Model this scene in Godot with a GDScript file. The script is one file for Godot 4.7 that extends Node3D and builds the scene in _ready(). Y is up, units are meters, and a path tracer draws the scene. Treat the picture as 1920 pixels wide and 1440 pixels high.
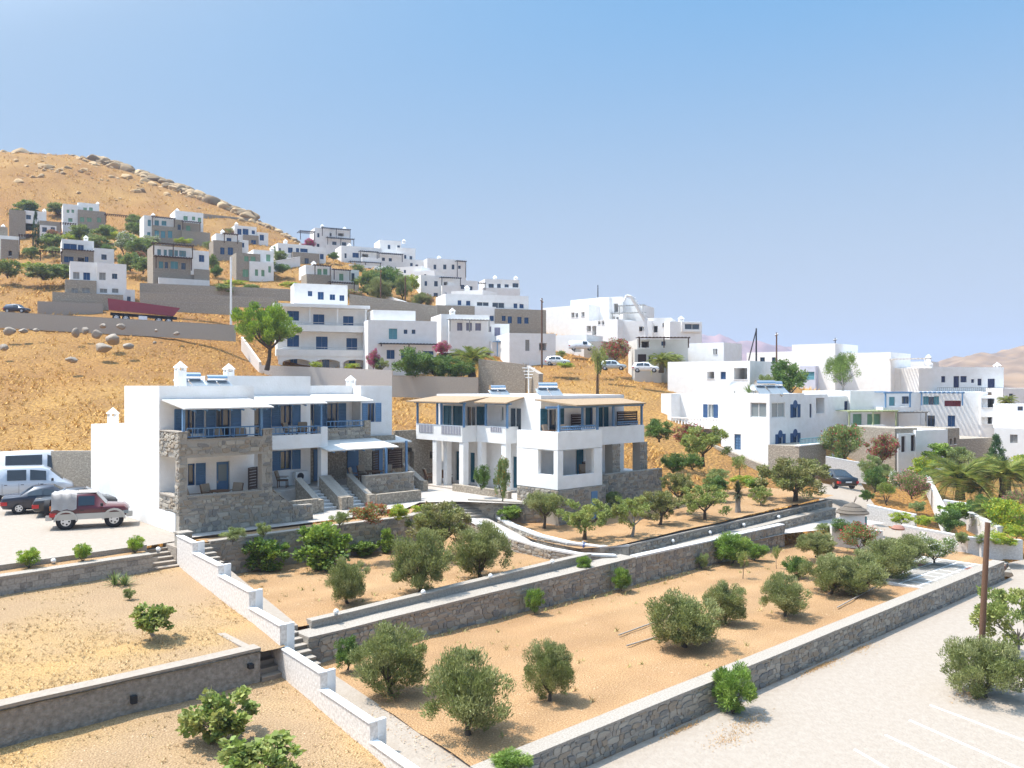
extends Node3D

var count := {}
var M := {}
var protos := {}
var used := {}
var stones := []
var stone_any: Mesh
var slope := PackedFloat32Array()
var rough_noise := FastNoiseLite.new()
var patch_noise := FastNoiseLite.new()

# ------------------------------------------------------------------ nodes
func numbered(called: String) -> String:
	var k: int = count.get(called, 0)
	count[called] = k + 1
	return called if k == 0 else "%s_%03d" % [called, k]

func tag(o: Node, label: String, category: String, group := "") -> void:
	o.set_meta("label", label)
	o.set_meta("category", category)
	o.set_meta("kind", "thing")
	if group != "":
		o.set_meta("group", group)

func thing(called: String, label: String, category: String, at := Vector3.ZERO, turn := 0.0, group := "") -> Node3D:
	var o := Node3D.new()
	o.name = numbered(called)
	add_child(o)
	o.position = at
	o.rotation.y = turn
	tag(o, label, category, group)
	return o

func part(called: String, shape, m: Material, parent: Node) -> MeshInstance3D:
	var o := MeshInstance3D.new()
	o.name = called
	if shape is SurfaceTool:
		shape.set_material(m)
		o.mesh = shape.commit()
	else:
		o.mesh = shape
		if m != null:
			o.material_override = m
	parent.add_child(o, true)
	return o

func structure(called: String, shape, m: Material) -> MeshInstance3D:
	var o := part(numbered(called), shape, m, self)
	o.set_meta("kind", "structure")
	return o

# ------------------------------------------------------------------ shapes
func surf() -> SurfaceTool:
	var st := SurfaceTool.new()
	st.begin(Mesh.PRIMITIVE_TRIANGLES)
	st.set_smooth_group(-1)
	return st

# corners run anticlockwise seen from outside
func quad(st: SurfaceTool, a: Vector3, b: Vector3, c: Vector3, d: Vector3) -> void:
	var n := (c - a).cross(d - b).normalized()
	for v in [a, c, b, a, d, c]:
		st.set_normal(n)
		st.add_vertex(v)

func tri(st: SurfaceTool, a: Vector3, b: Vector3, c: Vector3) -> void:
	var n := (b - a).cross(c - a).normalized()
	for v in [a, c, b]:
		st.set_normal(n)
		st.add_vertex(v)

func hexa(st: SurfaceTool, p: Array) -> void:      # p: four bottom corners anticlockwise from above, then the four above them
	quad(st, p[4], p[5], p[6], p[7])
	quad(st, p[3], p[2], p[1], p[0])
	for i in 4:
		var j := (i + 1) % 4
		quad(st, p[i], p[j], p[j + 4], p[i + 4])

func box(st: SurfaceTool, x0: float, x1: float, y0: float, y1: float, z0: float, z1: float) -> void:
	hexa(st, [Vector3(x0, y0, z1), Vector3(x1, y0, z1), Vector3(x1, y0, z0), Vector3(x0, y0, z0), Vector3(x0, y1, z1), Vector3(x1, y1, z1), Vector3(x1, y1, z0), Vector3(x0, y1, z0)])

func one_box(x0: float, x1: float, y0: float, y1: float, z0: float, z1: float) -> SurfaceTool:
	var st := surf()
	box(st, x0, x1, y0, y1, z0, z1)
	return st

# a wall panel in the plane of axes a (along) and up, with openings pushed back
func panel(st: SurfaceTool, o: Vector3, a: Vector3, n: Vector3, w: float, y0: float, y1: float, holes: Array, deep: float) -> void:
	var xs := [0.0, w]
	var ys := [y0, y1]
	for h in holes:
		for v in [h[0], h[1]]:
			if not xs.has(v): xs.append(v)
		for v in [h[2], h[3]]:
			if not ys.has(v): ys.append(v)
	xs.sort()
	ys.sort()
	for i in xs.size() - 1:
		for j in ys.size() - 1:
			var mx: float = (xs[i] + xs[i + 1]) / 2
			var my: float = (ys[j] + ys[j + 1]) / 2
			var open := false
			for h in holes:
				if mx > h[0] and mx < h[1] and my > h[2] and my < h[3]:
					open = true
			if not open:
				quad(st, o + a * xs[i] + Vector3.UP * ys[j], o + a * xs[i + 1] + Vector3.UP * ys[j], o + a * xs[i + 1] + Vector3.UP * ys[j + 1], o + a * xs[i] + Vector3.UP * ys[j + 1])
	for h in holes:
		var p := [o + a * h[0] + Vector3.UP * h[2], o + a * h[1] + Vector3.UP * h[2], o + a * h[1] + Vector3.UP * h[3], o + a * h[0] + Vector3.UP * h[3]]
		var q := []
		for v in p:
			q.append(v - n * (h[4] if h.size() > 4 else deep))
		quad(st, q[0], q[1], q[2], q[3])
		for i in 4:
			var j := (i + 1) % 4
			quad(st, p[i], q[i], q[j], p[j])

# a closed block whose front (+z) and left (-x) faces carry recessed openings; lip makes a roof parapet
func block(st: SurfaceTool, x0: float, x1: float, y0: float, y1: float, z0: float, z1: float, front := [], left := [], deep := 0.16, lip := 0.3) -> void:
	var f := []
	for h in front:
		f.append([h[0] - x0, h[1] - x0, h[2], h[3]] + h.slice(4))
	var l := []
	for h in left:
		l.append([h[0] - z0, h[1] - z0, h[2], h[3]] + h.slice(4))
	panel(st, Vector3(x0, 0, z1), Vector3.RIGHT, Vector3.BACK, x1 - x0, y0, y1, f, deep)
	panel(st, Vector3(x0, 0, z0), Vector3.BACK, Vector3.LEFT, z1 - z0, y0, y1, l, deep)
	quad(st, Vector3(x1, y0, z1), Vector3(x1, y0, z0), Vector3(x1, y1, z0), Vector3(x1, y1, z1))
	quad(st, Vector3(x1, y0, z0), Vector3(x0, y0, z0), Vector3(x0, y1, z0), Vector3(x1, y1, z0))
	var t := 0.22
	if lip <= 0.0 or x1 - x0 < 1.0 or z1 - z0 < 1.0:
		quad(st, Vector3(x0, y1, z1), Vector3(x1, y1, z1), Vector3(x1, y1, z0), Vector3(x0, y1, z0))
		return
	var ro := [Vector3(x0, y1, z1), Vector3(x1, y1, z1), Vector3(x1, y1, z0), Vector3(x0, y1, z0)]
	var ri := [Vector3(x0 + t, y1, z1 - t), Vector3(x1 - t, y1, z1 - t), Vector3(x1 - t, y1, z0 + t), Vector3(x0 + t, y1, z0 + t)]
	var down := Vector3(0, lip, 0)
	for i in 4:
		var j := (i + 1) % 4
		quad(st, ro[i], ro[j], ri[j], ri[i])
		quad(st, ri[i], ri[j], ri[j] - down, ri[i] - down)
	quad(st, ri[0] - down, ri[1] - down, ri[2] - down, ri[3] - down)

func tube(st: SurfaceTool, pts: Array, radii: Array, sides := 7) -> void:
	var rings := []
	for i in pts.size():
		var dir: Vector3 = (pts[min(i + 1, pts.size() - 1)] - pts[max(i - 1, 0)]).normalized()
		var u := dir.cross(Vector3(0.31, 0.2, 0.93)).normalized()
		var v := dir.cross(u)
		var ring := []
		for k in sides:
			var a := TAU * k / sides
			ring.append([pts[i] + (u * cos(a) + v * sin(a)) * radii[i], u * cos(a) + v * sin(a)])
		rings.append(ring)
	for i in pts.size() - 1:
		for k in sides:
			var m := (k + 1) % sides
			for e in [rings[i][k], rings[i + 1][m], rings[i][m], rings[i][k], rings[i + 1][k], rings[i + 1][m]]:
				st.set_normal(e[1])
				st.add_vertex(e[0])
	for e in [0, pts.size() - 1]:
		for k in range(1, sides - 1):
			if e == 0:
				tri(st, rings[e][0][0], rings[e][k + 1][0], rings[e][k][0])
			else:
				tri(st, rings[e][0][0], rings[e][k][0], rings[e][k + 1][0])

func lathe(st: SurfaceTool, prof: Array, sides := 14, at := Vector3.ZERO) -> void:   # prof: [radius, height] from bottom up
	for i in prof.size() - 1:
		for k in sides:
			var a := TAU * k / sides
			var b := TAU * (k + 1) / sides
			var p := func(e, t): return at + Vector3(cos(t) * e[0], e[1], -sin(t) * e[0])
			var sl: float = prof[i][0] - prof[i + 1][0]
			var up: float = prof[i + 1][1] - prof[i][1]
			var n0 := Vector3(cos(a) * up, sl, -sin(a) * up).normalized()
			var n1 := Vector3(cos(b) * up, sl, -sin(b) * up).normalized()
			var q := [[p.call(prof[i], a), n0], [p.call(prof[i], b), n1], [p.call(prof[i + 1], b), n1], [p.call(prof[i + 1], a), n0]]
			for e in [q[0], q[2], q[1], q[0], q[3], q[2]]:
				st.set_normal(e[1])
				st.add_vertex(e[0])

func ball(st: SurfaceTool, at: Vector3, r: float) -> void:
	var prof := []
	for i in 9:
		var a := -PI / 2 + PI * i / 8
		prof.append([max(0.001, cos(a) * r), sin(a) * r])
	lathe(st, prof, 12, at)

# a wall along the ground from a to b (x, z), thickness to its left, tops and bottoms at both ends
func prism(st: SurfaceTool, a: Vector2, b: Vector2, th: float, b0: float, b1: float, t0: float, t1: float) -> void:
	var dir := (b - a).normalized()
	var n := Vector2(dir.y, -dir.x) * th
	var p := [a, b, b + n, a + n]
	var lo := [b0, b1, b1, b0]
	var hi := [t0, t1, t1, t0]
	var c := []
	for i in 4:
		c.append(Vector3(p[i].x, lo[i], p[i].y))
	for i in 4:
		c.append(Vector3(p[i].x, hi[i], p[i].y))
	hexa(st, c)

# ------------------------------------------------------------------ materials
func lin(r: float, g: float, b: float) -> Color:
	return Color(r, g, b).linear_to_srgb()

func noise_tex(seed_: int, freq: float, lo: Color, hi: Color, oct := 4, size := 512, kind := FastNoiseLite.TYPE_SIMPLEX_SMOOTH) -> NoiseTexture2D:
	var n := FastNoiseLite.new()
	n.seed = seed_
	n.noise_type = kind
	n.frequency = freq
	n.fractal_octaves = oct
	var t := NoiseTexture2D.new()
	t.width = size
	t.height = size
	t.seamless = true
	t.noise = n
	var r := Gradient.new()
	r.set_color(0, lo)
	r.set_color(1, hi)
	t.color_ramp = r
	return t

func bump_tex(seed_: int, freq: float, strength: float, size := 512) -> NoiseTexture2D:
	var n := FastNoiseLite.new()
	n.seed = seed_
	n.frequency = freq
	n.fractal_octaves = 5
	var t := NoiseTexture2D.new()
	t.width = size
	t.height = size
	t.seamless = true
	t.as_normal_map = true
	t.bump_strength = strength
	t.noise = n
	return t

func mat(called: String, c: Color, rough := 0.85, tex: Texture2D = null, nrm: Texture2D = null, scale_ := 1.0, nstr := 0.5, vcol := false, metal := 0.0) -> StandardMaterial3D:
	var m := StandardMaterial3D.new()
	m.albedo_color = c
	m.roughness = rough
	m.metallic = metal
	m.vertex_color_use_as_albedo = vcol
	if tex != null or nrm != null:
		m.uv1_triplanar = true
		m.uv1_world_triplanar = true
		m.uv1_scale = Vector3.ONE * scale_
	if tex != null:
		m.albedo_texture = tex
	if nrm != null:
		m.normal_enabled = true
		m.normal_texture = nrm
		m.normal_scale = nstr
	M[called] = m
	return m

func make_materials() -> void:
	var g0 := Color(0.86, 0.86, 0.86)
	var w1 := Color(1, 1, 1)
	var stain := noise_tex(3, 0.015, Color(0.95, 0.945, 0.935), w1, 7)
	var grain := noise_tex(4, 0.08, Color(0.72, 0.71, 0.7), w1, 4)
	var speck := noise_tex(5, 0.16, Color(0.5, 0.48, 0.46), w1, 3)
	var coarse := noise_tex(6, 0.05, Color(0.8, 0.785, 0.77), w1, 6)
	var bump := bump_tex(7, 0.12, 4.0)
	var bump2 := bump_tex(8, 0.07, 6.0)
	mat("white", lin(0.87, 0.86, 0.845), 0.9, stain, bump, 0.13, 0.12)
	mat("white_old", lin(0.82, 0.775, 0.73), 0.92, coarse, bump, 0.3, 0.3)
	mat("cream", lin(0.62, 0.6, 0.55), 0.92, stain, bump, 0.15, 0.3)
	mat("lavender", lin(0.6, 0.62, 0.72), 0.9, stain, bump, 0.15, 0.3)
	mat("stone", lin(0.58, 0.52, 0.44), 0.95, noise_tex(11, 0.045, Color(0.62, 0.61, 0.6), Color(1, 0.98, 0.94), 3, 512, FastNoiseLite.TYPE_CELLULAR), bump2, 0.3, 0.8)
	mat("mortar", lin(0.54, 0.49, 0.42), 0.95, grain, bump, 0.6, 0.7)
	mat("greywall", lin(0.48, 0.44, 0.385), 0.95, coarse, bump, 0.35, 0.6)
	mat("plaster_wall", lin(0.38, 0.345, 0.3), 0.95, noise_tex(14, 0.03, Color(0.72, 0.71, 0.7), w1, 7), bump2, 0.3, 0.8)
	mat("coping", lin(0.43, 0.385, 0.33), 0.93, coarse, bump, 0.5, 0.7)
	mat("concrete", lin(0.35, 0.298, 0.245), 0.93, noise_tex(9, 0.05, Color(0.93, 0.92, 0.91), w1, 6), bump, 0.12, 0.3)
	mat("paving", lin(0.48, 0.44, 0.4), 0.9, noise_tex(9, 0.02, Color(0.88, 0.87, 0.86), w1, 6), bump, 0.2, 0.4)
	mat("tile_red", lin(0.45, 0.22, 0.16), 0.9, grain, bump, 0.6, 0.4)
	mat("tile_grey", lin(0.4, 0.37, 0.33), 0.9, grain, bump, 0.6, 0.4)
	mat("paint", lin(0.8, 0.8, 0.79), 0.8, grain, null, 0.5)
	mat("soil", lin(1, 1, 1), 0.97, noise_tex(21, 0.12, Color(0.66, 0.61, 0.56), w1, 4, 1024), bump_tex(22, 0.1, 8.0, 1024), 0.11, 0.6, true)
	mat("hill", lin(1, 1, 1), 0.97, noise_tex(23, 0.05, Color(0.5, 0.45, 0.4), w1, 6, 1024), bump_tex(24, 0.05, 14.0, 1024), 0.05, 1.0, true)
	mat("blue", lin(0.17, 0.34, 0.58), 0.6, grain, null, 0.8)
	mat("shutter_blue", lin(0.11, 0.24, 0.44), 0.6, grain, null, 0.8)
	mat("deep_blue", lin(0.02, 0.1, 0.27), 0.55, grain, null, 0.8)
	mat("teal", lin(0.025, 0.15, 0.22), 0.55, grain, null, 0.8)
	mat("turquoise", lin(0.15, 0.42, 0.5), 0.6, grain, null, 0.8)
	mat("navy", lin(0.012, 0.022, 0.08), 0.5)
	mat("green", lin(0.26, 0.52, 0.33), 0.6, grain, null, 0.8)
	mat("lime", lin(0.5, 0.55, 0.3), 0.7, grain, null, 0.8)
	mat("grey", lin(0.42, 0.42, 0.4), 0.75, grain, null, 0.8)
	mat("lilac", lin(0.3, 0.3, 0.42), 0.7, grain, null, 0.8)
	mat("red", lin(0.16, 0.02, 0.025), 0.7)
	mat("frame", lin(0.7, 0.7, 0.68), 0.5)
	mat("dark", lin(0.03, 0.028, 0.035), 0.7)
	mat("brown", lin(0.1, 0.055, 0.032), 0.8, grain, bump, 0.7, 0.5)
	mat("wood", lin(0.2, 0.095, 0.04), 0.7, grain, null, 0.9)
	mat("wood_dark", lin(0.05, 0.022, 0.014), 0.7, grain, null, 0.9)
	mat("pole", lin(0.26, 0.135, 0.075), 0.85, speck, bump, 0.9, 0.9)
	mat("cushion", lin(0.5, 0.4, 0.3), 0.95, grain, null, 1.5)
	mat("awning", lin(0.66, 0.635, 0.6), 0.9, stain, null, 0.3)
	mat("cane", lin(0.58, 0.42, 0.27), 0.95, noise_tex(31, 0.12, Color(0.6, 0.58, 0.55), w1, 3), bump, 0.7, 0.9)
	mat("thatch", lin(0.26, 0.22, 0.175), 0.98, speck, bump2, 0.8, 1.4)
	var glass := mat("glass", lin(0.025, 0.04, 0.055), 0.08)
	glass.metallic_specular = 0.7
	mat("glass_pale", lin(0.22, 0.26, 0.27), 0.1)
	mat("metal", lin(0.75, 0.75, 0.76), 0.25, null, null, 1, 0.5, false, 1.0)
	mat("collector", lin(0.2, 0.235, 0.265), 0.3)
	mat("bark", lin(0.17, 0.135, 0.1), 0.95, speck, bump2, 1.2, 1.2)
	mat("bark_pale", lin(0.5, 0.47, 0.43), 0.95, speck, bump2, 1.2, 1.0)
	mat("rock", lin(0.42, 0.36, 0.29), 0.95, coarse, bump2, 0.35, 1.3)
	mat("rock_dark", lin(0.24, 0.2, 0.165), 0.95, coarse, bump2, 0.35, 1.3)
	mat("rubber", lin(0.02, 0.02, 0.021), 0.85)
	mat("rim", lin(0.62, 0.63, 0.64), 0.3, null, null, 1, 0.5, false, 0.8)
	mat("plastic_white", lin(0.8, 0.8, 0.79), 0.4)
	mat("lamp_red", lin(0.5, 0.02, 0.02), 0.3)
	mat("lamp_orange", lin(0.7, 0.2, 0.03), 0.3)
	mat("sign_blue", lin(0.05, 0.1, 0.35), 0.6)
	mat("canvas", lin(0.52, 0.49, 0.47), 0.95, grain, bump2, 0.9, 0.6)
	mat("pool", lin(0.03, 0.3, 0.6), 0.2)
	var leaf := mat("leaf", Color.WHITE, 0.62, null, null, 1, 0.5, true)
	leaf.backlight_enabled = true
	leaf.backlight = Color(0.85, 0.85, 0.8)
	mat("grass", Color.WHITE, 0.95, null, null, 1, 0.5, true)
	mat("pebbles", Color.WHITE, 0.95, null, null, 1, 0.5, true)
	var tones := [[0.44, 0.4, 0.34], [0.52, 0.46, 0.38], [0.34, 0.32, 0.29], [0.6, 0.54, 0.45], [0.47, 0.385, 0.29]]
	for i in tones.size():
		mat("stone_%d" % i, lin(tones[i][0], tones[i][1], tones[i][2]), 0.95, grain, bump, 1.1, 1.0)
	M["stone_any"] = mat("stone_vc", Color.WHITE, 0.95, grain, bump, 1.1, 1.0, true)

func car_paint(r: float, g: float, b: float, metal := 0.0) -> StandardMaterial3D:
	var m := StandardMaterial3D.new()
	m.albedo_color = lin(r, g, b)
	m.roughness = 0.35
	m.metallic = metal
	m.clearcoat_enabled = true
	m.clearcoat = 0.7
	m.clearcoat_roughness = 0.08
	return m

# ------------------------------------------------------------------ masonry
func make_stones() -> void:
	var r := RandomNumberGenerator.new()
	r.seed = 77
	for v in 7:
		var front := []
		var mid := []
		var n := 7 if v % 2 == 0 else 6
		for k in n:
			var a := TAU * (k + 0.5) / n + r.randf_range(-0.2, 0.2)
			var e: float = 0.5 / max(abs(cos(a)), abs(sin(a)))
			e *= r.randf_range(0.86, 1.08)
			mid.append(Vector3(clamp(cos(a) * e, -0.49, 0.49), clamp(sin(a) * e, -0.48, 0.48), 0.55))
			front.append(Vector3(mid[k].x * 0.93, mid[k].y * 0.9, r.randf_range(0.8, 1.1)))
		var shape := func(colour):
			var st := surf()
			if colour != null:
				st.set_color(colour)
			for k in n:
				var m: int = (k + 1) % n
				tri(st, Vector3(0, 0, 1.05), front[k], front[m])
				quad(st, front[k], mid[k], mid[m], front[m])
				quad(st, mid[k], Vector3(mid[k].x, mid[k].y, -0.1), Vector3(mid[m].x, mid[m].y, -0.1), mid[m])
			return st
		var row := []
		for tone in 5:
			var st: SurfaceTool = shape.call(null)
			st.set_material(M["stone_%d" % tone])
			row.append(st.commit())
		stones.append(row)
		if v == 2:
			var st2: SurfaceTool = shape.call(Color.WHITE)
			st2.set_material(M["stone_vc"])
			stone_any = st2.commit()

# stones laid on a wall face: o is its foot at the start, along a unit vector, n outward
func masonry(parent: Node, o: Vector3, along: Vector3, n: Vector3, length: float, b0: float, b1: float, t0: float, t1: float, seed_: int, most := 150, size := 0.3, holes := []) -> void:
	var r := RandomNumberGenerator.new()
	r.seed = seed_
	var lo: float = min(b0, b1)
	var hi: float = max(t0, t1)
	var y := lo + 0.01
	var made := 0
	var rest := []
	while y < hi:
		var h := size * r.randf_range(0.4, 0.8)
		var x := r.randf_range(-0.15, 0.0)
		while x < length:
			var w := size * (0.5 + 1.5 * pow(r.randf(), 1.6))
			var xc := x + w / 2
			var f: float = clamp(xc / length, 0.0, 1.0)
			var jig := r.randf_range(-0.25, 0.25) * h
			var yb: float = max(y + jig, lerp(b0, b1, f))
			var yt: float = min(y + h * r.randf_range(0.8, 1.35) + jig, lerp(t0, t1, f))
			var xa: float = max(x, 0.0)
			var xb: float = min(x + w, length)
			x += w + 0.012
			if yt - yb < 0.05 or xb - xa < 0.06:
				continue
			var inside := false
			for q in holes:
				if xb > q[0] and xa < q[1] and yt > q[2] and yb < q[3]:
					inside = true
			if inside:
				continue
			var deep := r.randf_range(0.025, 0.055)
			var bs := Basis(along, Vector3.UP, n) * Basis(Vector3.BACK, r.randf_range(-0.14, 0.14)) * Basis.from_scale(Vector3(xb - xa, (yt - yb) * 1.0, deep))
			var tr := Transform3D(bs, o + along * (xa + xb) / 2 + Vector3.UP * ((yb + yt) / 2 - o.y) + n * 0.002)
			var pick := r.randi_range(0, 6)
			var tone := r.randi_range(0, 4)
			if made < most:
				var s := MeshInstance3D.new()
				s.name = "stone"
				s.mesh = stones[pick][tone]
				s.transform = tr
				parent.add_child(s, true)
				made += 1
			else:
				rest.append([tr, tone])
		y += h + 0.012
	if rest.size() > 0:
		var mm := MultiMesh.new()
		mm.transform_format = MultiMesh.TRANSFORM_3D
		mm.use_colors = true
		mm.mesh = stone_any
		mm.instance_count = rest.size()
		var cols := [Color(0.44, 0.4, 0.34), Color(0.52, 0.46, 0.38), Color(0.34, 0.32, 0.29), Color(0.6, 0.54, 0.45), Color(0.47, 0.385, 0.29)]
		for i in rest.size():
			mm.set_instance_transform(i, rest[i][0])
			mm.set_instance_color(i, cols[rest[i][1]])
		var mi := MultiMeshInstance3D.new()
		mi.name = "stonework"
		mi.multimesh = mm
		mi.set_meta("kind", "stuff")
		parent.add_child(mi, true)

# ------------------------------------------------------------------ ground
func hill_height(x: float, z: float) -> float:
	var h: float = slope[0] + slope[1] * x / 100.0 + slope[2] * z / 100.0
	var i := 3
	var s := 0.0
	while i < slope.size():
		var dx := x - slope[i]
		var dz := z - slope[i + 1]
		var r2 := dx * dx + dz * dz
		s += slope[i + 2] * r2 * log(r2 + 1.0)
		i += 3
	return h + s * 0.5 / 10000.0

func patch(called: String, poly: Array, height: Callable, cell: float, tint: Callable, m: Material, amp := 0.03) -> MeshInstance3D:
	var pp := PackedVector2Array(poly)
	var lo: Vector2 = pp[0]
	var hi: Vector2 = pp[0]
	for p in pp:
		lo = lo.min(p)
		hi = hi.max(p)
	var st := SurfaceTool.new()
	st.begin(Mesh.PRIMITIVE_TRIANGLES)
	st.set_smooth_group(0)
	var put := func(p: Vector2):
		st.set_color(tint.call(p.x, p.y))
		st.add_vertex(Vector3(p.x, height.call(p.x, p.y) + rough_noise.get_noise_2d(p.x, p.y) * amp, p.y))
	var nx := int(ceil((hi.x - lo.x) / cell))
	var nz := int(ceil((hi.y - lo.y) / cell))
	for i in nx:
		for j in nz:
			var a := lo + Vector2(i, j) * cell
			var c := [a, a + Vector2(cell, 0), a + Vector2(cell, cell), a + Vector2(0, cell)]
			var full := true
			for p in c:
				if not Geometry2D.is_point_in_polygon(p, pp):
					full = false
			if full:
				for k in [0, 1, 2, 0, 2, 3]:
					put.call(c[k])
			else:
				for q in Geometry2D.intersect_polygons(PackedVector2Array(c), pp):
					var t := Geometry2D.triangulate_polygon(q)
					for k in range(0, t.size(), 3):
						var e := [q[t[k]], q[t[k + 1]], q[t[k + 2]]]
						if (e[1] - e[0]).cross(e[2] - e[0]) < 0:
							e = [e[0], e[2], e[1]]
						for p in e:
							put.call(p)
	st.index()
	st.generate_normals()
	return structure(called, st, m)

func soil_tint(x: float, z: float) -> Color:
	var a := patch_noise.get_noise_2d(x * 2.0, z * 2.0) * 0.5 + 0.5
	var b := patch_noise.get_noise_2d(x * 9.0 + 40.0, z * 9.0) * 0.5 + 0.5
	return Color(0.55, 0.34, 0.165).lerp(Color(0.63, 0.43, 0.235), a).lerp(Color(0.41, 0.24, 0.105), b * 0.7) * (1.0 + 0.22 * patch_noise.get_noise_2d(x * 1.3 + 7.0, z * 13.0))

func straw_tint(x: float, z: float) -> Color:
	var a: float = clamp(patch_noise.get_noise_2d(x * 2.5 + 100.0, z * 2.5) * 1.2 + 0.5, 0.0, 1.0)
	var b := patch_noise.get_noise_2d(x * 10.0 + 40.0, z * 10.0) * 0.5 + 0.5
	return Color(0.52, 0.37, 0.215).lerp(Color(0.68, 0.45, 0.165), a * a).lerp(Color(0.4, 0.28, 0.165), b * 0.7)

func hill_tint(x: float, z: float) -> Color:
	var a: float = clamp(patch_noise.get_noise_2d(x * 0.5, z * 0.5) * 1.3 + 0.5, 0.0, 1.0)
	var b: float = clamp(patch_noise.get_noise_2d(x * 2.6 + 300.0, z * 2.6) * 1.3 + 0.45, 0.0, 1.0)
	return Color(0.56, 0.29, 0.06).lerp(Color(0.64, 0.38, 0.1), a).lerp(Color(0.39, 0.2, 0.05), b * 0.6)

func scatter(called: String, mesh: Mesh, m: Material, spots: Array, label: String, category: String) -> void:
	var mm := MultiMesh.new()
	mm.transform_format = MultiMesh.TRANSFORM_3D
	mm.use_colors = true
	mm.mesh = mesh
	mm.instance_count = spots.size()
	for i in spots.size():
		mm.set_instance_transform(i, spots[i][0])
		mm.set_instance_color(i, spots[i][1])
	var o := MultiMeshInstance3D.new()
	o.name = numbered(called)
	o.multimesh = mm
	o.material_override = m
	add_child(o)
	tag(o, label, category)
	o.set_meta("kind", "stuff")

# ------------------------------------------------------------------ plants
# leaves spread through clumps; everything in units of the plant's height and width
func foliage(seed_: int, o: Dictionary) -> ArrayMesh:
	var r := RandomNumberGenerator.new()
	r.seed = seed_
	var cy: float = o.get("cy", 0.55)
	var ry: float = o.get("ry", 0.45)
	var rx: float = o.get("rx", 0.48)
	var kind: String = o.get("kind", "ball")
	var clumps := []
	var nc: int = o.get("clumps", 40)
	var lobes := []
	for i in int(o.get("lobes", 0)):
		var a := TAU * i / float(o["lobes"]) + r.randf_range(-0.5, 0.5)
		var q := r.randf_range(0.25, 0.45)
		lobes.append([Vector3(cos(a) * rx * q, cy + ry * r.randf_range(-0.4, 0.4), sin(a) * rx * q), r.randf_range(0.52, 0.68)])
	for i in nc:
		var d := Vector3(r.randfn(), r.randfn(), r.randfn()).normalized()
		var q := pow(r.randf(), 0.45) * 0.86
		var c := Vector3(d.x * rx * q, cy + d.y * ry * q, d.z * rx * q)
		if lobes.size() > 0 and i % 2 == 0:
			var lb: Array = lobes[i % lobes.size()]
			var k: float = pow(r.randf(), 0.4) * lb[1]
			c = lb[0] + Vector3(d.x * rx * k, d.y * ry * k, d.z * rx * k)
		if kind == "cone":
			var t := r.randf()
			var w := (1.0 - t) * rx * 0.9
			var a := r.randf() * TAU
			c = Vector3(cos(a) * w * sqrt(r.randf()), cy - ry + t * 2.0 * ry * 0.93, sin(a) * w * sqrt(r.randf()))
		elif kind == "column":
			var t2 := r.randf()
			var w2: float = rx * sin(PI * clamp(t2 * 0.85 + 0.12, 0.0, 1.0))
			var a2 := r.randf() * TAU
			c = Vector3(cos(a2) * w2 * 0.7, cy - ry + t2 * 2.0 * ry, sin(a2) * w2 * 0.7)
		elif kind == "flat":
			c = Vector3(d.x * rx * q, cy + abs(d.y) * ry * q - ry * 0.3 + (1.0 - q) * ry * 0.5, d.z * rx * q)
		clumps.append([c, r.randf_range(0.6, 1.25) * o.get("cr", 0.16), r.randf()])
	var n: int = o.get("leaves", 8000)
	var ll: float = o.get("len", 0.045)
	var lw: float = o.get("wid", 0.015)
	var up: float = o.get("up", 0.6)
	var cols: Array = o.get("cols", [Color(0.1, 0.12, 0.05)])
	var fl: float = o.get("flowers", 0.0)
	var fc: Color = o.get("fcol", Color(0.6, 0.1, 0.2))
	var v := PackedVector3Array()
	var nn := PackedVector3Array()
	var cc := PackedColorArray()
	var ix := PackedInt32Array()
	v.resize(n * 4)
	nn.resize(n * 4)
	cc.resize(n * 4)
	ix.resize(n * 6)
	for i in n:
		var c: Array = clumps[r.randi() % nc]
		var off := Vector3(r.randfn(), r.randfn(), r.randfn())
		off = off.normalized() * pow(r.randf(), 0.4) * c[1]
		if kind == "flat":
			off.y *= 0.45
		var p: Vector3 = c[0] + off
		if p.y < 0.02:
			p.y = r.randf_range(0.02, 0.06)
		var out: Vector3 = (p - Vector3(0, cy - ry * 0.4, 0)).normalized()
		var dir: Vector3 = (out * 0.7 + Vector3.UP * up + Vector3(r.randfn(), r.randfn(), r.randfn()) * 0.55).normalized()
		var side := dir.cross(Vector3(r.randfn(), r.randfn(), r.randfn())).normalized()
		var nrm := side.cross(dir).normalized()
		var s := r.randf_range(0.65, 1.3)
		var col: Color = cols[r.randi() % cols.size()].lerp(cols[int(c[2] * 0.999 * cols.size())], 0.5) * r.randf_range(1.2, 1.9)
		var l := ll * s
		var w := lw * s
		if fl > 0.0 and r.randf() < fl and off.length() > c[1] * 0.5:
			col = fc * r.randf_range(0.8, 1.15)
			l = ll * 0.8
			w = ll * 0.55
			p += out * ll * 0.5
		var b := i * 4
		v[b] = p
		v[b + 1] = p + dir * l * 0.5 + side * w * 0.5
		v[b + 2] = p + dir * l + nrm * l * 0.08
		v[b + 3] = p + dir * l * 0.5 - side * w * 0.5
		for k in 4:
			nn[b + k] = -nrm
			cc[b + k] = Color(col.r, col.g, col.b)
		var e := i * 6
		ix[e] = b
		ix[e + 1] = b + 1
		ix[e + 2] = b + 2
		ix[e + 3] = b
		ix[e + 4] = b + 2
		ix[e + 5] = b + 3
	var arr := []
	arr.resize(Mesh.ARRAY_MAX)
	arr[Mesh.ARRAY_VERTEX] = v
	arr[Mesh.ARRAY_NORMAL] = nn
	arr[Mesh.ARRAY_COLOR] = cc
	arr[Mesh.ARRAY_INDEX] = ix
	var mesh := ArrayMesh.new()
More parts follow.
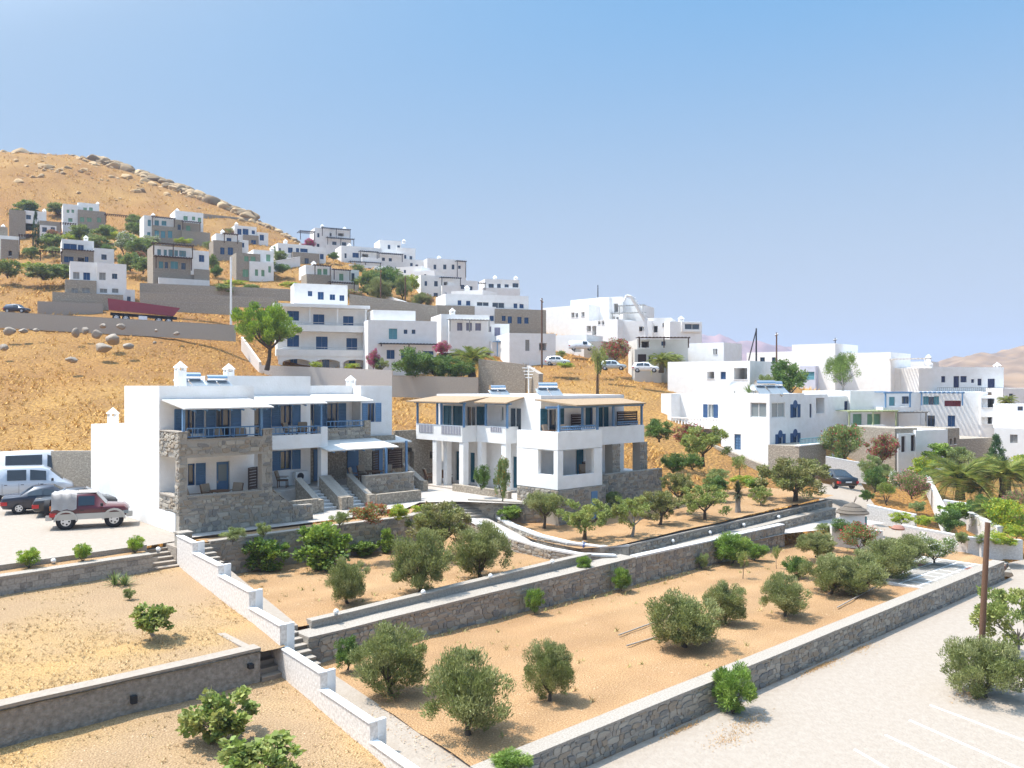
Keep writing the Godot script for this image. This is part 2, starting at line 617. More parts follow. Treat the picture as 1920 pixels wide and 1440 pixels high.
	mesh.add_surface_from_arrays(Mesh.PRIMITIVE_TRIANGLES, arr)
	mesh.surface_set_material(0, M["leaf"])
	return mesh

func limbs(seed_: int, top: float, spread: float, n: int, r0: float, fork := 0.35, m := "bark") -> Mesh:
	var r := RandomNumberGenerator.new()
	r.seed = seed_
	var st := surf()
	var lean := Vector3(r.randf_range(-0.06, 0.06), 0, r.randf_range(-0.06, 0.06))
	var f := Vector3(0, fork * top, 0) + lean
	tube(st, [Vector3(0, -0.03, 0), f * 0.5 + lean * 0.3, f], [r0 * 1.5, r0 * 1.05, r0 * 0.95])
	for i in n:
		var a := TAU * i / n + r.randf_range(-0.4, 0.4)
		var e := Vector3(cos(a) * spread * r.randf_range(0.5, 1.0), top * r.randf_range(0.75, 1.0), sin(a) * spread * r.randf_range(0.5, 1.0))
		var mid := f.lerp(e, 0.5) + Vector3(cos(a), -0.3, sin(a)) * 0.04
		tube(st, [f, mid, e], [r0 * 0.7, r0 * 0.42, r0 * 0.15], 6)
		for k in 3:
			var b := a + r.randf_range(-0.9, 0.9)
			var e2 := mid + Vector3(cos(b) * spread * 0.45, top * r.randf_range(0.1, 0.3), sin(b) * spread * 0.45)
			tube(st, [mid, e2], [r0 * 0.3, r0 * 0.08], 5)
	st.set_material(M[m])
	return st.commit()

func blades(seed_: int, n: int, base: Vector3, l: float, w: float, cols: Array, lo := 0.1, hi := 1.4) -> Mesh:
	var r := RandomNumberGenerator.new()
	r.seed = seed_
	var st := surf()
	for i in n:
		var a := r.randf() * TAU
		var t := r.randf_range(lo, hi)
		var d := Vector3(cos(a) * cos(t), sin(t), sin(a) * cos(t))
		var s := Vector3(-sin(a), 0, cos(a)) * w * 0.5
		var ln := l * r.randf_range(0.75, 1.1)
		st.set_color(cols[r.randi() % cols.size()] * r.randf_range(0.8, 1.2))
		var mid := base + d * ln * 0.55
		var tip := base + d * ln + Vector3.DOWN * ln * 0.1
		quad(st, base - s * 0.6, base + s * 0.6, mid + s, mid - s)
		tri(st, mid - s, mid + s, tip)
	st.set_material(M["leaf"])
	return st.commit()

func frond_mesh(seed_: int, droop: float, cols: Array, pairs := 26) -> Mesh:   # lies along +z, one unit long
	var r := RandomNumberGenerator.new()
	r.seed = seed_
	var st := surf()
	var at := func(t: float): return Vector3(0, t * 0.35 - droop * t * t, t * (1.0 - 0.15 * t))
	st.set_color(cols[0])
	tube(st, [at.call(0.0), at.call(0.3), at.call(0.6), at.call(1.0)], [0.018, 0.013, 0.008, 0.003], 4)
	for i in pairs:
		var t := 0.12 + 0.88 * (i + 0.5) / pairs
		var p: Vector3 = at.call(t)
		var l := 0.27 * sin(PI * (0.2 + 0.72 * t)) + 0.04
		for s in [-1.0, 1.0]:
			st.set_color(cols[r.randi() % cols.size()] * r.randf_range(1.5, 2.3))
			var d := Vector3(s * 0.75, 0.25 - 0.45 * t + r.randf_range(-0.12, 0.12), 0.7).normalized() * l
			var w := Vector3(0, 0.3, 1).normalized() * 0.026
			tri(st, p - w * 0.5, p + w * 0.5, p + d)
			tri(st, p + w * 0.5 + Vector3(0, 0.006, 0), p - w * 0.5 + Vector3(0, 0.006, 0), p + d)
	st.set_material(M["leaf"])
	return st.commit()

func add_proto(called: String, node_name: String, category: String, parts: Array) -> void:
	if not protos.has(called):
		protos[called] = []
	protos[called].append([node_name, category, parts])

func make_plants() -> void:
	var ol := [Color(0.13, 0.15, 0.045), Color(0.185, 0.2, 0.07), Color(0.24, 0.245, 0.11), Color(0.1, 0.12, 0.032)]
	for i in 4:
		add_proto("olive", "olive_tree", "tree", [["trunk", limbs(100 + i, 0.62, 0.26, 6, 0.03, 0.16)], ["crown", foliage(200 + i, {"cy": 0.5, "ry": 0.52, "rx": 0.54, "lobes": [0, 5, 0, 6][i], "clumps": 84, "cr": 0.115, "leaves": 23000, "len": 0.045, "wid": 0.012, "up": 0.95, "cols": ol})]])
	add_proto("olive_tall", "olive_tree", "tree", [["trunk", limbs(111, 0.75, 0.26, 5, 0.03, 0.45)], ["crown", foliage(211, {"cy": 0.64, "ry": 0.4, "rx": 0.53, "clumps": 44, "cr": 0.12, "leaves": 9000, "len": 0.05, "wid": 0.016, "up": 0.7, "cols": ol})]])
	var og := [Color(0.14, 0.15, 0.045), Color(0.18, 0.19, 0.06), Color(0.1, 0.115, 0.036), Color(0.2, 0.18, 0.075)]
	var lg := [Color(0.21, 0.235, 0.06), Color(0.16, 0.2, 0.05), Color(0.26, 0.26, 0.085), Color(0.12, 0.16, 0.04)]
	for i in 2:
		add_proto("orchard", "orchard_tree", "tree", [["trunk", limbs(120 + i, 0.72, 0.34, 6, 0.032, 0.36)], ["crown", foliage(220 + i, {"cy": 0.62, "ry": 0.42, "rx": 0.56, "lobes": 6 + i, "clumps": 60, "cr": 0.085, "leaves": 9500, "len": 0.042, "wid": 0.02, "up": 0.3, "cols": og})]])
		add_proto("orchard_light", "orchard_tree", "tree", [["trunk", limbs(130 + i, 0.72, 0.32, 5, 0.032, 0.4, "bark_pale" if i == 1 else "bark")], ["crown", foliage(230 + i, {"cy": 0.64, "ry": 0.4, "rx": 0.56, "lobes": 5 + i, "clumps": 50, "cr": 0.085, "leaves": 7000, "len": 0.045, "wid": 0.022, "up": 0.3, "cols": lg})]])
	add_proto("sapling", "young_tree", "tree", [["trunk", limbs(140, 0.8, 0.2, 3, 0.018, 0.55)], ["crown", foliage(240, {"cy": 0.72, "ry": 0.27, "clumps": 16, "cr": 0.13, "leaves": 1400, "len": 0.06, "wid": 0.025, "cols": lg})]])
	var fg := [Color(0.14, 0.19, 0.04), Color(0.2, 0.23, 0.055), Color(0.24, 0.24, 0.075), Color(0.1, 0.145, 0.03)]
	for i in 2:
		add_proto("fig", "fig_tree", "tree", [["trunk", limbs(150 + i, 0.72, 0.4, 7, 0.03, 0.2, "bark_pale")], ["crown", foliage(250 + i, {"cy": 0.5, "ry": 0.42, "lobes": 6, "clumps": 40, "cr": 0.1, "leaves": 2400, "len": 0.085, "wid": 0.06, "up": 0.1, "cols": fg})]])
	var rg := [Color(0.1, 0.17, 0.025), Color(0.15, 0.23, 0.035), Color(0.2, 0.26, 0.055), Color(0.07, 0.125, 0.018)]
	for i in 2:
		add_proto("reed_bush", "green_bush", "bush", [["stem", limbs(160 + i, 0.5, 0.25, 6, 0.02, 0.1)], ["foliage", foliage(260 + i, {"cy": 0.5, "ry": 0.46, "clumps": 46, "cr": 0.13, "leaves": 9000, "len": 0.085, "wid": 0.015, "up": 0.25, "cols": rg})]])
		add_proto("shrub_dark", "leafy_bush", "bush", [["stem", limbs(170 + i, 0.5, 0.25, 5, 0.025, 0.1)], ["foliage", foliage(270 + i, {"cy": 0.5, "ry": 0.46, "clumps": 44, "cr": 0.13, "leaves": 7000, "len": 0.055, "wid": 0.026, "up": 0.3, "cols": [Color(0.055, 0.105, 0.022), Color(0.085, 0.14, 0.03), Color(0.12, 0.165, 0.04)]})]])
		add_proto("shrub", "leafy_bush", "bush", [["stem", limbs(180 + i, 0.5, 0.25, 6, 0.02, 0.1)], ["foliage", foliage(280 + i, {"cy": 0.5, "ry": 0.46, "clumps": 36, "cr": 0.13, "leaves": 4500, "len": 0.06, "wid": 0.024, "up": 0.4, "cols": [Color(0.16, 0.19, 0.07), Color(0.2, 0.23, 0.08), Color(0.12, 0.155, 0.05)]})]])
		add_proto("shrub_far", "hillside_shrub", "shrub", [["stem", limbs(190 + i, 0.5, 0.25, 4, 0.025, 0.1)], ["foliage", foliage(290 + i, {"cy": 0.48, "ry": 0.46, "clumps": 30, "cr": 0.15, "leaves": 2600, "len": 0.09, "wid": 0.045, "up": 0.3, "cols": [Color(0.075, 0.115, 0.03), Color(0.13, 0.17, 0.04), Color(0.17, 0.19, 0.06)]})]])
		add_proto("vine_bush", "creeper_bush", "bush", [["stem", limbs(300 + i, 0.5, 0.3, 5, 0.018, 0.1)], ["foliage", foliage(310 + i, {"cy": 0.45, "ry": 0.46, "clumps": 40, "cr": 0.13, "leaves": 4200, "len": 0.07, "wid": 0.05, "up": 0.1, "cols": [Color(0.09, 0.15, 0.022), Color(0.14, 0.21, 0.032), Color(0.21, 0.27, 0.05), Color(0.06, 0.1, 0.016)]})]])
		add_proto("yellow_shrub", "yellow_green_bush", "bush", [["stem", limbs(320 + i, 0.4, 0.3, 5, 0.018, 0.1)], ["foliage", foliage(330 + i, {"cy": 0.46, "ry": 0.46, "clumps": 40, "cr": 0.13, "leaves": 4600, "len": 0.06, "wid": 0.03, "up": 0.5, "flowers": 0.12, "fcol": Color(0.6, 0.45, 0.03), "cols": [Color(0.2, 0.27, 0.03), Color(0.3, 0.33, 0.035), Color(0.13, 0.2, 0.03)]})]])
		add_proto("date_palm", "palm_tree", "palm", [["palm", i]])
	add_proto("hedge", "clipped_bush", "bush", [["stem", limbs(340, 0.5, 0.28, 6, 0.02, 0.12)], ["foliage", foliage(341, {"cy": 0.6, "ry": 0.38, "clumps": 50, "cr": 0.12, "leaves": 4200, "len": 0.06, "wid": 0.034, "up": 0.3, "cols": [Color(0.11, 0.2, 0.02), Color(0.18, 0.27, 0.03), Color(0.26, 0.3, 0.05)]})]])
	add_proto("topiary", "topiary_bush", "bush", [["stem", limbs(345, 0.6, 0.2, 7, 0.025, 0.1)], ["foliage", foliage(346, {"cy": 0.68, "ry": 0.3, "clumps": 50, "cr": 0.1, "leaves": 4200, "len": 0.05, "wid": 0.026, "up": 0.4, "cols": [Color(0.13, 0.17, 0.03), Color(0.18, 0.2, 0.045)]})]])
	var fls := [["oleander_pink", Color(0.6, 0.2, 0.24), 0.22], ["oleander_white", Color(0.75, 0.72, 0.66), 0.22], ["oleander_red", Color(0.6, 0.05, 0.06), 0.16], ["bougainvillea_red", Color(0.42, 0.05, 0.08), 0.4], ["bougainvillea_pink", Color(0.6, 0.05, 0.26), 0.55], ["bougainvillea_green", Color(0.45, 0.07, 0.06), 0.05], ["orange_shrub", Color(0.75, 0.2, 0.02), 0.03], ["red_shrub", Color(0.42, 0.07, 0.02), 0.35]]
	for i in fls.size():
		var f: Array = fls[i]
		var kind: String = f[0]
		add_proto(kind, kind.get_slice("_", 0) + "_bush" if kind.contains("shrub") else kind.get_slice("_", 0), "bush" if kind.contains("shrub") else "flowering bush", [["stem", limbs(350 + i, 0.5, 0.28, 6, 0.02, 0.1)], ["foliage", foliage(360 + i, {"cy": 0.5, "ry": 0.46, "clumps": 42, "cr": 0.13, "leaves": 6000, "len": 0.06, "wid": 0.022, "up": 0.4, "flowers": f[2], "fcol": f[1], "cols": [Color(0.1, 0.15, 0.04), Color(0.15, 0.19, 0.055), Color(0.19, 0.21, 0.075)]})]])
	add_proto("agave", "agave", "plant", [["leaves", blades(380, 46, Vector3(0, 0.05, 0), 0.95, 0.06, [Color(0.14, 0.19, 0.06), Color(0.22, 0.27, 0.1)], 0.25, 1.5)]])
	var st := surf()
	tube(st, [Vector3(0, -0.02, 0), Vector3(0.03, 0.3, 0.01), Vector3(0, 0.6, 0)], [0.17, 0.12, 0.14], 9)
	st.set_material(M["bark_pale"])
	add_proto("dracaena", "dragon_tree", "tree", [["trunk", st.commit()], ["leaves", blades(381, 260, Vector3(0, 0.66, 0), 0.42, 0.035, [Color(0.04, 0.055, 0.02), Color(0.08, 0.09, 0.03)], -0.7, 1.5)]])
	var st2 := surf()
	tube(st2, [Vector3(0, -0.02, 0), Vector3(0.02, 0.4, 0), Vector3(0, 0.74, 0)], [0.09, 0.07, 0.09], 9)
	st2.set_material(M["bark"])
	add_proto("fan_palm", "fan_palm", "palm", [["trunk", st2.commit()], ["leaves", blades(382, 240, Vector3(0, 0.78, 0), 0.42, 0.06, [Color(0.06, 0.08, 0.03), Color(0.1, 0.11, 0.04)], -0.9, 1.5)]])
	add_proto("cypress", "cypress_tree", "tree", [["trunk", limbs(390, 0.5, 0.1, 3, 0.03, 0.2)], ["crown", foliage(391, {"kind": "column", "cy": 0.52, "ry": 0.47, "clumps": 60, "cr": 0.1, "leaves": 4500, "len": 0.05, "wid": 0.02, "up": 1.4, "cols": [Color(0.025, 0.05, 0.018), Color(0.045, 0.075, 0.026)]})]])
	add_proto("conifer", "conifer_tree", "tree", [["trunk", limbs(392, 0.6, 0.1, 3, 0.03, 0.2)], ["crown", foliage(393, {"kind": "cone", "cy": 0.52, "ry": 0.47, "clumps": 60, "cr": 0.1, "leaves": 4500, "len": 0.06, "wid": 0.02, "up": 0.1, "cols": [Color(0.035, 0.08, 0.025), Color(0.06, 0.11, 0.035)]})]])
	add_proto("umbrella_pine", "pine_tree", "tree", [["trunk", limbs(394, 0.72, 0.3, 7, 0.028, 0.42)], ["crown", foliage(395, {"lobes": 9, "cy": 0.68, "ry": 0.38, "rx": 0.56, "clumps": 90, "cr": 0.085, "leaves": 15000, "len": 0.045, "wid": 0.014, "up": 0.9, "cols": [Color(0.15, 0.23, 0.018), Color(0.2, 0.28, 0.022), Color(0.09, 0.15, 0.015)]})]])
	add_proto("round_tree", "round_crowned_tree", "tree", [["trunk", limbs(396, 0.7, 0.34, 6, 0.03, 0.3, "bark_pale")], ["crown", foliage(397, {"cy": 0.62, "ry": 0.37, "clumps": 60, "cr": 0.12, "leaves": 9000, "len": 0.035, "wid": 0.014, "up": 0.5, "cols": [Color(0.1, 0.15, 0.035), Color(0.15, 0.2, 0.045)]})]])
	protos["frond"] = [frond_mesh(1, 0.62, [Color(0.11, 0.15, 0.04), Color(0.16, 0.19, 0.05), Color(0.23, 0.22, 0.06)]), frond_mesh(2, 0.85, [Color(0.2, 0.19, 0.05), Color(0.15, 0.18, 0.05), Color(0.28, 0.24, 0.08)])]

func plant(kind: String, at: Vector3, h: float, w: float, label: String, group := "") -> void:
	var k: int = used.get(kind, 0)
	used[kind] = k + 1
	var list: Array = protos[kind]
	var p: Array = list[k % list.size()]
	var r := RandomNumberGenerator.new()
	r.seed = hash(kind) + k * 97
	var t := thing(p[0], label, p[1], at, r.randf() * TAU, group)
	for q in p[2]:
		if q[0] == "palm":
			var st := surf()
			var th := h * 0.3
			tube(st, [Vector3(0, -0.3, 0), Vector3(0.05, th * 0.5, 0.03), Vector3(0, th, 0)], [h * 0.1, h * 0.075, h * 0.09], 10)
			part("trunk", st, M["bark"], t)
			for i in 40:
				var f := MeshInstance3D.new()
				f.name = "frond"
				f.mesh = protos["frond"][0 if i < 22 else 1]
				var tier := i / 39.0
				f.position = Vector3(0, th, 0)
				f.rotation = Vector3(lerp(-0.95, 0.35, tier) + r.randf_range(-0.1, 0.1), i * 2.39996, 0)
				f.scale = Vector3.ONE * (w * 0.56 * r.randf_range(0.85, 1.05))
				t.add_child(f, true)
			continue
		var o := part(q[0], q[1], null, t)
		o.scale = Vector3(w, h, w)

# ------------------------------------------------------------------ building pieces
var FRONT := Basis.IDENTITY
var LEFT_FACE := Basis(Vector3.BACK, Vector3.UP, Vector3.LEFT)
const SHUT := {"b": "deep_blue", "t": "turquoise", "v": "green", "g": "grey", "l": "lilac", "n": "navy", "k": "teal", "s": "shutter_blue"}

func leaf_shutter(w: float, h: float, slats: int) -> SurfaceTool:
	var st := surf()
	var f := 0.06
	box(st, 0, f, 0, h, 0, 0.045)
	box(st, w - f, w, 0, h, 0, 0.045)
	box(st, f, w - f, 0, f, 0, 0.045)
	box(st, f, w - f, h - f, h, 0, 0.045)
	box(st, f, w - f, f, h - f, 0, 0.012)
	for i in slats:
		var y := f + (h - 2 * f) * (i + 0.25) / slats
		var s := (h - 2 * f) / slats * 0.6
		hexa(st, [Vector3(f, y, 0.04), Vector3(w - f, y, 0.04), Vector3(w - f, y, 0.013), Vector3(f, y, 0.013), Vector3(f, y + s * 0.4, 0.04), Vector3(w - f, y + s * 0.4, 0.04), Vector3(w - f, y + s, 0.013), Vector3(f, y + s, 0.013)])
	return st

# fills an opening w x h whose lower left corner on the wall surface is at tr
func window(parent: Node, kind: String, w: float, h: float, tr: Transform3D, deep := 0.16, slats := 5, door := false) -> MeshInstance3D:
	var z := -deep
	var o: MeshInstance3D
	if kind == "o":
		o = part("sill", one_box(-0.04, w + 0.04, -0.06, 0.0, -0.1, 0.05), M["white"], parent)
	elif kind == "d":
		var st := surf()
		box(st, 0.01, w - 0.01, 0.01, h - 0.01, z + 0.004, z + 0.06)
		box(st, 0.1, w - 0.1, h * 0.55, h * 0.9, z + 0.06, z + 0.085)
		box(st, 0.1, w - 0.1, h * 0.1, h * 0.48, z + 0.06, z + 0.085)
		o = part("door", st, M["wood_dark"], parent)
	elif kind == "r":
		o = part("recess", one_box(0.02, w - 0.02, 0.02, h - 0.02, z + 0.004, z + 0.03), M["red"], parent)
	elif SHUT.has(kind):
		var fr := surf()
		box(fr, 0.005, w - 0.005, 0.005, h - 0.005, z + 0.004, z + 0.03)
		o = part("window", fr, M["frame"], parent)
		for i in 2:
			var s := part("shutter", leaf_shutter(w / 2 - 0.03, h - 0.04, slats), M[SHUT[kind]], o)
			s.position = Vector3(0.02 + i * (w / 2 - 0.005), 0.02, z + 0.032)
	else:
		var f := 0.07
		var fr2 := surf()
		box(fr2, 0.004, f, 0.004, h - 0.004, z + 0.004, z + 0.07)
		box(fr2, w - f, w - 0.004, 0.004, h - 0.004, z + 0.004, z + 0.07)
		box(fr2, f, w - f, 0.004, f, z + 0.004, z + 0.07)
		box(fr2, f, w - f, h - f, h - 0.004, z + 0.004, z + 0.07)
		if w > 0.5:
			box(fr2, w / 2 - f / 2, w / 2 + f / 2, f, h - f, z + 0.004, z + 0.072)
		o = part("door" if door else "window", fr2, M["deep_blue"] if kind == "w" else M["frame"], parent)
		var pm: Material = M["glass_pale"] if kind == "q" else M["glass"]
		if w > 0.5:
			part("pane", one_box(f, w / 2 - f / 2, f, h - f, z + 0.02, z + 0.03), pm, o)
			part("pane", one_box(w / 2 + f / 2, w - f, f, h - f, z + 0.02, z + 0.03), pm, o)
		else:
			part("pane", one_box(f, w - f, f, h - f, z + 0.02, z + 0.03), pm, o)
	o.transform = tr
	return o

func open_shutter(parent: Node, m: String, w: float, h: float, tr: Transform3D) -> void:
	var s := part("shutter", leaf_shutter(w, h, 9), M[m], parent)
	s.transform = tr

func chimney(parent: Node, x: float, y0: float, y1: float, z: float, s := 0.5) -> void:
	var st := surf()
	var b := s / 2
	var hc := s * 0.75
	var top: float = max(y0 + 0.3, y1 - hc - s * 0.35)
	box(st, x - b, x + b, y0, top, z - b, z + b)
	for q in [[-1, -1], [1, -1], [1, 1], [-1, 1]]:
		box(st, x + q[0] * b * 0.75 - b * 0.25, x + q[0] * b * 0.75 + b * 0.25, top, top + s * 0.35, z + q[1] * b * 0.75 - b * 0.25, z + q[1] * b * 0.75 + b * 0.25)
	var e := b * 1.25
	var y := top + s * 0.35
	var c := [Vector3(x - e, y, z + e), Vector3(x + e, y, z + e), Vector3(x + e, y, z - e), Vector3(x - e, y, z - e)]
	for i in 4:
		tri(st, c[i], c[(i + 1) % 4], Vector3(x, y + hc, z))
	quad(st, c[3], c[2], c[1], c[0])
	part("chimney", st, M["white"], parent)

func pergola(parent: Node, x0: float, x1: float, y0: float, y1: float, z0: float, z1: float, m: String) -> void:
	var st := surf()
	if m == "rail":
		var n := int((x1 - x0) / 0.35)
		for i in n + 1:
			var x: float = lerp(x0, x1, float(i) / n)
			box(st, x - 0.015, x + 0.015, y0, y1, z1 - 0.03, z1)
		box(st, x0, x1, y1, y1 + 0.05, z1 - 0.05, z1 + 0.02)
		box(st, x0, x1, y0 - 0.2, y0, z0, z1 + 0.04)
		part("balcony_railing", st, M["grey"], parent)
		return
	box(st, x0 - 0.15, x1 + 0.15, y1 - 0.16, y1 - 0.04, z1 - 0.12, z1)
	var posts: int = max(2, int((x1 - x0) / 3.0) + 1)
	for i in posts:
		var x: float = lerp(x0 + 0.07, x1 - 0.07, float(i) / (posts - 1))
		box(st, x - 0.07, x + 0.07, y0, y1 - 0.16, z1 - 0.13, z1 + 0.01)
	var pg := part("pergola", st, M[m], parent)
	var n2: int = max(3, int((x1 - x0) / 0.45))
	var sl := surf()
	for i in n2 + 1:
		var x: float = lerp(x0, x1, float(i) / n2)
		box(sl, x - 0.11, x + 0.11, y1 - 0.04, y1 + 0.03, z0, z1 + 0.25)
	part("slats", sl, M[m], pg)

func house(called: String, label: String, at: Vector3, turn: float, boxes: Array, chimneys: Array, shades: Array) -> void:
	var t := thing(called, label, "house" if not called.contains("building") else "building", at, deg_to_rad(turn))
	for b in boxes:
		var st := surf()
		var holes := []
		for w in b[7]:
			holes.append([w[1], w[2], w[3], w[4]] + ([minf(3.0, b[5] - b[4] - 0.5)] if w[0] == "o" and b[5] - b[4] > 2.0 else []))
		block(st, b[0], b[1], b[2], b[3], b[4], b[5], holes, [], 0.2, 0.3 if b[6] == "white" or b[6] == "cream" else 0.0)
		part("wall", st, M[b[6]], t)
		for w in b[7]:
			window(t, "d" if w[0] == "o" and b[5] - b[4] <= 2.0 else w[0], w[2] - w[1], w[4] - w[3], Transform3D(FRONT, Vector3(w[1], w[3], b[5])), 0.2, 4)
	for c in chimneys:
		chimney(t, c[0], c[1], c[2], c[3], 0.7)
	for p in shades:
		pergola(t, p[0], p[1], p[2], p[3], p[4], p[5], p[6])

func railing(parent: Node, a: Vector3, b: Vector3, h: float, gap: float, m: String, called := "railing") -> void:
	var n: int = max(2, int(round(a.distance_to(b) / gap)))
	var st := surf()
	tube(st, [a + Vector3.UP * h, b + Vector3.UP * h], [0.035, 0.035], 6)
	tube(st, [a + Vector3.UP * 0.1, b + Vector3.UP * 0.1], [0.03, 0.03], 6)
	var rl := part(called, st, M[m], parent)
	var bal := surf()
	tube(bal, [Vector3(0, 0.1, 0), Vector3(0, h, 0)], [0.022, 0.022], 6)
	bal.set_material(M[m])
	var bm := bal.commit()
	for i in n + 1:
		var o := part("baluster", bm, null, rl)
		o.position = a.lerp(b, float(i) / n)

func sheet(parent: Node, called: String, p: Array, th: float, m: String) -> MeshInstance3D:    # p: four corners anticlockwise from above
	var st := surf()
	var c := []
	for v in p:
		c.append(v - Vector3(0, th, 0))
	hexa(st, c + p)
	return part(called, st, M[m], parent)

func rafters(parent: Node, a: Vector3, b: Vector3, back: Vector3, n: int, m: String) -> void:
	for i in n:
		var f := (i + 0.5) / n
		var p := a.lerp(b, f)
		var st := surf()
		tube(st, [p, p + back], [0.05, 0.05], 6)
		part("rafter", st, M[m], parent)

func steps(parent: Node, x0: float, x1: float, z0: float, z1: float, y0: float, y1: float, n: int, m: String) -> void:   # from z0/y0 (top) to z1/y1 (bottom)
	for i in n:
		var za: float = lerp(z0, z1, float(i) / n)
		var zb: float = lerp(z0, z1, float(i + 1) / n)
		var y: float = lerp(y0, y1, float(i + 1) / (n + 1))
		var st := surf()
		box(st, x0, x1, y1 - 0.3, y - 0.04, min(za, zb), max(za, zb) - 0.02)
		box(st, x0 - 0.004, x1 + 0.004, y - 0.04, y, min(za, zb) - 0.01, max(za, zb) + 0.015)
		part("step", st, M[m], parent)

func chair(at: Vector3, turn: float, label: String, group: String) -> void:
	var t := thing("garden_chair", label, "chair", at, turn, group)
	var leg := one_box(-0.025, 0.025, 0, 0.42, -0.025, 0.025)
	leg.set_material(M["wood"])
	var lm := leg.commit()
	for q in [[-0.26, -0.25], [0.26, -0.25], [-0.26, 0.25], [0.26, 0.25]]:
		var l := part("leg", lm, null, t)
		l.position = Vector3(q[0], 0, q[1])
	part("seat", one_box(-0.28, 0.28, 0.4, 0.46, -0.28, 0.28), M["wood"], t)
	var b := part("backrest", one_box(-0.27, 0.27, 0, 0.55, -0.02, 0.02), M["wood"], t)
	b.position = Vector3(0, 0.44, -0.27)
	b.rotation.x = -0.3
	var c := part("cushion", one_box(-0.24, 0.24, 0.02, 0.56, 0, 0.08), M["cushion"], b)
	c.position = Vector3(0, 0, 0.022)
	for s in [-1, 1]:
		part("armrest", one_box(s * 0.29 - 0.03, s * 0.29 + 0.03, 0.62, 0.65, -0.3, 0.28), M["wood"], t)

func table(at: Vector3, label: String, group: String) -> void:
	var t := thing("garden_table", label, "table", at, 0.3, group)
	var st := surf()
	lathe(st, [[0.001, 0.68], [0.5, 0.68], [0.5, 0.72], [0.001, 0.72]], 18)
	part("tabletop", st, M["wood"], t)
	for q in [[-0.3, -0.2], [0.3, -0.2], [-0.3, 0.2], [0.3, 0.2]]:
		part("leg", one_box(q[0] - 0.03, q[0] + 0.03, 0, 0.68, q[1] - 0.03, q[1] + 0.03), M["wood"], t)

func partition_screen(parent: Node, at: Vector3, w: float, h: float, turn := 0.0) -> void:
	var st := surf()
	box(st, 0, w, 0, 0.05, -0.03, 0.03)
	box(st, 0, w, h - 0.05, h, -0.03, 0.03)
	box(st, 0, 0.05, 0.05, h - 0.05, -0.03, 0.03)
	box(st, w - 0.05, w, 0.05, h - 0.05, -0.03, 0.03)
	var o := part("partition_screen", st, M["wood_dark"], parent)
	o.position = at
	o.rotation.y = turn
	var n := int(h / 0.16)
	for i in n:
		part("slat", one_box(0.05, w - 0.05, 0.06 + i * (h - 0.1) / n, 0.06 + (i + 0.82) * (h - 0.1) / n, -0.012, 0.012), M["wood_dark"], o)

func water_heater(label: String, at: Vector3, turn: float, s: float, group := "") -> void:
	var t := thing("solar_water_heater", label, "water heater", at, turn, group)
	var st := surf()
	tube(st, [Vector3(-0.75, 1.0, -0.5) * s, Vector3(0.75, 1.0, -0.5) * s], [0.27 * s, 0.27 * s], 16)
	part("tank", st, M["metal"], t)
	for i in 2:
		var x := -0.95 + i * 0.98
		var c := surf()
		hexa(c, [Vector3(x, 0.1, 0.75) * s, Vector3(x + 0.92, 0.1, 0.75) * s, Vector3(x + 0.92, 0.72, -0.55) * s, Vector3(x, 0.72, -0.55) * s, Vector3(x, 0.18, 0.78) * s, Vector3(x + 0.92, 0.18, 0.78) * s, Vector3(x + 0.92, 0.8, -0.52) * s, Vector3(x, 0.8, -0.52) * s])
		var col := part("collector", c, M["metal"], t)
		var g := surf()
		quad(g, Vector3(x + 0.05, 0.2, 0.74) * s, Vector3(x + 0.87, 0.2, 0.74) * s, Vector3(x + 0.87, 0.79, -0.48) * s, Vector3(x + 0.05, 0.79, -0.48) * s)
		part("glass", g, M["collector"], col)
	var f := surf()
	for x in [-0.8, 0.8]:
		tube(f, [Vector3(x, 0, -0.5) * s, Vector3(x, 0.85, -0.5) * s], [0.03 * s, 0.03 * s], 5)
		tube(f, [Vector3(x, 0, 0.72) * s, Vector3(x, 0.12, 0.72) * s], [0.03 * s, 0.03 * s], 5)
	part("stand", f, M["grey"], t)

func lamp_globe(at: Vector3, label: String, group: String) -> void:
	var t := thing("wall_lamp", label, "lamp", at, 0, group)
	var st := surf()
	lathe(st, [[0.06, -0.06], [0.07, 0.0], [0.05, 0.03]], 10)
	part("base", st, M["grey"], t)
	var b := surf()
	ball(b, Vector3(0, 0.1, 0), 0.1)
	part("globe", b, M["plastic_white"], t)

func utility_pole(label: String, at: Vector3, h: float, m: String, lean := Vector3.ZERO, arms := 0, rad := 0.13) -> void:
	var t := thing("utility_pole", label, "pole", at)
	var st := surf()
	tube(st, [Vector3(0, -0.5, 0), lean * 0.5 + Vector3(0, h * 0.5, 0), lean + Vector3(0, h, 0)], [rad, rad * 0.88, rad * 0.75], 9)
	part("shaft", st, M[m], t)
	for i in arms:
		var a := surf()
		var y := h - 0.4 - i * 0.8
		tube(a, [lean + Vector3(-1.0, y, 0.8), lean + Vector3(1.0, y, -0.8)], [0.06, 0.06], 5)
		var arm := part("crossarm", a, M[m], t)
		for k in [-0.9, -0.4, 0.4, 0.9]:
			var q := surf()
			lathe(q, [[0.05, 0.04], [0.07, 0.12], [0.03, 0.26]], 8, lean + Vector3(k, y, -k * 0.8))
			part("insulator", q, M["plastic_white"], arm)

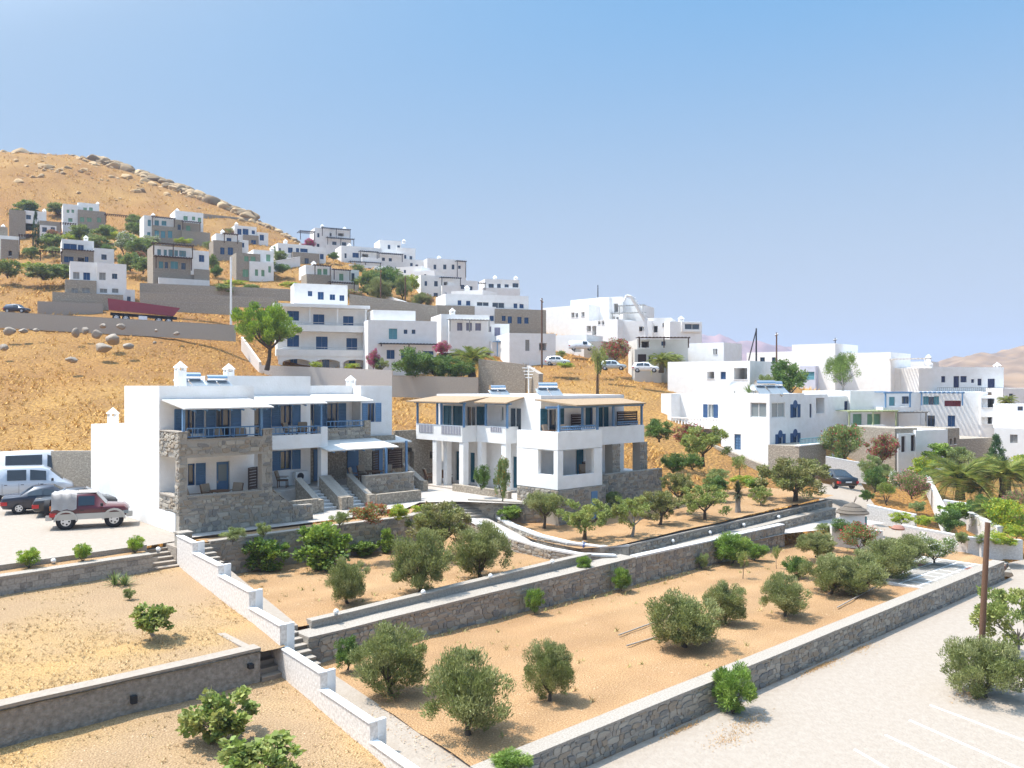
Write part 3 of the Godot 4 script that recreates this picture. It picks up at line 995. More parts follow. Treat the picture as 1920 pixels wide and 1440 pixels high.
# ------------------------------------------------------------------ vehicles
# stations along x: [x, bottom, belt, roof, half width, half roof width]
func car(called: String, label: String, category: String, at: Vector3, turn: float, s: Array, glass: Array, paint: Material, wheels: Array, wr: float, extra := {}) -> Node3D:
	var t := thing(called, label, category, at, turn)
	var ring := func(e: Array) -> Array:
		var out := []
		var w: float = e[4]
		var q: float = e[5]
		var half := [[w * 0.86, e[1]], [w, e[1] + 0.12], [w, e[2] - 0.1], [w * 0.965, e[2]], [q, e[3] - 0.06], [q * 0.86, e[3]]]
		for p in half:
			out.append(Vector3(e[0], p[1], p[0]))
		for i in range(5, -1, -1):
			out.append(Vector3(e[0], half[i][1], -half[i][0]))
		return out
	var st := SurfaceTool.new()
	st.begin(Mesh.PRIMITIVE_TRIANGLES)
	st.set_smooth_group(0)
	var rings := []
	for e in s:
		rings.append(ring.call(e))
	for i in rings.size() - 1:
		for k in 12:
			var m := (k + 1) % 12
			for v in [rings[i][k], rings[i + 1][k], rings[i + 1][m], rings[i][k], rings[i + 1][m], rings[i][m]]:
				st.add_vertex(v)
	for k in range(1, 11):
		for v in [rings[0][0], rings[0][k], rings[0][k + 1]]:
			st.add_vertex(v)
		var z: Array = rings[rings.size() - 1]
		for v in [z[0], z[k + 1], z[k]]:
			st.add_vertex(v)
	st.index()
	st.generate_normals()
	part("body", st, paint, t)
	var at_x := func(x: float) -> Array:
		for i in s.size() - 1:
			if x <= s[i + 1][0]:
				var f: float = (x - s[i][0]) / (s[i + 1][0] - s[i][0])
				var e := []
				for k in 6:
					e.append(lerp(float(s[i][k]), float(s[i + 1][k]), f))
				return e
		return s[s.size() - 1]
	for g in glass:
		if g[0] == "side":
			for sd in [-1.0, 1.0]:
				var gs := surf()
				var a: Array = at_x.call(g[1])
				var b: Array = at_x.call(g[2])
				var lift := Vector3(0, 0.012, 0.03 * sd)
				var cor := func(e: Array, f: float) -> Vector3: return Vector3(e[0], lerp(float(e[2]), float(e[3]) - 0.06, f), lerp(float(e[4]) * 0.965, float(e[5]), f) * sd) + lift
				var p := [cor.call(a, 0.08), cor.call(b, 0.08), cor.call(b, 0.88), cor.call(a, 0.88)]
				if sd < 0:
					p.reverse()
				quad(gs, p[0], p[1], p[2], p[3])
				part("side_window", gs, M["glass"], t)
		else:
			var a2: Array = s[g[1]]
			var b2: Array = s[g[1] + 1]
			var up := Vector3(0.0, 0.02, 0)
			var gs2 := surf()
			var n := ((Vector3(b2[0], b2[3], 0) - Vector3(a2[0], a2[3], 0)).cross(Vector3(0, 0, -1))).normalized() * 0.015
			if n.y < 0:
				n = -n
			var f0 := Vector3(a2[0], a2[3], a2[5] * 0.84).lerp(Vector3(b2[0], b2[3], b2[5] * 0.84), 0.06)
			var f1 := Vector3(a2[0], a2[3], a2[5] * 0.84).lerp(Vector3(b2[0], b2[3], b2[5] * 0.84), 0.94)
			quad(gs2, f0 + n, f1 + n, Vector3(f1.x, f1.y, -f1.z) + n, Vector3(f0.x, f0.y, -f0.z) + n)
			part("windscreen" if g[0] == "front" else "rear_window", gs2, M["glass"], t)
	for w in wheels:
		for sd in [-1.0, 1.0]:
			wheel(t, Vector3(w[0], wr, w[1] * sd), wr, 0.22, sd)
			var arch := surf()
			tube(arch, [Vector3(w[0], wr + 0.02, (w[1] - 0.16) * sd), Vector3(w[0], wr + 0.02, (w[1] + 0.06) * sd)], [wr * 1.17, wr * 1.17], 18)
			part("wheel_arch", arch, M["rubber"], t)
	for x in extra.get("seams", [-0.28, 0.75, -1.15]):
		var e: Array = at_x.call(x)
		for sd in [-1.0, 1.0]:
			part("door_gap", one_box(x - 0.008, x + 0.008, e[1] + 0.16, e[2] - 0.1, e[4] * sd - 0.006, e[4] * sd + 0.006), M["rubber"], t)
			part("door_handle", one_box(x + 0.1, x + 0.26, e[2] - 0.2, e[2] - 0.165, e[4] * sd - 0.02, e[4] * sd + 0.02), M["rubber"], t)
	part("rear_plate", one_box(s[0][0] - 0.012, s[0][0] + 0.02, s[0][1] + 0.12, s[0][1] + 0.23, -0.26, 0.26), M["plastic_white"], t)
	var r: Array = s[0]
	var fr: Array = s[s.size() - 1]
	for sd in [-1.0, 1.0]:
		part("tail_light", one_box(r[0] - 0.02, r[0] + 0.3, r[2] - 0.24, r[2] - 0.05, sd * (r[4] - 0.02) - 0.1, sd * (r[4] - 0.02) + 0.1), M["lamp_red"], t)
		part("headlight", one_box(fr[0] - 0.25, fr[0] + 0.02, fr[2] - 0.22, fr[2] - 0.06, sd * (fr[4] - 0.06) - 0.12, sd * (fr[4] - 0.06) + 0.12), M["glass_pale"], t)
		part("mirror", one_box(extra.get("mirror", 0.6) - 0.06, extra.get("mirror", 0.6) + 0.06, s[2][2] - 0.02, s[2][2] + 0.14, sd * (s[2][4] + 0.1) - 0.08, sd * (s[2][4] + 0.1) + 0.08), M["rubber"], t)
	return t

func wheel(t: Node, at: Vector3, r: float, w: float, sd: float) -> void:
	var st := surf()
	var d := Vector3(0, 0, w / 2)
	tube(st, [-d, -d * 0.8, d * 0.8, d], [r * 0.9, r, r, r * 0.9], 20)
	var o := part("wheel", st, M["rubber"], t)
	o.position = at
	var rm := surf()
	tube(rm, [Vector3(0, 0, sd * w * 0.4), Vector3(0, 0, sd * w * 0.52)], [r * 0.62, r * 0.58], 18)
	var ri := part("rim", rm, M["rim"], o)
	for k in 5:
		var a := TAU * k / 5
		var h := surf()
		tube(h, [Vector3(cos(a) * r * 0.38, sin(a) * r * 0.38, sd * w * 0.5), Vector3(cos(a) * r * 0.38, sin(a) * r * 0.38, sd * w * 0.54)], [r * 0.12, r * 0.12], 8)
		ri.name = "rim"
		part("rim_hole", h, M["rubber"], o)

const SEDAN := [[-2.2, 0.42, 0.72, 0.74, 0.78, 0.6], [-2.1, 0.28, 0.9, 0.93, 0.84, 0.7], [-1.35, 0.22, 0.93, 0.97, 0.87, 0.72], [-0.65, 0.2, 0.92, 1.4, 0.88, 0.6], [0.25, 0.2, 0.9, 1.42, 0.88, 0.62], [1.05, 0.2, 0.88, 0.93, 0.88, 0.72], [1.9, 0.24, 0.76, 0.8, 0.84, 0.7], [2.15, 0.34, 0.62, 0.64, 0.74, 0.55]]
const SUV := [[-2.2, 0.5, 0.9, 0.95, 0.82, 0.7], [-2.1, 0.34, 1.0, 1.1, 0.88, 0.74], [-1.75, 0.28, 1.02, 1.6, 0.9, 0.66], [-0.3, 0.26, 1.0, 1.68, 0.91, 0.68], [0.4, 0.26, 0.98, 1.64, 0.91, 0.66], [1.1, 0.26, 0.97, 1.05, 0.9, 0.75], [1.95, 0.3, 0.88, 0.92, 0.87, 0.72], [2.15, 0.4, 0.7, 0.72, 0.78, 0.6]]
const VAN := [[-2.55, 0.5, 1.1, 1.5, 0.9, 0.8], [-2.5, 0.35, 1.15, 1.95, 0.96, 0.82], [-1.0, 0.3, 1.15, 2.0, 0.97, 0.84], [0.9, 0.3, 1.13, 1.97, 0.97, 0.83], [1.3, 0.3, 1.1, 1.8, 0.96, 0.8], [2.05, 0.3, 1.05, 1.12, 0.95, 0.78], [2.5, 0.35, 0.85, 0.88, 0.88, 0.7], [2.6, 0.45, 0.7, 0.72, 0.8, 0.6]]
const HIGH_VAN := [[-2.85, 0.5, 1.2, 2.0, 0.92, 0.8], [-2.8, 0.35, 1.25, 2.5, 0.98, 0.82], [-1.0, 0.3, 1.25, 2.58, 1.0, 0.84], [0.7, 0.3, 1.25, 2.55, 1.0, 0.82], [1.3, 0.3, 1.22, 2.2, 0.99, 0.8], [2.1, 0.3, 1.15, 1.25, 0.97, 0.8], [2.7, 0.35, 0.95, 0.98, 0.9, 0.72], [2.85, 0.45, 0.75, 0.77, 0.82, 0.62]]
const OFFROAD := [[-1.85, 0.62, 0.9, 0.95, 0.8, 0.72], [-1.82, 0.55, 1.12, 1.2, 0.85, 0.76], [-1.7, 0.5, 1.14, 1.74, 0.86, 0.7], [-0.2, 0.5, 1.12, 1.8, 0.87, 0.7], [0.25, 0.5, 1.12, 1.76, 0.87, 0.68], [0.75, 0.5, 1.12, 1.16, 0.86, 0.76], [1.6, 0.52, 1.06, 1.1, 0.84, 0.76], [1.78, 0.62, 0.9, 0.93, 0.8, 0.7]]

# ------------------------------------------------------------------ the terraces
func coping(parent: Node, a: Vector2, b: Vector2, th: float, t0: float, t1: float, m := "coping", over := 0.05) -> void:
	var dir := (b - a).normalized()
	var n := Vector2(dir.y, -dir.x)
	var st := surf()
	var k: int = max(1, int(a.distance_to(b) / 1.6))
	var r := RandomNumberGenerator.new()
	r.seed = int(a.x * 100.0 + b.y * 37.0)
	var last := r.randf_range(-0.015, 0.015)
	for i in k:
		var nxt := r.randf_range(-0.018, 0.018)
		var p := a.lerp(b, float(i) / k)
		var q := a.lerp(b, float(i + 1) / k)
		var ya: float = lerp(t0, t1, float(i) / k)
		var yb: float = lerp(t0, t1, float(i + 1) / k)
		prism(st, p - n * (over + last), q - n * (over + nxt), th + 2 * over, ya, yb, ya + 0.08 + last, yb + 0.08 + nxt)
		last = nxt
	part("coping", st, M[m], parent)

func retaining_wall(label: String, a: Vector2, b: Vector2, th: float, base0: float, base1: float, t0: float, t1: float, laid: int, m := "mortar", cap := "coping", size := 0.3) -> Node3D:
	var w := thing("retaining_wall" if laid > 0 else "garden_wall", label, "wall")
	var st := surf()
	prism(st, a, b, th, base0 - 0.4, base1 - 0.4, t0, t1)
	part("core", st, M[m], w)
	if cap != "":
		coping(w, a, b, th, t0, t1, cap)
	if laid > 0:
		var dir := (b - a).normalized()
		var nn := Vector3(-dir.y, 0, dir.x)
		masonry(w, Vector3(a.x, min(base0, base1) - 0.1, a.y), Vector3(dir.x, 0, dir.y), nn, a.distance_to(b), base0 - 0.1, base1 - 0.1, t0, t1, int(a.x * 31.0 + a.y * 7.0), laid, size)
	return w

func curved_wall(label: String, pts: Array, th: float, drop: float, laid: int) -> void:    # pts: [x, top, z, foot]
	var w := thing("curved_stone_wall", label, "wall")
	var st := surf()
	var cp := surf()
	for i in pts.size() - 1:
		var a := Vector2(pts[i][0], pts[i][2])
		var b := Vector2(pts[i + 1][0], pts[i + 1][2])
		prism(st, a, b, th, pts[i][3] - 0.4, pts[i + 1][3] - 0.4, pts[i][1], pts[i + 1][1])
		var dir := (b - a).normalized()
		var n := Vector2(dir.y, -dir.x)
		prism(cp, a - n * 0.05, b - n * 0.05, th + 0.1, pts[i][1], pts[i + 1][1], pts[i][1] + 0.09, pts[i + 1][1] + 0.09)
		masonry(w, Vector3(a.x, pts[i][3] - 0.1, a.y), Vector3(dir.x, 0, dir.y), Vector3(-dir.y, 0, dir.x), a.distance_to(b), pts[i][3] - 0.1, pts[i + 1][3] - 0.1, pts[i][1], pts[i + 1][1], 900 + i * 13 + laid, laid / (pts.size() - 1), 0.3)
	part("core", st, M["mortar"], w)
	part("coping", cp, M["paint"], w)

func build_terraces() -> void:
	var flat := func(y: float): return func(_x, _z): return y
	var plain := func(c: Color): return func(x, z): return c * (1.0 + 0.12 * patch_noise.get_noise_2d(x * 6.0, z * 6.0))
	var grey := func(x, z): return Color.WHITE
	var V := func(a: Array) -> Array:
		var o := []
		for i in range(0, a.size(), 2):
			o.append(Vector2(a[i], a[i + 1]))
		return o
	# ground under everything, then each level
	var gd := surf()
	box(gd, -2500, 2500, -9.0, -8.5, -2500, 2500)
	structure("ground", gd, M["soil_far"])
	patch("parking_lot", V.call([10.0, -8.0, 14.0, -16.1, 52.5, -16.1, 56.0, -17.5, 95.0, -12.0, 95.0, 5.0, 10.0, 5.0]), func(x, z): return -3.65, 2.0, grey, M["concrete"], 0.015)
	patch("lower_terrace_ground", V.call([15.2, -27.3, 15.1, -25.8, 14.1, -16.2, 51.5, -16.2, 54.5, -20.0, 52.0, -27.3]), func(x, z): return -2.92, 0.5, soil_tint, M["soil"], 0.07)
	patch("upper_terrace_ground", V.call([15.6, -38.2, 15.0, -28.0, 33.0, -28.0, 32.6, -29.5, 32.2, -33.5, 34.0, -38.6, 33.0, -40.5, 28.0, -38.2]), func(x, z): return -1.78, 0.5, soil_tint, M["soil"], 0.07)
	patch("orchard_ground", V.call([35.2, -40.2, 31.6, -33.0, 31.6, -29.4, 33.4, -28.6, 57.0, -28.8, 57.5, -35.0, 47.0, -38.0, 38.0, -34.6, 36.0, -35.0]), func(x, z): return -1.28 + 0.02 * (x - 33.0), 0.5, soil_tint, M["soil"], 0.06)
	patch("dry_terrace_ground", V.call([-12.0, -35.6, 7.4, -36.1, 14.3, -36.9, 13.3, -25.4, -12.0, -25.2]), func(x, z): return lerp(-1.5, -0.85, clamp((-25.4 - z) / 11.0, 0.0, 1.0)), 0.5, straw_tint, M["soil"], 0.06)
	patch("dry_lower_ground", V.call([-12.0, -25.6, 13.2, -25.6, 12.4, -15.0, 11.0, -6.0, -12.0, -6.0]), func(x, z): return lerp(-2.45, -3.3, clamp((z + 25.6) / 12.0, 0.0, 1.0)), 0.5, straw_tint, M["soil"], 0.08)
	patch("parking_ground", V.call([-15.0, -35.85, 13.3, -37.95, 14.4, -38.2, 15.45, -38.4, 15.45, -61.0, 13.5, -69.5, -15.0, -72.0]), func(x, z): return -0.02, 1.5, grey, M["concrete"], 0.015)
	patch("courtyard_paving", V.call([14.9, -40.3, 14.9, -39.1, 27.5, -39.3, 30.5, -41.5, 32.3, -40.4, 34.6, -36.9, 36.5, -35.4, 39.0, -38.0, 39.0, -52.0, 29.0, -53.0, 20.5, -46.0]), func(x, z): return -0.1, 1.5, grey, M["paving"], 0.01)
	patch("flower_bed_soil", V.call([15.9, -39.15, 15.9, -38.0, 27.0, -37.9, 30.4, -41.3, 27.5, -39.2]), func(x, z): return -0.2, 0.5, soil_tint, M["soil"], 0.06)
	# white stepped wall and the stair path beside it
	var w := thing("stepped_white_wall", "long white wall stepping down beside the garden stairs", "wall")
	var cuts := [-36.9, -34.74, -31.57, -28.32, -25.55, -22.5, -19.4, -10.0]
	var tops := [0.44, 0.04, -0.32, -0.88, -1.6, -2.1, -2.6]
	for i in 7:
		var xa: float = 14.45 + (cuts[i] + 36.8) * -0.0904
		var xb: float = 14.45 + (cuts[i + 1] + 36.8) * -0.0904
		var st := surf()
		prism(st, Vector2(xa, cuts[i]), Vector2(xb, cuts[i + 1]), -0.24, tops[i] - 2.6, tops[i] - 2.6, tops[i], tops[i])
		part("wall_section", st, M["white_old"], w)
		var cp := surf()
		prism(cp, Vector2(xa - 0.01, cuts[i]), Vector2(xb - 0.01, cuts[i + 1]), -0.26, tops[i], tops[i], tops[i] + 0.035, tops[i] + 0.035)
		part("coping", cp, M["white"], w)
		part("end_pier", one_box(xb - 0.012, xb + 0.26, tops[i] - 1.0, tops[i] + 0.045, cuts[i + 1] - 0.1, cuts[i + 1] + 0.015), M["white"], w)
	var s := thing("garden_stairway", "concrete garden path with two flights of steps beside the white wall", "stairs")
	steps(s, 14.75, 16.1, -38.3, -36.4, -0.1, -1.0, 5, "coping")
	steps(s, 13.75, 15.0, -28.0, -25.8, -1.72, -2.9, 7, "coping")
	var pt := surf()
	hexa(pt, [Vector3(14.3, -2.6, -28.0), Vector3(15.15, -2.6, -28.0), Vector3(16.1, -2.6, -36.4), Vector3(14.65, -2.6, -36.4), Vector3(13.85, -1.72, -28.0), Vector3(15.15, -1.72, -28.0), Vector3(16.1, -1.0, -36.4), Vector3(14.65, -1.0, -36.4)])
	hexa(pt, [Vector3(12.3, -4, -11.0), Vector3(13.7, -4, -11.0), Vector3(15.15, -4, -25.8), Vector3(13.6, -4, -25.8), Vector3(12.3, -3.1, -11.0), Vector3(13.7, -3.1, -11.0), Vector3(15.15, -2.86, -25.8), Vector3(13.6, -2.86, -25.8)])
	part("ramp", pt, M["concrete"], s)
	var pil := thing("gate_pillar", "short stone pillar at the head of the white stair wall", "pillar", Vector3(14.3, 0, -37.4))
	part("shaft", one_box(0, 0.55, -0.3, 0.5, 0, 0.55), M["mortar"], pil)
	part("cap", one_box(-0.04, 0.59, 0.5, 0.57, -0.04, 0.59), M["coping"], pil)
	masonry(pil, Vector3(0, -0.3, 0.55), Vector3.RIGHT, Vector3.BACK, 0.55, -0.3, -0.3, 0.48, 0.48, 5, 30, 0.26)
	# left terraces
	var w1 := retaining_wall("grey block wall under the parking planter", Vector2(-12, -34.6), Vector2(13.1, -36.65), 0.45, -0.9, -0.9, -0.22, -0.22, 0, "greywall")
	for i in 3:
		for k in 34:
			var f0 := (k + (0.5 if i % 2 == 1 else 0.0)) * 0.42
			var x := 12.9 - f0
			if x < -1.0: continue
			var z := -34.6 + (x + 12.0) * -2.05 / 25.1
			var b := part("block", one_box(0, 0.405, 0, 0.2, 0, 0.03), M["plaster_wall"] if (k * 7 + i * 3) % 4 == 0 else M["greywall"], w1)
			b.position = Vector3(x, -0.93 + i * 0.215, z - 0.01)
			b.rotation.y = 0.0815
	var kerb := surf()
	prism(kerb, Vector2(-12, -36.0), Vector2(13.3, -37.9), 0.18, -0.3, -0.3, 0.04, 0.04)
	part(numbered("parking_kerb"), kerb, M["coping"], self).set_meta("kind", "structure")
	patch("planter_soil", V.call([-12.0, -36.0, -12.0, -35.0, 13.0, -37.0, 13.2, -37.9]), func(x, z): return -0.18, 0.6, soil_tint, M["soil"], 0.05)
	var s1 := thing("side_steps", "short flight of concrete steps beside the block wall end", "stairs")
	steps(s1, 13.2, 14.35, -38.3, -36.6, -0.05, -0.9, 5, "concrete")
	structure("step_landing", one_box(14.2, 15.0, -1.3, -0.06, -38.5, -36.95), M["concrete"])
	var w2 := retaining_wall("long grey plastered terrace wall with two drain holes", Vector2(-12, -25.3), Vector2(12.45, -25.45), 0.42, -2.5, -2.5, -1.46, -1.46, 0, "plaster_wall", "concrete")
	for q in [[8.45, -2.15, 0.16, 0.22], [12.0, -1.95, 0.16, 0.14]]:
		part("drain_hole_shade", one_box(q[0], q[0] + q[2], q[1], q[1] + q[3], -25.5, -25.27), M["rubber"], w2)  # no pipe here: solid black boxes paint the shade inside the drain holes
	var s2 := thing("side_steps", "short flight of concrete steps beside the plastered terrace wall", "stairs")
	steps(s2, 12.5, 13.4, -27.3, -25.4, -1.4, -2.5, 6, "concrete")
	var wr := surf()
	prism(wr, Vector2(12.3, -28.0), Vector2(13.4, -28.0), 0.3, -1.9, -1.9, -1.38, -1.38)
	prism(wr, Vector2(12.3, -27.98), Vector2(12.3, -25.6), -0.25, -1.9, -1.9, -1.38, -1.38)
	part("edge", wr, M["concrete"], s2)
	# stone walls of the right terraces
	retaining_wall("lowest stone retaining wall along the concrete lot", Vector2(13.9, -16.2), Vector2(51.3, -16.2), 0.5, -3.65, -3.65, -2.82, -2.74, 300)
	retaining_wall("dark middle stone retaining wall between the two olive terraces", Vector2(15.0, -27.0), Vector2(33.0, -27.0), 0.9, -2.92, -2.92, -2.0, -1.62, 300)
	retaining_wall("stone wall carrying the sloping path, below the curved wall", Vector2(33.03, -27.0), Vector2(47.5, -27.2), 0.35, -2.92, -2.8, -1.62, -1.62, 220, "mortar", "paint")
	retaining_wall("low grey kerb wall with globe lamps above the middle wall", Vector2(15.6, -27.85), Vector2(30.8, -27.95), 0.3, -2.0, -1.7, -1.7, -1.3, 0, "greywall")
	retaining_wall("stone flower bed wall below the white balcony house", Vector2(16.1, -37.9), Vector2(27.2, -37.75), 0.35, -1.8, -1.8, -0.22, -0.2, 200)
	retaining_wall("stone bed wall end turning back toward the courtyard", Vector2(27.23, -37.75), Vector2(32.0, -40.6), 0.35, -1.8, -1.6, -0.2, -0.2, 60)
	curved_wall("outer curved stone wall with white coping along the path", [[32.7, -1.1, -39.8, -1.8], [31.2, -1.15, -36.2, -1.8], [30.35, -1.22, -32.9, -1.8], [30.2, -1.32, -30.6, -1.8], [30.7, -1.42, -28.7, -1.8], [32.3, -1.55, -27.6, -1.8]], 0.3, 0.5, 150)
	curved_wall("inner curved stone wall with white coping holding the orchard", [[34.6, -1.05, -39.7, -1.5], [32.8, -1.08, -36.0, -1.55], [31.7, -1.12, -32.6, -1.65], [31.75, -1.22, -30.4, -1.8], [32.6, -1.35, -29.0, -1.95], [34.4, -1.42, -28.55, -2.05]], 0.3, 0.5, 150)
	retaining_wall("straight stone orchard wall above the sloping path", Vector2(34.45, -28.55), Vector2(56.5, -28.7), 0.4, -2.05, -1.9, -1.42, -1.12, 200)
	retaining_wall("lower stone ledge of the orchard wall", Vector2(36.5, -28.0), Vector2(55.5, -27.95), 0.5, -2.05, -2.1, -1.9, -1.5, 120)
	retaining_wall("stone wall holding the courtyard beside its steps", Vector2(33.2, -40.2), Vector2(34.75, -36.8), 0.3, -1.5, -1.4, -0.1, -0.1, 50)
	retaining_wall("stone wall holding the courtyard corner by the bay", Vector2(34.77, -36.8), Vector2(36.4, -35.3), 0.3, -1.5, -1.4, -0.1, -0.1, 40)
	var path := surf()
	var inn := [[33.9, -1.0, -39.9], [32.75, -1.25, -36.0], [31.65, -1.5, -32.6], [31.7, -1.75, -30.4], [32.55, -1.95, -29.0], [34.4, -2.05, -28.5], [48.0, -2.1, -28.3], [56.0, -2.0, -27.5]]
	var out := [[32.5, -1.0, -39.9], [31.2, -1.25, -36.2], [30.3, -1.5, -32.9], [30.2, -1.75, -30.6], [30.7, -1.95, -28.7], [33.0, -2.05, -27.2], [47.5, -2.1, -27.0], [55.5, -2.05, -24.5]]
	for i in 7:
		var a := Vector3(inn[i][0], inn[i][1], inn[i][2])
		var b := Vector3(inn[i + 1][0], inn[i + 1][1], inn[i + 1][2])
		var c := Vector3(out[i + 1][0], out[i + 1][1], out[i + 1][2])
		var d := Vector3(out[i][0], out[i][1], out[i][2])
		quad(path, d, c, b, a)
	structure("curved_path", path, M["paving"])
	var cs := thing("courtyard_steps", "broad stone steps from the courtyard down to the curved path", "stairs")
	for i in 6:
		var st := surf()
		var f := i / 6.0
		var a := Vector2(32.1, -41.3).lerp(Vector2(31.9, -39.4), f)
		var b := Vector2(34.2, -40.0).lerp(Vector2(33.6, -38.9), f)
		var y := -0.12 - 0.15 * i
		prism(st, Vector2(a.x - 0.6, a.y + 0.3), Vector2(b.x, b.y), 0.5, y - 0.5, y - 0.5, y, y)
		part("step", st, M["coping"], cs)
	# paved patch at the end of the lower terrace
	var pv := thing("paved_patch", "patch of square grey and red slabs at the end of the terrace", "paving", Vector3(0, -2.86, 0))
	for i in 8:
		for k in 5:
			var x := 42.6 + i * 0.95
			var z := -20.6 + k * 0.85
			var red := (i == 2 and k == 1) or (i == 6 and k == 4) or (i == 5 and k == 1)
			var b := part("slab", one_box(x, x + 0.78, -0.1, 0.03 + 0.01 * ((i * 3 + k) % 3), z, z + 0.7), M["tile_red"] if red else M["tile_grey"], pv)
			b.name = "slab"
	part("grout", one_box(42.4, 50.3, -0.12, 0.02, -20.8, -16.4), M["paint"], pv)
	# parking bay lines, leaf litter strips
	var n := 0
	for q in [[Vector3(24.1, -3.63, -11.6), Vector3(23.11, -3.63, -9.38)], [Vector3(25.78, -3.63, -11.44), Vector3(24.62, -3.63, -8.2)], [Vector3(27.48, -3.63, -11.43), Vector3(26.15, -3.63, -7.63)], [Vector3(29.27, -3.63, -11.5), Vector3(28.26, -3.63, -7.83)], [Vector3(45.5, -3.63, -19.01), Vector3(45.5, -3.63, -19.01)]]:
		if q[0].distance_to(q[1]) < 0.5: continue
		var st := surf()
		prism(st, Vector2(q[0].x, q[0].z), Vector2(q[1].x, q[1].z), 0.085, -3.66, -3.66, -3.628, -3.628)
		structure("parking_line", st, M["paint"])
	# globe lamps on the walls
	for q in [[16.6, -27.9, -1.55], [20.6, -27.9, -1.48], [24.2, -27.9, -1.38], [28.0, -27.92, -1.3]]:
		lamp_globe(Vector3(q[0], q[2], q[1] + 0.12), "white globe lamp on the low grey kerb wall", "globe lamps on the kerb wall")
	for q in [[38.0, -1.42], [41.5, -1.37], [45.0, -1.32], [49.0, -1.26]]:
		lamp_globe(Vector3(q[0], q[1] - 0.25, -28.45), "white globe lamp on the orchard wall", "globe lamps on the orchard wall")
	lamp_globe(Vector3(9.5, -0.14, -37.41), "white globe lamp on the parking planter wall", "globe lamps on the planter wall")
	lamp_globe(Vector3(13.46, -0.14, -37.01), "white globe lamp on the parking planter wall", "globe lamps on the planter wall")
	var sg := thing("garden_sign", "small blue sign on a white post by the curved wall", "sign", Vector3(32.19, -1.6, -29.75))
	part("post", one_box(-0.04, 0.04, -0.6, 0.55, -0.04, 0.04), M["paint"], sg)
	var bd := part("board", one_box(-0.45, 0.45, 0.25, 0.42, 0.045, 0.075), M["sign_blue"], sg)
	bd.rotation.y = 0.6

# ------------------------------------------------------------------ white balcony house
func facade_item(t: Node, kind: String, z: float, x0: float, x1: float, y0: float, y1: float, lw: float, rw: float, m: String, door := false) -> void:
	window(t, kind, x1 - x0, y1 - y0, Transform3D(FRONT, Vector3(x0, y0, z)), 0.16, 8, door)
	if lw > 0:
		open_shutter(t, m, lw, y1 - y0, Transform3D(FRONT, Vector3(x0 - lw - 0.02, y0, z + 0.01)))
	if rw > 0:
		open_shutter(t, m, rw, y1 - y0, Transform3D(FRONT, Vector3(x1 + 0.02, y0, z + 0.01)))

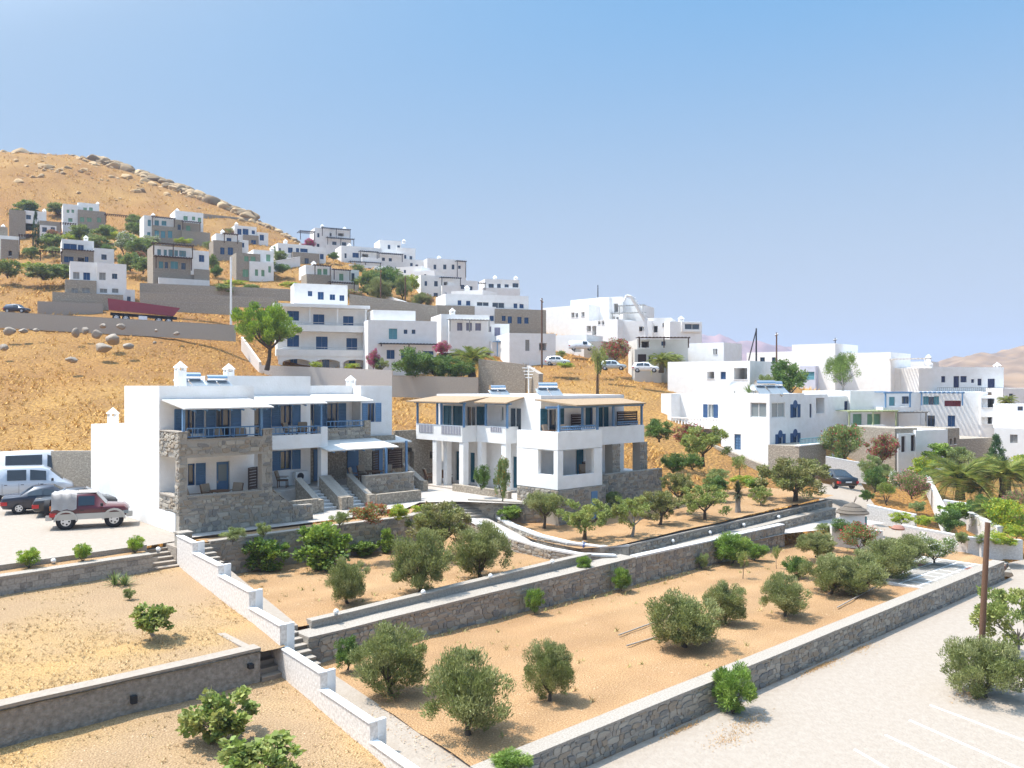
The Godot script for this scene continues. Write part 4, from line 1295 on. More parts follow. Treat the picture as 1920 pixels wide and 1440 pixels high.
func build_balcony_house() -> void:
	var t := thing("balcony_house", "two-storey white house with stone terrace, pale blue shutters and white awnings", "house")
	# left unit
	var u := [["w", 16.75, 17.26, 4.5, 5.75, 0.5, 0.45], ["w", 18.36, 19.13, 3.75, 5.75, 0.5, 0.55], ["w", 16.91, 17.29, 1.9, 3.0, 0.0, 0.5]]
	var dr := [18.39, 19.1, 1.0, 3.0]
	var holes := [dr]
	for q in u: holes.append([q[1], q[2], q[3], q[4]])
	var st := surf()
	block(st, 15.5, 20.45, -0.4, 6.9, -47.5, -42.5, holes, [], 0.16, 0.35)
	part("wall", st, M["white"], t)
	for q in u:
		facade_item(t, q[0], -42.5, q[1], q[2], q[3], q[4], q[5], q[6], "shutter_blue", q[3] < 4.0 and q[3] > 3.0)
	var d := surf()
	var dw: float = dr[1] - dr[0]
	box(d, 0.02, dw - 0.02, 0.02, 1.98, -0.15, -0.09)
	box(d, 0.1, dw - 0.1, 0.15, 0.85, -0.09, -0.065)
	var door := part("front_door", d, M["shutter_blue"], t)
	door.position = Vector3(dr[0], dr[2], -42.5)
	part("pane", one_box(0.14, dw - 0.14, 1.0, 1.85, -0.09, -0.075), M["glass_pale"], door)
	part("handle", one_box(0.06, 0.1, 0.9, 1.02, -0.09, -0.03), M["metal"], door)
	part("back_wing", block_tool(15.5, 24.0, -0.4, 4.67, -53.2, -47.53), M["white"], t)
	# middle and right units, stepping back
	var mh := [[24.02, 24.75, 4.5, 5.75], [24.02, 24.75, 1.9, 3.05], [22.35, 22.78, 3.75, 5.75]]
	part("wall", block_tool(20.48, 26.0, -0.4, 7.47, -52.0, -46.5, mh), M["white"], t)
	for i in 3:
		facade_item(t, "w", -46.5, mh[i][0], mh[i][1], mh[i][2], mh[i][3], 0.0 if i == 2 else 0.55, 0.6 if i == 2 else 0.55, "shutter_blue")
	var rh := [[27.02, 27.4, 3.75, 5.75], [28.36, 29.18, 3.75, 5.75], [30.39, 30.88, 1.0, 2.9]]
	part("wall", block_tool(26.03, 30.23, -0.4, 6.88, -53.0, -48.6, [rh[0], rh[1]]), M["white"], t)
	facade_item(t, "w", -48.6, rh[0][0], rh[0][1], 3.75, 5.75, 0.0, 0.5, "shutter_blue", true)
	facade_item(t, "w", -48.6, rh[1][0], rh[1][1], 3.75, 5.75, 0.45, 0.55, "shutter_blue", true)
	var eh := [[30.78, 31.36, 4.5, 5.75]]
	part("wall", block_tool(30.26, 32.71, -0.4, 6.88, -53.0, -47.6, eh), M["white"], t)
	facade_item(t, "w", -47.6, eh[0][0], eh[0][1], 4.5, 5.75, 0.4, 0.45, "blue")
	# stone ground floor of the right unit
	var sw := part("stone_wall", one_box(26.05, 32.71, -0.3, 3.6, -47.5, -47.2), M["stone"], t)
	for q in [[26.6, 0.55], [29.0, 0.8], [31.1, 0.55]]:
		part("door", one_box(q[0], q[0] + q[1], 1.0, 2.95, -47.21, -47.12), M["shutter_blue"], sw)
	# stone terrace of the left unit
	var ts := thing_part("stone_terrace", t)
	var core := surf()
	var xl := 15.5
	var xr: float = 20.23
	var a0: float = 15.91
	var a1: float = 19.68
	box(core, xl + 0.02, xr, -0.4, 1.62, -40.4, -40.04)
	box(core, xl + 0.02, a0, 1.62, 4.7, -40.5, -40.04)
	box(core, a1, xr, 1.62, 4.7, -40.5, -40.04)
	box(core, a0, a1, 3.5, 4.33, -40.4, -40.04)
	box(core, xl + 0.04, xl + 0.35, 3.5, 4.7, -42.48, -40.5)
	box(core, xl + 0.04, xl + 0.35, 0.9, 1.62, -42.48, -40.4)
	prism(core, Vector2(xr, -40.04), Vector2(xr + 1.1, -40.04), 0.36, -0.4, -0.4, 1.6, 0.75)
	prism(core, Vector2(xr + 1.1, -40.04), Vector2(xr + 2.3, -40.04), 0.36, -0.4, -0.4, 0.75, 0.7)
	part("core", core, M["mortar"], ts)
	var lm := xr - xl
	masonry(ts, Vector3(xl, -0.1, -40.04), Vector3.RIGHT, Vector3.BACK, lm, -0.1, -0.1, 4.7, 4.7, 41, 200, 0.3, [[a0 - xl, a1 - xl, 1.62, 3.5], [a0 - xl, a1 - xl, 4.3, 5.0]])
	masonry(ts, Vector3(xr, -0.1, -40.04), Vector3.RIGHT, Vector3.BACK, 1.1, -0.1, -0.1, 1.58, 0.72, 43, 30, 0.3)
	masonry(ts, Vector3(xr + 1.1, -0.1, -40.04), Vector3.RIGHT, Vector3.BACK, 1.2, -0.1, -0.1, 0.72, 0.66, 44, 20, 0.3)
	masonry(ts, Vector3(xl + 0.02, 0.9, -42.48), Vector3.BACK, Vector3.LEFT, 2.44, 0.9, 0.9, 4.7, 4.7, 45, 50, 0.26, [[0.0, 1.9, 1.62, 3.5]])
	part("white_base", one_box(xl - 0.01, xl + 0.3, -0.4, 0.9, -42.48, -40.42), M["white"], t)
	var cp := surf()
	box(cp, a0, a1, 1.62, 1.69, -40.46, -39.98)
	box(cp, xl - 0.03, a0 + 0.04, 4.7, 4.76, -40.55, -39.98)
	box(cp, a1 - 0.04, xr + 0.04, 4.7, 4.76, -40.55, -39.98)
	box(cp, a0, a1, 4.33, 4.38, -40.44, -39.99)
	box(cp, xl - 0.03, xl + 0.4, 1.62, 1.69, -42.47, -40.52)
	box(cp, xl - 0.03, xl + 0.4, 4.7, 4.76, -42.47, -40.56)
	prism(cp, Vector2(xr + 0.05, -39.98), Vector2(xr + 1.1, -39.98), 0.46, 1.6, 0.75, 1.67, 0.82)
	part("coping", cp, M["coping"], ts)
	part("terrace_floor", one_box(xl + 0.36, xr, 0.85, 1.0, -42.49, -40.42), M["paving"], t)
	part("balcony_floor", one_box(xl + 0.36, xr, 3.52, 3.74, -42.49, -40.42), M["white"], t)
	railing(t, Vector3(a0 + 0.05, 4.38, -40.2), Vector3(a1 - 0.05, 4.38, -40.2), 0.5, 0.26, "blue")
	# middle balcony with its white pillar
	var bx0: float = 22.55
	var bx1: float = 25.63
	var bx2: float = 26.06
	part("balcony", one_box(xr, bx1, 3.28, 4.08, -44.8, -44.6), M["white"], t)
	part("balcony_floor", one_box(20.5, bx1, 3.5, 3.72, -46.48, -44.82), M["white"], t)
	part("pillar", one_box(bx1, bx2, -0.3, 4.48, -45.0, -44.58), M["white"], t)
	railing(t, Vector3(bx0, 4.08, -44.7), Vector3(bx1, 4.08, -44.7), 0.45, 0.26, "blue")
	part("entrance_floor", one_box(20.5, 32.0, -0.3, 0.95, -47.2, -44.4), M["paving"], t)
	# right balcony, stone faced
	var cx0: float = 27.11
	var cx1: float = 30.24
	var sb := part("stone_balcony", one_box(cx0, cx1, 3.53, 4.26, -46.65, -46.4), M["mortar"], t)
	masonry(sb, Vector3(cx0, 3.53, -46.4), Vector3.RIGHT, Vector3.BACK, cx1 - cx0, 3.53, 3.53, 4.26, 4.26, 46, 60, 0.28)
	part("end_pier", one_box(cx1 - 0.45, cx1, 4.26, 4.68, -46.66, -46.39), M["stone"], sb)
	part("balcony_floor", one_box(26.05, cx1, 3.55, 3.74, -47.6, -46.67), M["white"], t)
	railing(t, Vector3(cx0, 4.26, -46.5), Vector3(cx1 - 0.5, 4.26, -46.5), 0.42, 0.26, "blue")
	# awnings and posts
	var f1: float = 5.87
	var k1: float = 6.26
	sheet(t, "awning", [Vector3(15.6, f1, -39.6), Vector3(20.11, f1, -39.6), Vector3(20.11, k1, -42.49), Vector3(15.6, k1, -42.49)], 0.07, "awning")
	rafters(t, Vector3(15.8, f1 - 0.13, -39.65), Vector3(20.05, f1 - 0.13, -39.65), Vector3(0, k1 - f1, -2.8), 7, "blue")
	var f2: float = 5.9
	sheet(t, "awning", [Vector3(20.47, f2, -44.2), Vector3(25.83, f2, -44.2), Vector3(25.83, f2 + 0.45, -46.49), Vector3(20.47, f2 + 0.45, -46.49)], 0.07, "awning")
	rafters(t, Vector3(20.6, f2 - 0.13, -44.25), Vector3(25.76, f2 - 0.13, -44.25), Vector3(0, 0.42, -2.2), 6, "blue")
	var f3: float = 5.96
	sheet(t, "awning", [Vector3(26.05, f3, -46.2), Vector3(30.39, f3, -46.2), Vector3(30.39, f3 + 0.4, -48.59), Vector3(26.05, f3 + 0.4, -48.59)], 0.07, "awning")
	var f4: float = 3.15
	sheet(t, "awning", [Vector3(25.55, f4, -43.6), Vector3(30.47, f4, -43.6), Vector3(30.47, f4 + 0.4, -46.38), Vector3(25.55, f4 + 0.4, -46.38)], 0.07, "awning")
	rafters(t, Vector3(25.62, f4 - 0.13, -43.65), Vector3(30.4, f4 - 0.13, -43.65), Vector3(0, 0.38, -2.6), 7, "blue")
	sheet(t, "awning", [Vector3(31.2, f4 + 0.05, -46.4), Vector3(33.48, f4 + 0.05, -46.4), Vector3(33.96, f4 + 0.3, -49.0), Vector3(31.61, f4 + 0.3, -49.0)], 0.07, "awning")
	for q in [[15.75, 4.76, f1 - 0.05, -40.1], [19.67, 4.4, f1 - 0.05, -40.1], [25.72, 4.0, f2 + 0.05, -44.75], [29.46, 1.5, f4 - 0.05, -43.5], [32.96, 1.0, f4 + 0.1, -46.3]]:
		part("post", one_box(q[0] - 0.06, q[0] + 0.06, q[1], q[2], q[3] - 0.06, q[3] + 0.06), M["blue"], t)
	# three flights of white steps with stone cheeks
	for q in [[24.3, 25.35, -44.45, -42.4], [26.2, 27.2, -44.45, -42.4], [32.6, 33.7, -48.0, -46.0]]:
		var fl := thing_part("entrance_stairs", t)
		steps(fl, q[0], q[1], q[2], q[3], 0.95, -0.1, 6, "paint")
		for x in [q[0] - 0.42, q[1] + 0.06]:
			var ck := surf()
			prism(ck, Vector2(x, q[3] + 0.1), Vector2(x, q[2]), -0.36, -0.4, -0.4, 0.55, 1.55)
			part("cheek_wall", ck, M["stone"], fl)
			var cc := surf()
			prism(cc, Vector2(x - 0.03, q[3] + 0.1), Vector2(x - 0.03, q[2]), -0.42, 0.55, 1.55, 0.62, 1.62)
			part("coping", cc, M["coping"], fl)
			part("pier", one_box(x - 0.02, x + 0.38, -0.4, 0.6, q[3] + 0.1, q[3] + 0.5), M["stone"], fl)
	var lw := part("terrace_parapet", one_box(27.7, 31.2, -0.3, 1.5, -43.4, -43.05), M["mortar"], t)
	masonry(lw, Vector3(27.7, -0.1, -43.05), Vector3.RIGHT, Vector3.BACK, 3.5, -0.1, -0.1, 1.46, 1.46, 47, 70, 0.3)
	part("coping", one_box(27.66, 31.24, 1.5, 1.57, -43.45, -43.0), M["coping"], lw)
	part("planter_wall", one_box(27.8, 31.0, -0.3, 0.55, -42.3, -42.0), M["stone"], t)
	part("planter_wall", one_box(21.02, 23.8, -0.3, 0.7, -42.0, -41.7), M["stone"], t)
	partition_screen(t, Vector3(19.84, 1.5, -41.9), 0.75, 1.15, 0.5)
	partition_screen(t, Vector3(29.6, 1.3, -45.2), 1.0, 1.5, 0.6)
	partition_screen(t, Vector3(32.0, 1.4, -47.0), 1.2, 1.3, 0.1)
	# arched passage wall toward the next house
	var ar := surf()
	var ax0: float = 34.6
	var ax1: float = 37.59
	panel(ar, Vector3(ax0, 0, -49.5), Vector3.RIGHT, Vector3.BACK, ax1 - ax0, -0.2, 3.7, [[0.4, 1.3, 0.0, 2.2], [0.55, 1.15, 2.2, 2.5], [2.7, 3.1, 1.6, 2.1]], 0.5)
	part("arched_passage_wall", ar, M["stone"], t)
	part("passage_core", one_box(ax0, ax1, -0.2, 3.7, -50.3, -50.02), M["stone"], t)
	for q in [[203, 776, 15.8, -50.3], [307, 683, 17.2, -44.2], [433, 672, 21.2, -47.3], [717, 700, 31.0, -50.0]]:
		var yb := 6.4
		if q[0] == 203: yb = 3.9
		chimney(t, q[2], yb, yb + (1.8 if q[0] != 717 else 1.2), q[3], 0.46)
	water_heater("silver solar water heater beside the left chimney on the balcony house", Vector3(18.2, 6.55, -45.3), 0.0, 0.85)
	water_heater("silver solar water heater nearer the raised roof of the balcony house", Vector3(19.75, 6.55, -45.3), 0.0, 0.75)
	var ac := thing("air_conditioner", "white air conditioner unit beside the lower blue shutters", "air conditioner", Vector3(24.77, 1.2, -46.2))
	part("case", one_box(0, 0.85, 0, 0.58, -0.15, 0.15), M["plastic_white"], ac)
	var fan := surf()
	tube(fan, [Vector3(0.32, 0.29, 0.14), Vector3(0.32, 0.29, 0.165)], [0.22, 0.22], 16)
	part("fan_grille", fan, M["dark"], ac)
	var gl := "wooden garden chair with beige cushion on the stone terrace"
	var gg := "chairs on the stone terrace"
	chair(Vector3(16.61, 1.0, -40.9), 1.2, gl, gg)
	chair(Vector3(17.66, 1.0, -41.6), 0.3, gl, gg)
	chair(Vector3(18.77, 1.0, -41.2), -0.9, gl, gg)
	table(Vector3(17.91, 1.0, -41.0), "round wooden table between the stone terrace chairs", "")
	gl = "wooden garden chair with beige cushion on the upper stone balcony"
	gg = "chairs on the upper stone balcony"
	chair(Vector3(18.26, 3.74, -41.3), 0.5, gl, gg)
	chair(Vector3(19.2, 3.74, -41.4), -0.4, gl, gg)
	chair(Vector3(16.76, 3.74, -41.2), 1.0, gl, gg)
	gl = "wooden garden chair with beige cushion on the white middle balcony"
	gg = "chairs on the white middle balcony"
	chair(Vector3(24.15, 3.74, -45.5), 0.6, gl, gg)
	chair(Vector3(24.93, 3.74, -45.6), -0.6, gl, gg)
	chair(Vector3(26.72, 3.74, -47.4), 0.4, "wooden garden chair on the set back right balcony", "")
	gl = "wooden garden chair with beige cushion under the lower awning"
	gg = "chairs under the lower awning"
	chair(Vector3(28.0, 0.95, -44.6), 0.8, gl, gg)
	chair(Vector3(29.0, 0.95, -45.2), 0.1, gl, gg)
	chair(Vector3(30.2, 0.95, -44.5), -0.8, gl, gg)
	table(Vector3(29.1, 0.95, -44.3), "round wooden table under the lower awning", "")
	chair(Vector3(23.8, 0.95, -45.8), 0.9, "wooden garden chair beside the air conditioner", "")

func block_tool(x0: float, x1: float, y0: float, y1: float, z0: float, z1: float, front := [], left := [], lip := 0.35) -> SurfaceTool:
	var st := surf()
	block(st, x0, x1, y0, y1, z0, z1, front, left, 0.16, lip)
	return st

func thing_part(called: String, parent: Node) -> MeshInstance3D:
	var o := MeshInstance3D.new()
	o.name = called
	parent.add_child(o, true)
	return o

# ------------------------------------------------------------------ white house with cane pergolas
func build_pergola_house() -> void:
	var t := thing("pergola_house", "white two-storey house with cane roofed balconies and teal shutters", "house")
	var side := func(kind: String, x: float, z0: float, z1: float, y0: float, y1: float, door := false):
		window(t, kind, z1 - z0, y1 - y0, Transform3D(LEFT_FACE, Vector3(x, y0, z0)), 0.16, 8, door)
	var X := 38.3
	var zf := -38.3
	var lh := [[-49.28, -48.22, 3.46, 5.45], [-48.16, -47, 3.46, 5.45], [-46.65, -45.59, 3.46, 5.45], [-45.54, -44.46, 3.46, 5.45], [-42.11, -40.92, 3.46, 5.45], [-42.97, -42.65, 4.5, 5.5]]
	var low := [[-48.78, -48.34, 0.1, 2.2], [-47.79, -47.06, 0.1, 2.2], [-46.18, -45.65, 0.1, 2.2], [-45.14, -44.68, 0.1, 2.2], [-41.74, -41.07, 0.1, 2.2]]
	var fh := [[37.55, 39.08, 3.46, 5.45], [42.11, 42.43, 4.3, 5.5], [42.96, 43.5, 3.46, 5.45]]
	part("wall", block_tool(X, 45.6, -0.5, 6.27, -50.0, zf, fh, lh + low, 0.3), M["white"], t)
	for i in 6:
		side.call("k" if i in [0, 3, 1] else ("q" if i == 5 else "p"), X, lh[i][0], lh[i][1], lh[i][2], lh[i][3], i < 5)
	for q in low:
		side.call("k", X, q[0], q[1], q[2], q[3])
	facade_item(t, "p", zf, fh[0][0] + 0.0, fh[0][1], 3.46, 5.45, 0.0, 0.5, "teal", true)
	open_shutter(t, "teal", 0.55, 1.99, Transform3D(FRONT, Vector3(fh[0][0] - 0.1, 3.46, zf + 0.05)))
	facade_item(t, "w", zf, fh[1][0], fh[1][1], 4.3, 5.5, 0.4, 0.0, "teal")
	facade_item(t, "k", zf, fh[2][0], fh[2][1], 3.46, 5.45, 0.0, 0.4, "teal", true)
	# left balconies
	part("balcony", deck(36.0, X, -49.4, -44.2, 3.1, 4.2, [true, true, false]), M["white"], t)
	part("balcony", deck(37.2, X, -44.17, -41.2, 3.1, 4.2, [true, true, false]), M["white"], t)
	for q in [[-49.02, -47.4], [-46.44, -44.35]]:
		railing_side(t, 35.98, q[0], q[1], 3.6, 4.15)
	railing_side(t, 37.18, -42.69, -41.58, 3.85, 4.15)
	for q in [-47.3, -44.37]:
		part("pillar", one_box(36.05, 36.5, -0.2, 3.1, q - 0.22, q + 0.22), M["white"], t)
	part("pillar", one_box(36.6, 37.0, -0.2, 3.1, -47.0, -46.6), M["white"], t)
	part("pillar", one_box(37.25, 37.7, -0.2, 3.1, -44.1, -43.7), M["white"], t)
	part("pillar", one_box(37.25, 37.7, -0.2, 3.1, -41.7, -41.25), M["white"], t)
	# corner bay: stone base, open corner room, balcony above
	var c0 := 35.5
	var c1: float = 39.38
	var z1 := -34.8
	var sbase := part("stone_base", one_box(c0 + 0.03, c1 + 0.3, -1.6, 0.8, zf, z1 + 0.02), M["mortar"], t)
	masonry(sbase, Vector3(c0 + 0.03, -1.5, z1 + 0.02), Vector3.RIGHT, Vector3.BACK, c1 - c0 + 0.27, -1.5, -1.5, 0.78, 0.78, 61, 130, 0.28, [[2.78, 3.41, -1.6, 0.55]])
	masonry(sbase, Vector3(c0 + 0.03, -1.5, zf), Vector3.BACK, Vector3.LEFT, 3.5, -0.4, -0.4, 0.78, 0.78, 62, 40, 0.28)
	part("cellar_door", one_box(38.36, 38.89, -1.5, 0.5, z1 + 0.0, z1 + 0.06), M["blue"], sbase)
	var bay := surf()
	var o0: float = 35.95
	var o1: float = 38.65
	var yb: float = 1.6
	var yt: float = 3.09
	box(bay, c0, c1, 0.83, yb, z1 - 0.22, z1)
	box(bay, c0, o0, yb, yt, z1 - 0.22, z1)
	box(bay, o1, c1, yb, yt, z1 - 0.22, z1)
	box(bay, c0, c1, yt, 3.1, z1 - 0.22, z1)
	var l0: float = -36.44
	var l1: float = -35.14
	box(bay, c0, c0 + 0.22, 0.83, yb + 0.05, zf, z1 - 0.22)
	box(bay, c0, c0 + 0.22, yb + 0.05, yt, zf, l0)
	box(bay, c0, c0 + 0.22, yb + 0.05, yt, l1, z1 - 0.22)
	box(bay, c0, c0 + 0.22, yt, 3.1, zf, z1 - 0.22)
	box(bay, c0 + 0.22, c1, 0.83, 1.0, zf, z1 - 0.22)
	box(bay, c1 - 0.2, c1, 1.0, 3.1, z1 - 1.2, z1 - 0.22)
	part("corner_bay", bay, M["white"], t)
	var rooms := part("bay_wall", block_tool(c0 + 0.22, c1 - 0.2, 1.0, 3.08, zf - 0.2, zf + 0.02, [[39.67, 40.77, 1.05, 2.9]], [], 0.0), M["white"], t)
	window(rooms, "p", 1.1, 1.85, Transform3D(FRONT, Vector3(39.67, 1.05, zf + 0.02)), 0.16, 8, true)
	open_shutter(t, "teal", 0.6, 1.85, Transform3D(FRONT, Vector3(40.77, 1.05, zf + 0.06)))
	partition_screen(t, Vector3(39.55, 1.0, -36.6), 1.0, 1.1, 0.2)
	part("balcony", deck(c0, c1, zf, z1, 3.13, 4.2, [true, true, false]), M["white"], t)
	railing(t, Vector3(35.86, 4.2, z1 - 0.1), Vector3(38.84, 4.2, z1 - 0.1), 0.28, 0.16, "blue")
	# right balcony on stone pillars and its retaining wall
	var d1: float = 45.45
	part("balcony", deck(c1 + 0.03, d1, zf, -36.4, 3.1, 4.25, [false, true, true]), M["white"], t)
	railing(t, Vector3(42.81, 4.25, -36.5), Vector3(44.89, 4.25, -36.5), 0.26, 0.16, "blue")
	for q in [[42.13, 0.75], [44.95, 0.75]]:
		var pl := part("stone_pillar", one_box(q[0], q[0] + q[1], -0.5, 3.1, -37.0, -36.35), M["mortar"], t)
		masonry(pl, Vector3(q[0], 1.0, -36.35), Vector3.RIGHT, Vector3.BACK, q[1], 1.0, 1.0, 3.08, 3.08, int(q[0]), 25, 0.28)
	part("terrace_floor", one_box(c1 + 0.35, 46.56, -1.4, 1.05, -46.0, -36.05), M["white_old"], t)
	var rw := part("terrace_wall", one_box(c1 + 0.33, 46.56, -1.5, 1.3, -36.05, -35.75), M["mortar"], t)
	masonry(rw, Vector3(c1 + 0.33, -1.4, -35.75), Vector3.RIGHT, Vector3.BACK, 46.56 - c1 - 0.33, -1.4, -1.4, 1.28, 1.28, 64, 150, 0.3)
	# cane roofs on blue posts
	var y1 := 5.95
	sheet(t, "cane_roof", [Vector3(35.5, y1 - 0.15, -43.9), Vector3(X - 0.02, y1 + 0.2, -43.9), Vector3(X - 0.02, y1 + 0.2, -49.9), Vector3(35.5, y1 - 0.15, -49.9)], 0.08, "cane")
	sheet(t, "cane_roof", [Vector3(36.7, y1 - 0.15, -40.6), Vector3(X - 0.02, y1 + 0.2, -40.6), Vector3(X - 0.02, y1 + 0.2, -43.87), Vector3(36.7, y1 - 0.15, -43.87)], 0.08, "cane")
	sheet(t, "cane_roof", [Vector3(37.0, y1 - 0.2, -34.7), Vector3(45.18, y1 - 0.2, -36.0), Vector3(45.18, y1 + 0.1, zf + 0.02), Vector3(37.0, y1 + 0.1, zf + 0.02)], 0.08, "cane")
	for q in [[36.1, -49.35], [36.1, -47.05], [36.1, -46.59], [36.1, -44.14], [37.3, -43.3], [37.3, -41.17], [35.75, -34.95], [39.98, -37.0], [40.28, -36.0], [42.39, -36.5], [45.29, -36.5]]:
		part("post", one_box(q[0] - 0.06, q[0] + 0.06, 4.1, y1 - 0.2, q[1] - 0.06, q[1] + 0.06), M["blue"], t)
	var beams := surf()
	box(beams, 36.03, 36.17, y1 - 0.3, y1 - 0.2, -49.7, -44.0)
	box(beams, 37.23, 37.37, y1 - 0.3, y1 - 0.2, -43.8, -40.8)
	box(beams, 35.75, 40.28, y1 - 0.42, y1 - 0.29, -36.1, -35.95)
	box(beams, 40.94, 45.46, y1 - 0.42, y1 - 0.29, -36.56, -36.44)
	part("beam", beams, M["blue"], t)
	partition_screen(t, Vector3(40, 4.0, -38.0), 1.05, 1.05, 0.0)
	partition_screen(t, Vector3(43.94, 4.1, -37.5), 2.1, 1.05, 0.0)
	part("planter_edge", one_box(35.4, 35.7, -0.3, 0.35, -44.5, -39.0), M["stone"], t)
	part("entrance_plinth", one_box(35.9, 38.28, -0.4, -0.02, -50.0, -41.0), M["paving"], t)
	for q in [[36.6, -48.6, 1.2], [37.3, -47.5, 1.6]]:
		chair(Vector3(q[0], -0.02, q[1]), q[2], "wooden garden chair between the white columns", "chairs between the white columns")
	chair(Vector3(37.21, 3.5, -37.2), 0.2, "beige chair on the pergola house balcony", "chairs on the pergola house balcony")
	chair(Vector3(37.91, 3.5, -36.6), -0.5, "beige chair on the pergola house balcony", "chairs on the pergola house balcony")
	chair(Vector3(39.09, 1.0, -36.0), -0.6, "beige chair inside the open corner room", "")
	water_heater("wide solar water heater with two tall panels on the pergola house", Vector3(40.6, 5.97, -40.6), -0.45, 0.9)
	water_heater("small solar water heater toward the left end of the pergola house roof", Vector3(39.6, 5.97, -44.5), -0.3, 0.75)
	var an := thing("roof_aerial", "thin television aerial on the pergola house roof", "aerial", Vector3(40.5, 6.0, -42.5))
	var m := surf()
	tube(m, [Vector3.ZERO, Vector3(0, 2.2, 0)], [0.03, 0.025], 5)
	part("mast", m, M["plastic_white"], an)
	for i in 4:
		var b := surf()
		tube(b, [Vector3(-0.6 + 0.1 * i, 2.1 - i * 0.22, 0), Vector3(0.6 - 0.1 * i, 2.1 - i * 0.22, 0)], [0.02, 0.02], 4)
		part("arm", b, M["plastic_white"], an)

func deck(x0: float, x1: float, z0: float, z1: float, y0: float, y1: float, sides: Array) -> SurfaceTool:    # slab with parapets on left, front, right
	var st := surf()
	box(st, x0, x1, y0, y0 + 0.33, z0, z1)
	if sides[1]:
		box(st, x0, x1, y0 + 0.33, y1, z1 - 0.2, z1)
	if sides[0]:
		box(st, x0, x0 + 0.2, y0 + 0.33, y1, z0, z1 - 0.2)
	if sides[2]:
		box(st, x1 - 0.2, x1, y0 + 0.33, y1, z0, z1 - 0.2)
	return st

func railing_side(t: Node, x: float, z0: float, z1: float, y0: float, y1: float) -> void:
	part("railing_recess", one_box(x, x + 0.01, y0, y1, z0, z1), M["lilac"], t)
	var n := int((z1 - z0) / 0.17)
	for i in n + 1:
		var z: float = lerp(z0 + 0.03, z1 - 0.03, float(i) / n)
		part("baluster", one_box(x - 0.02, x - 0.002, y0, y1, z - 0.03, z + 0.03), M["paint"], t)

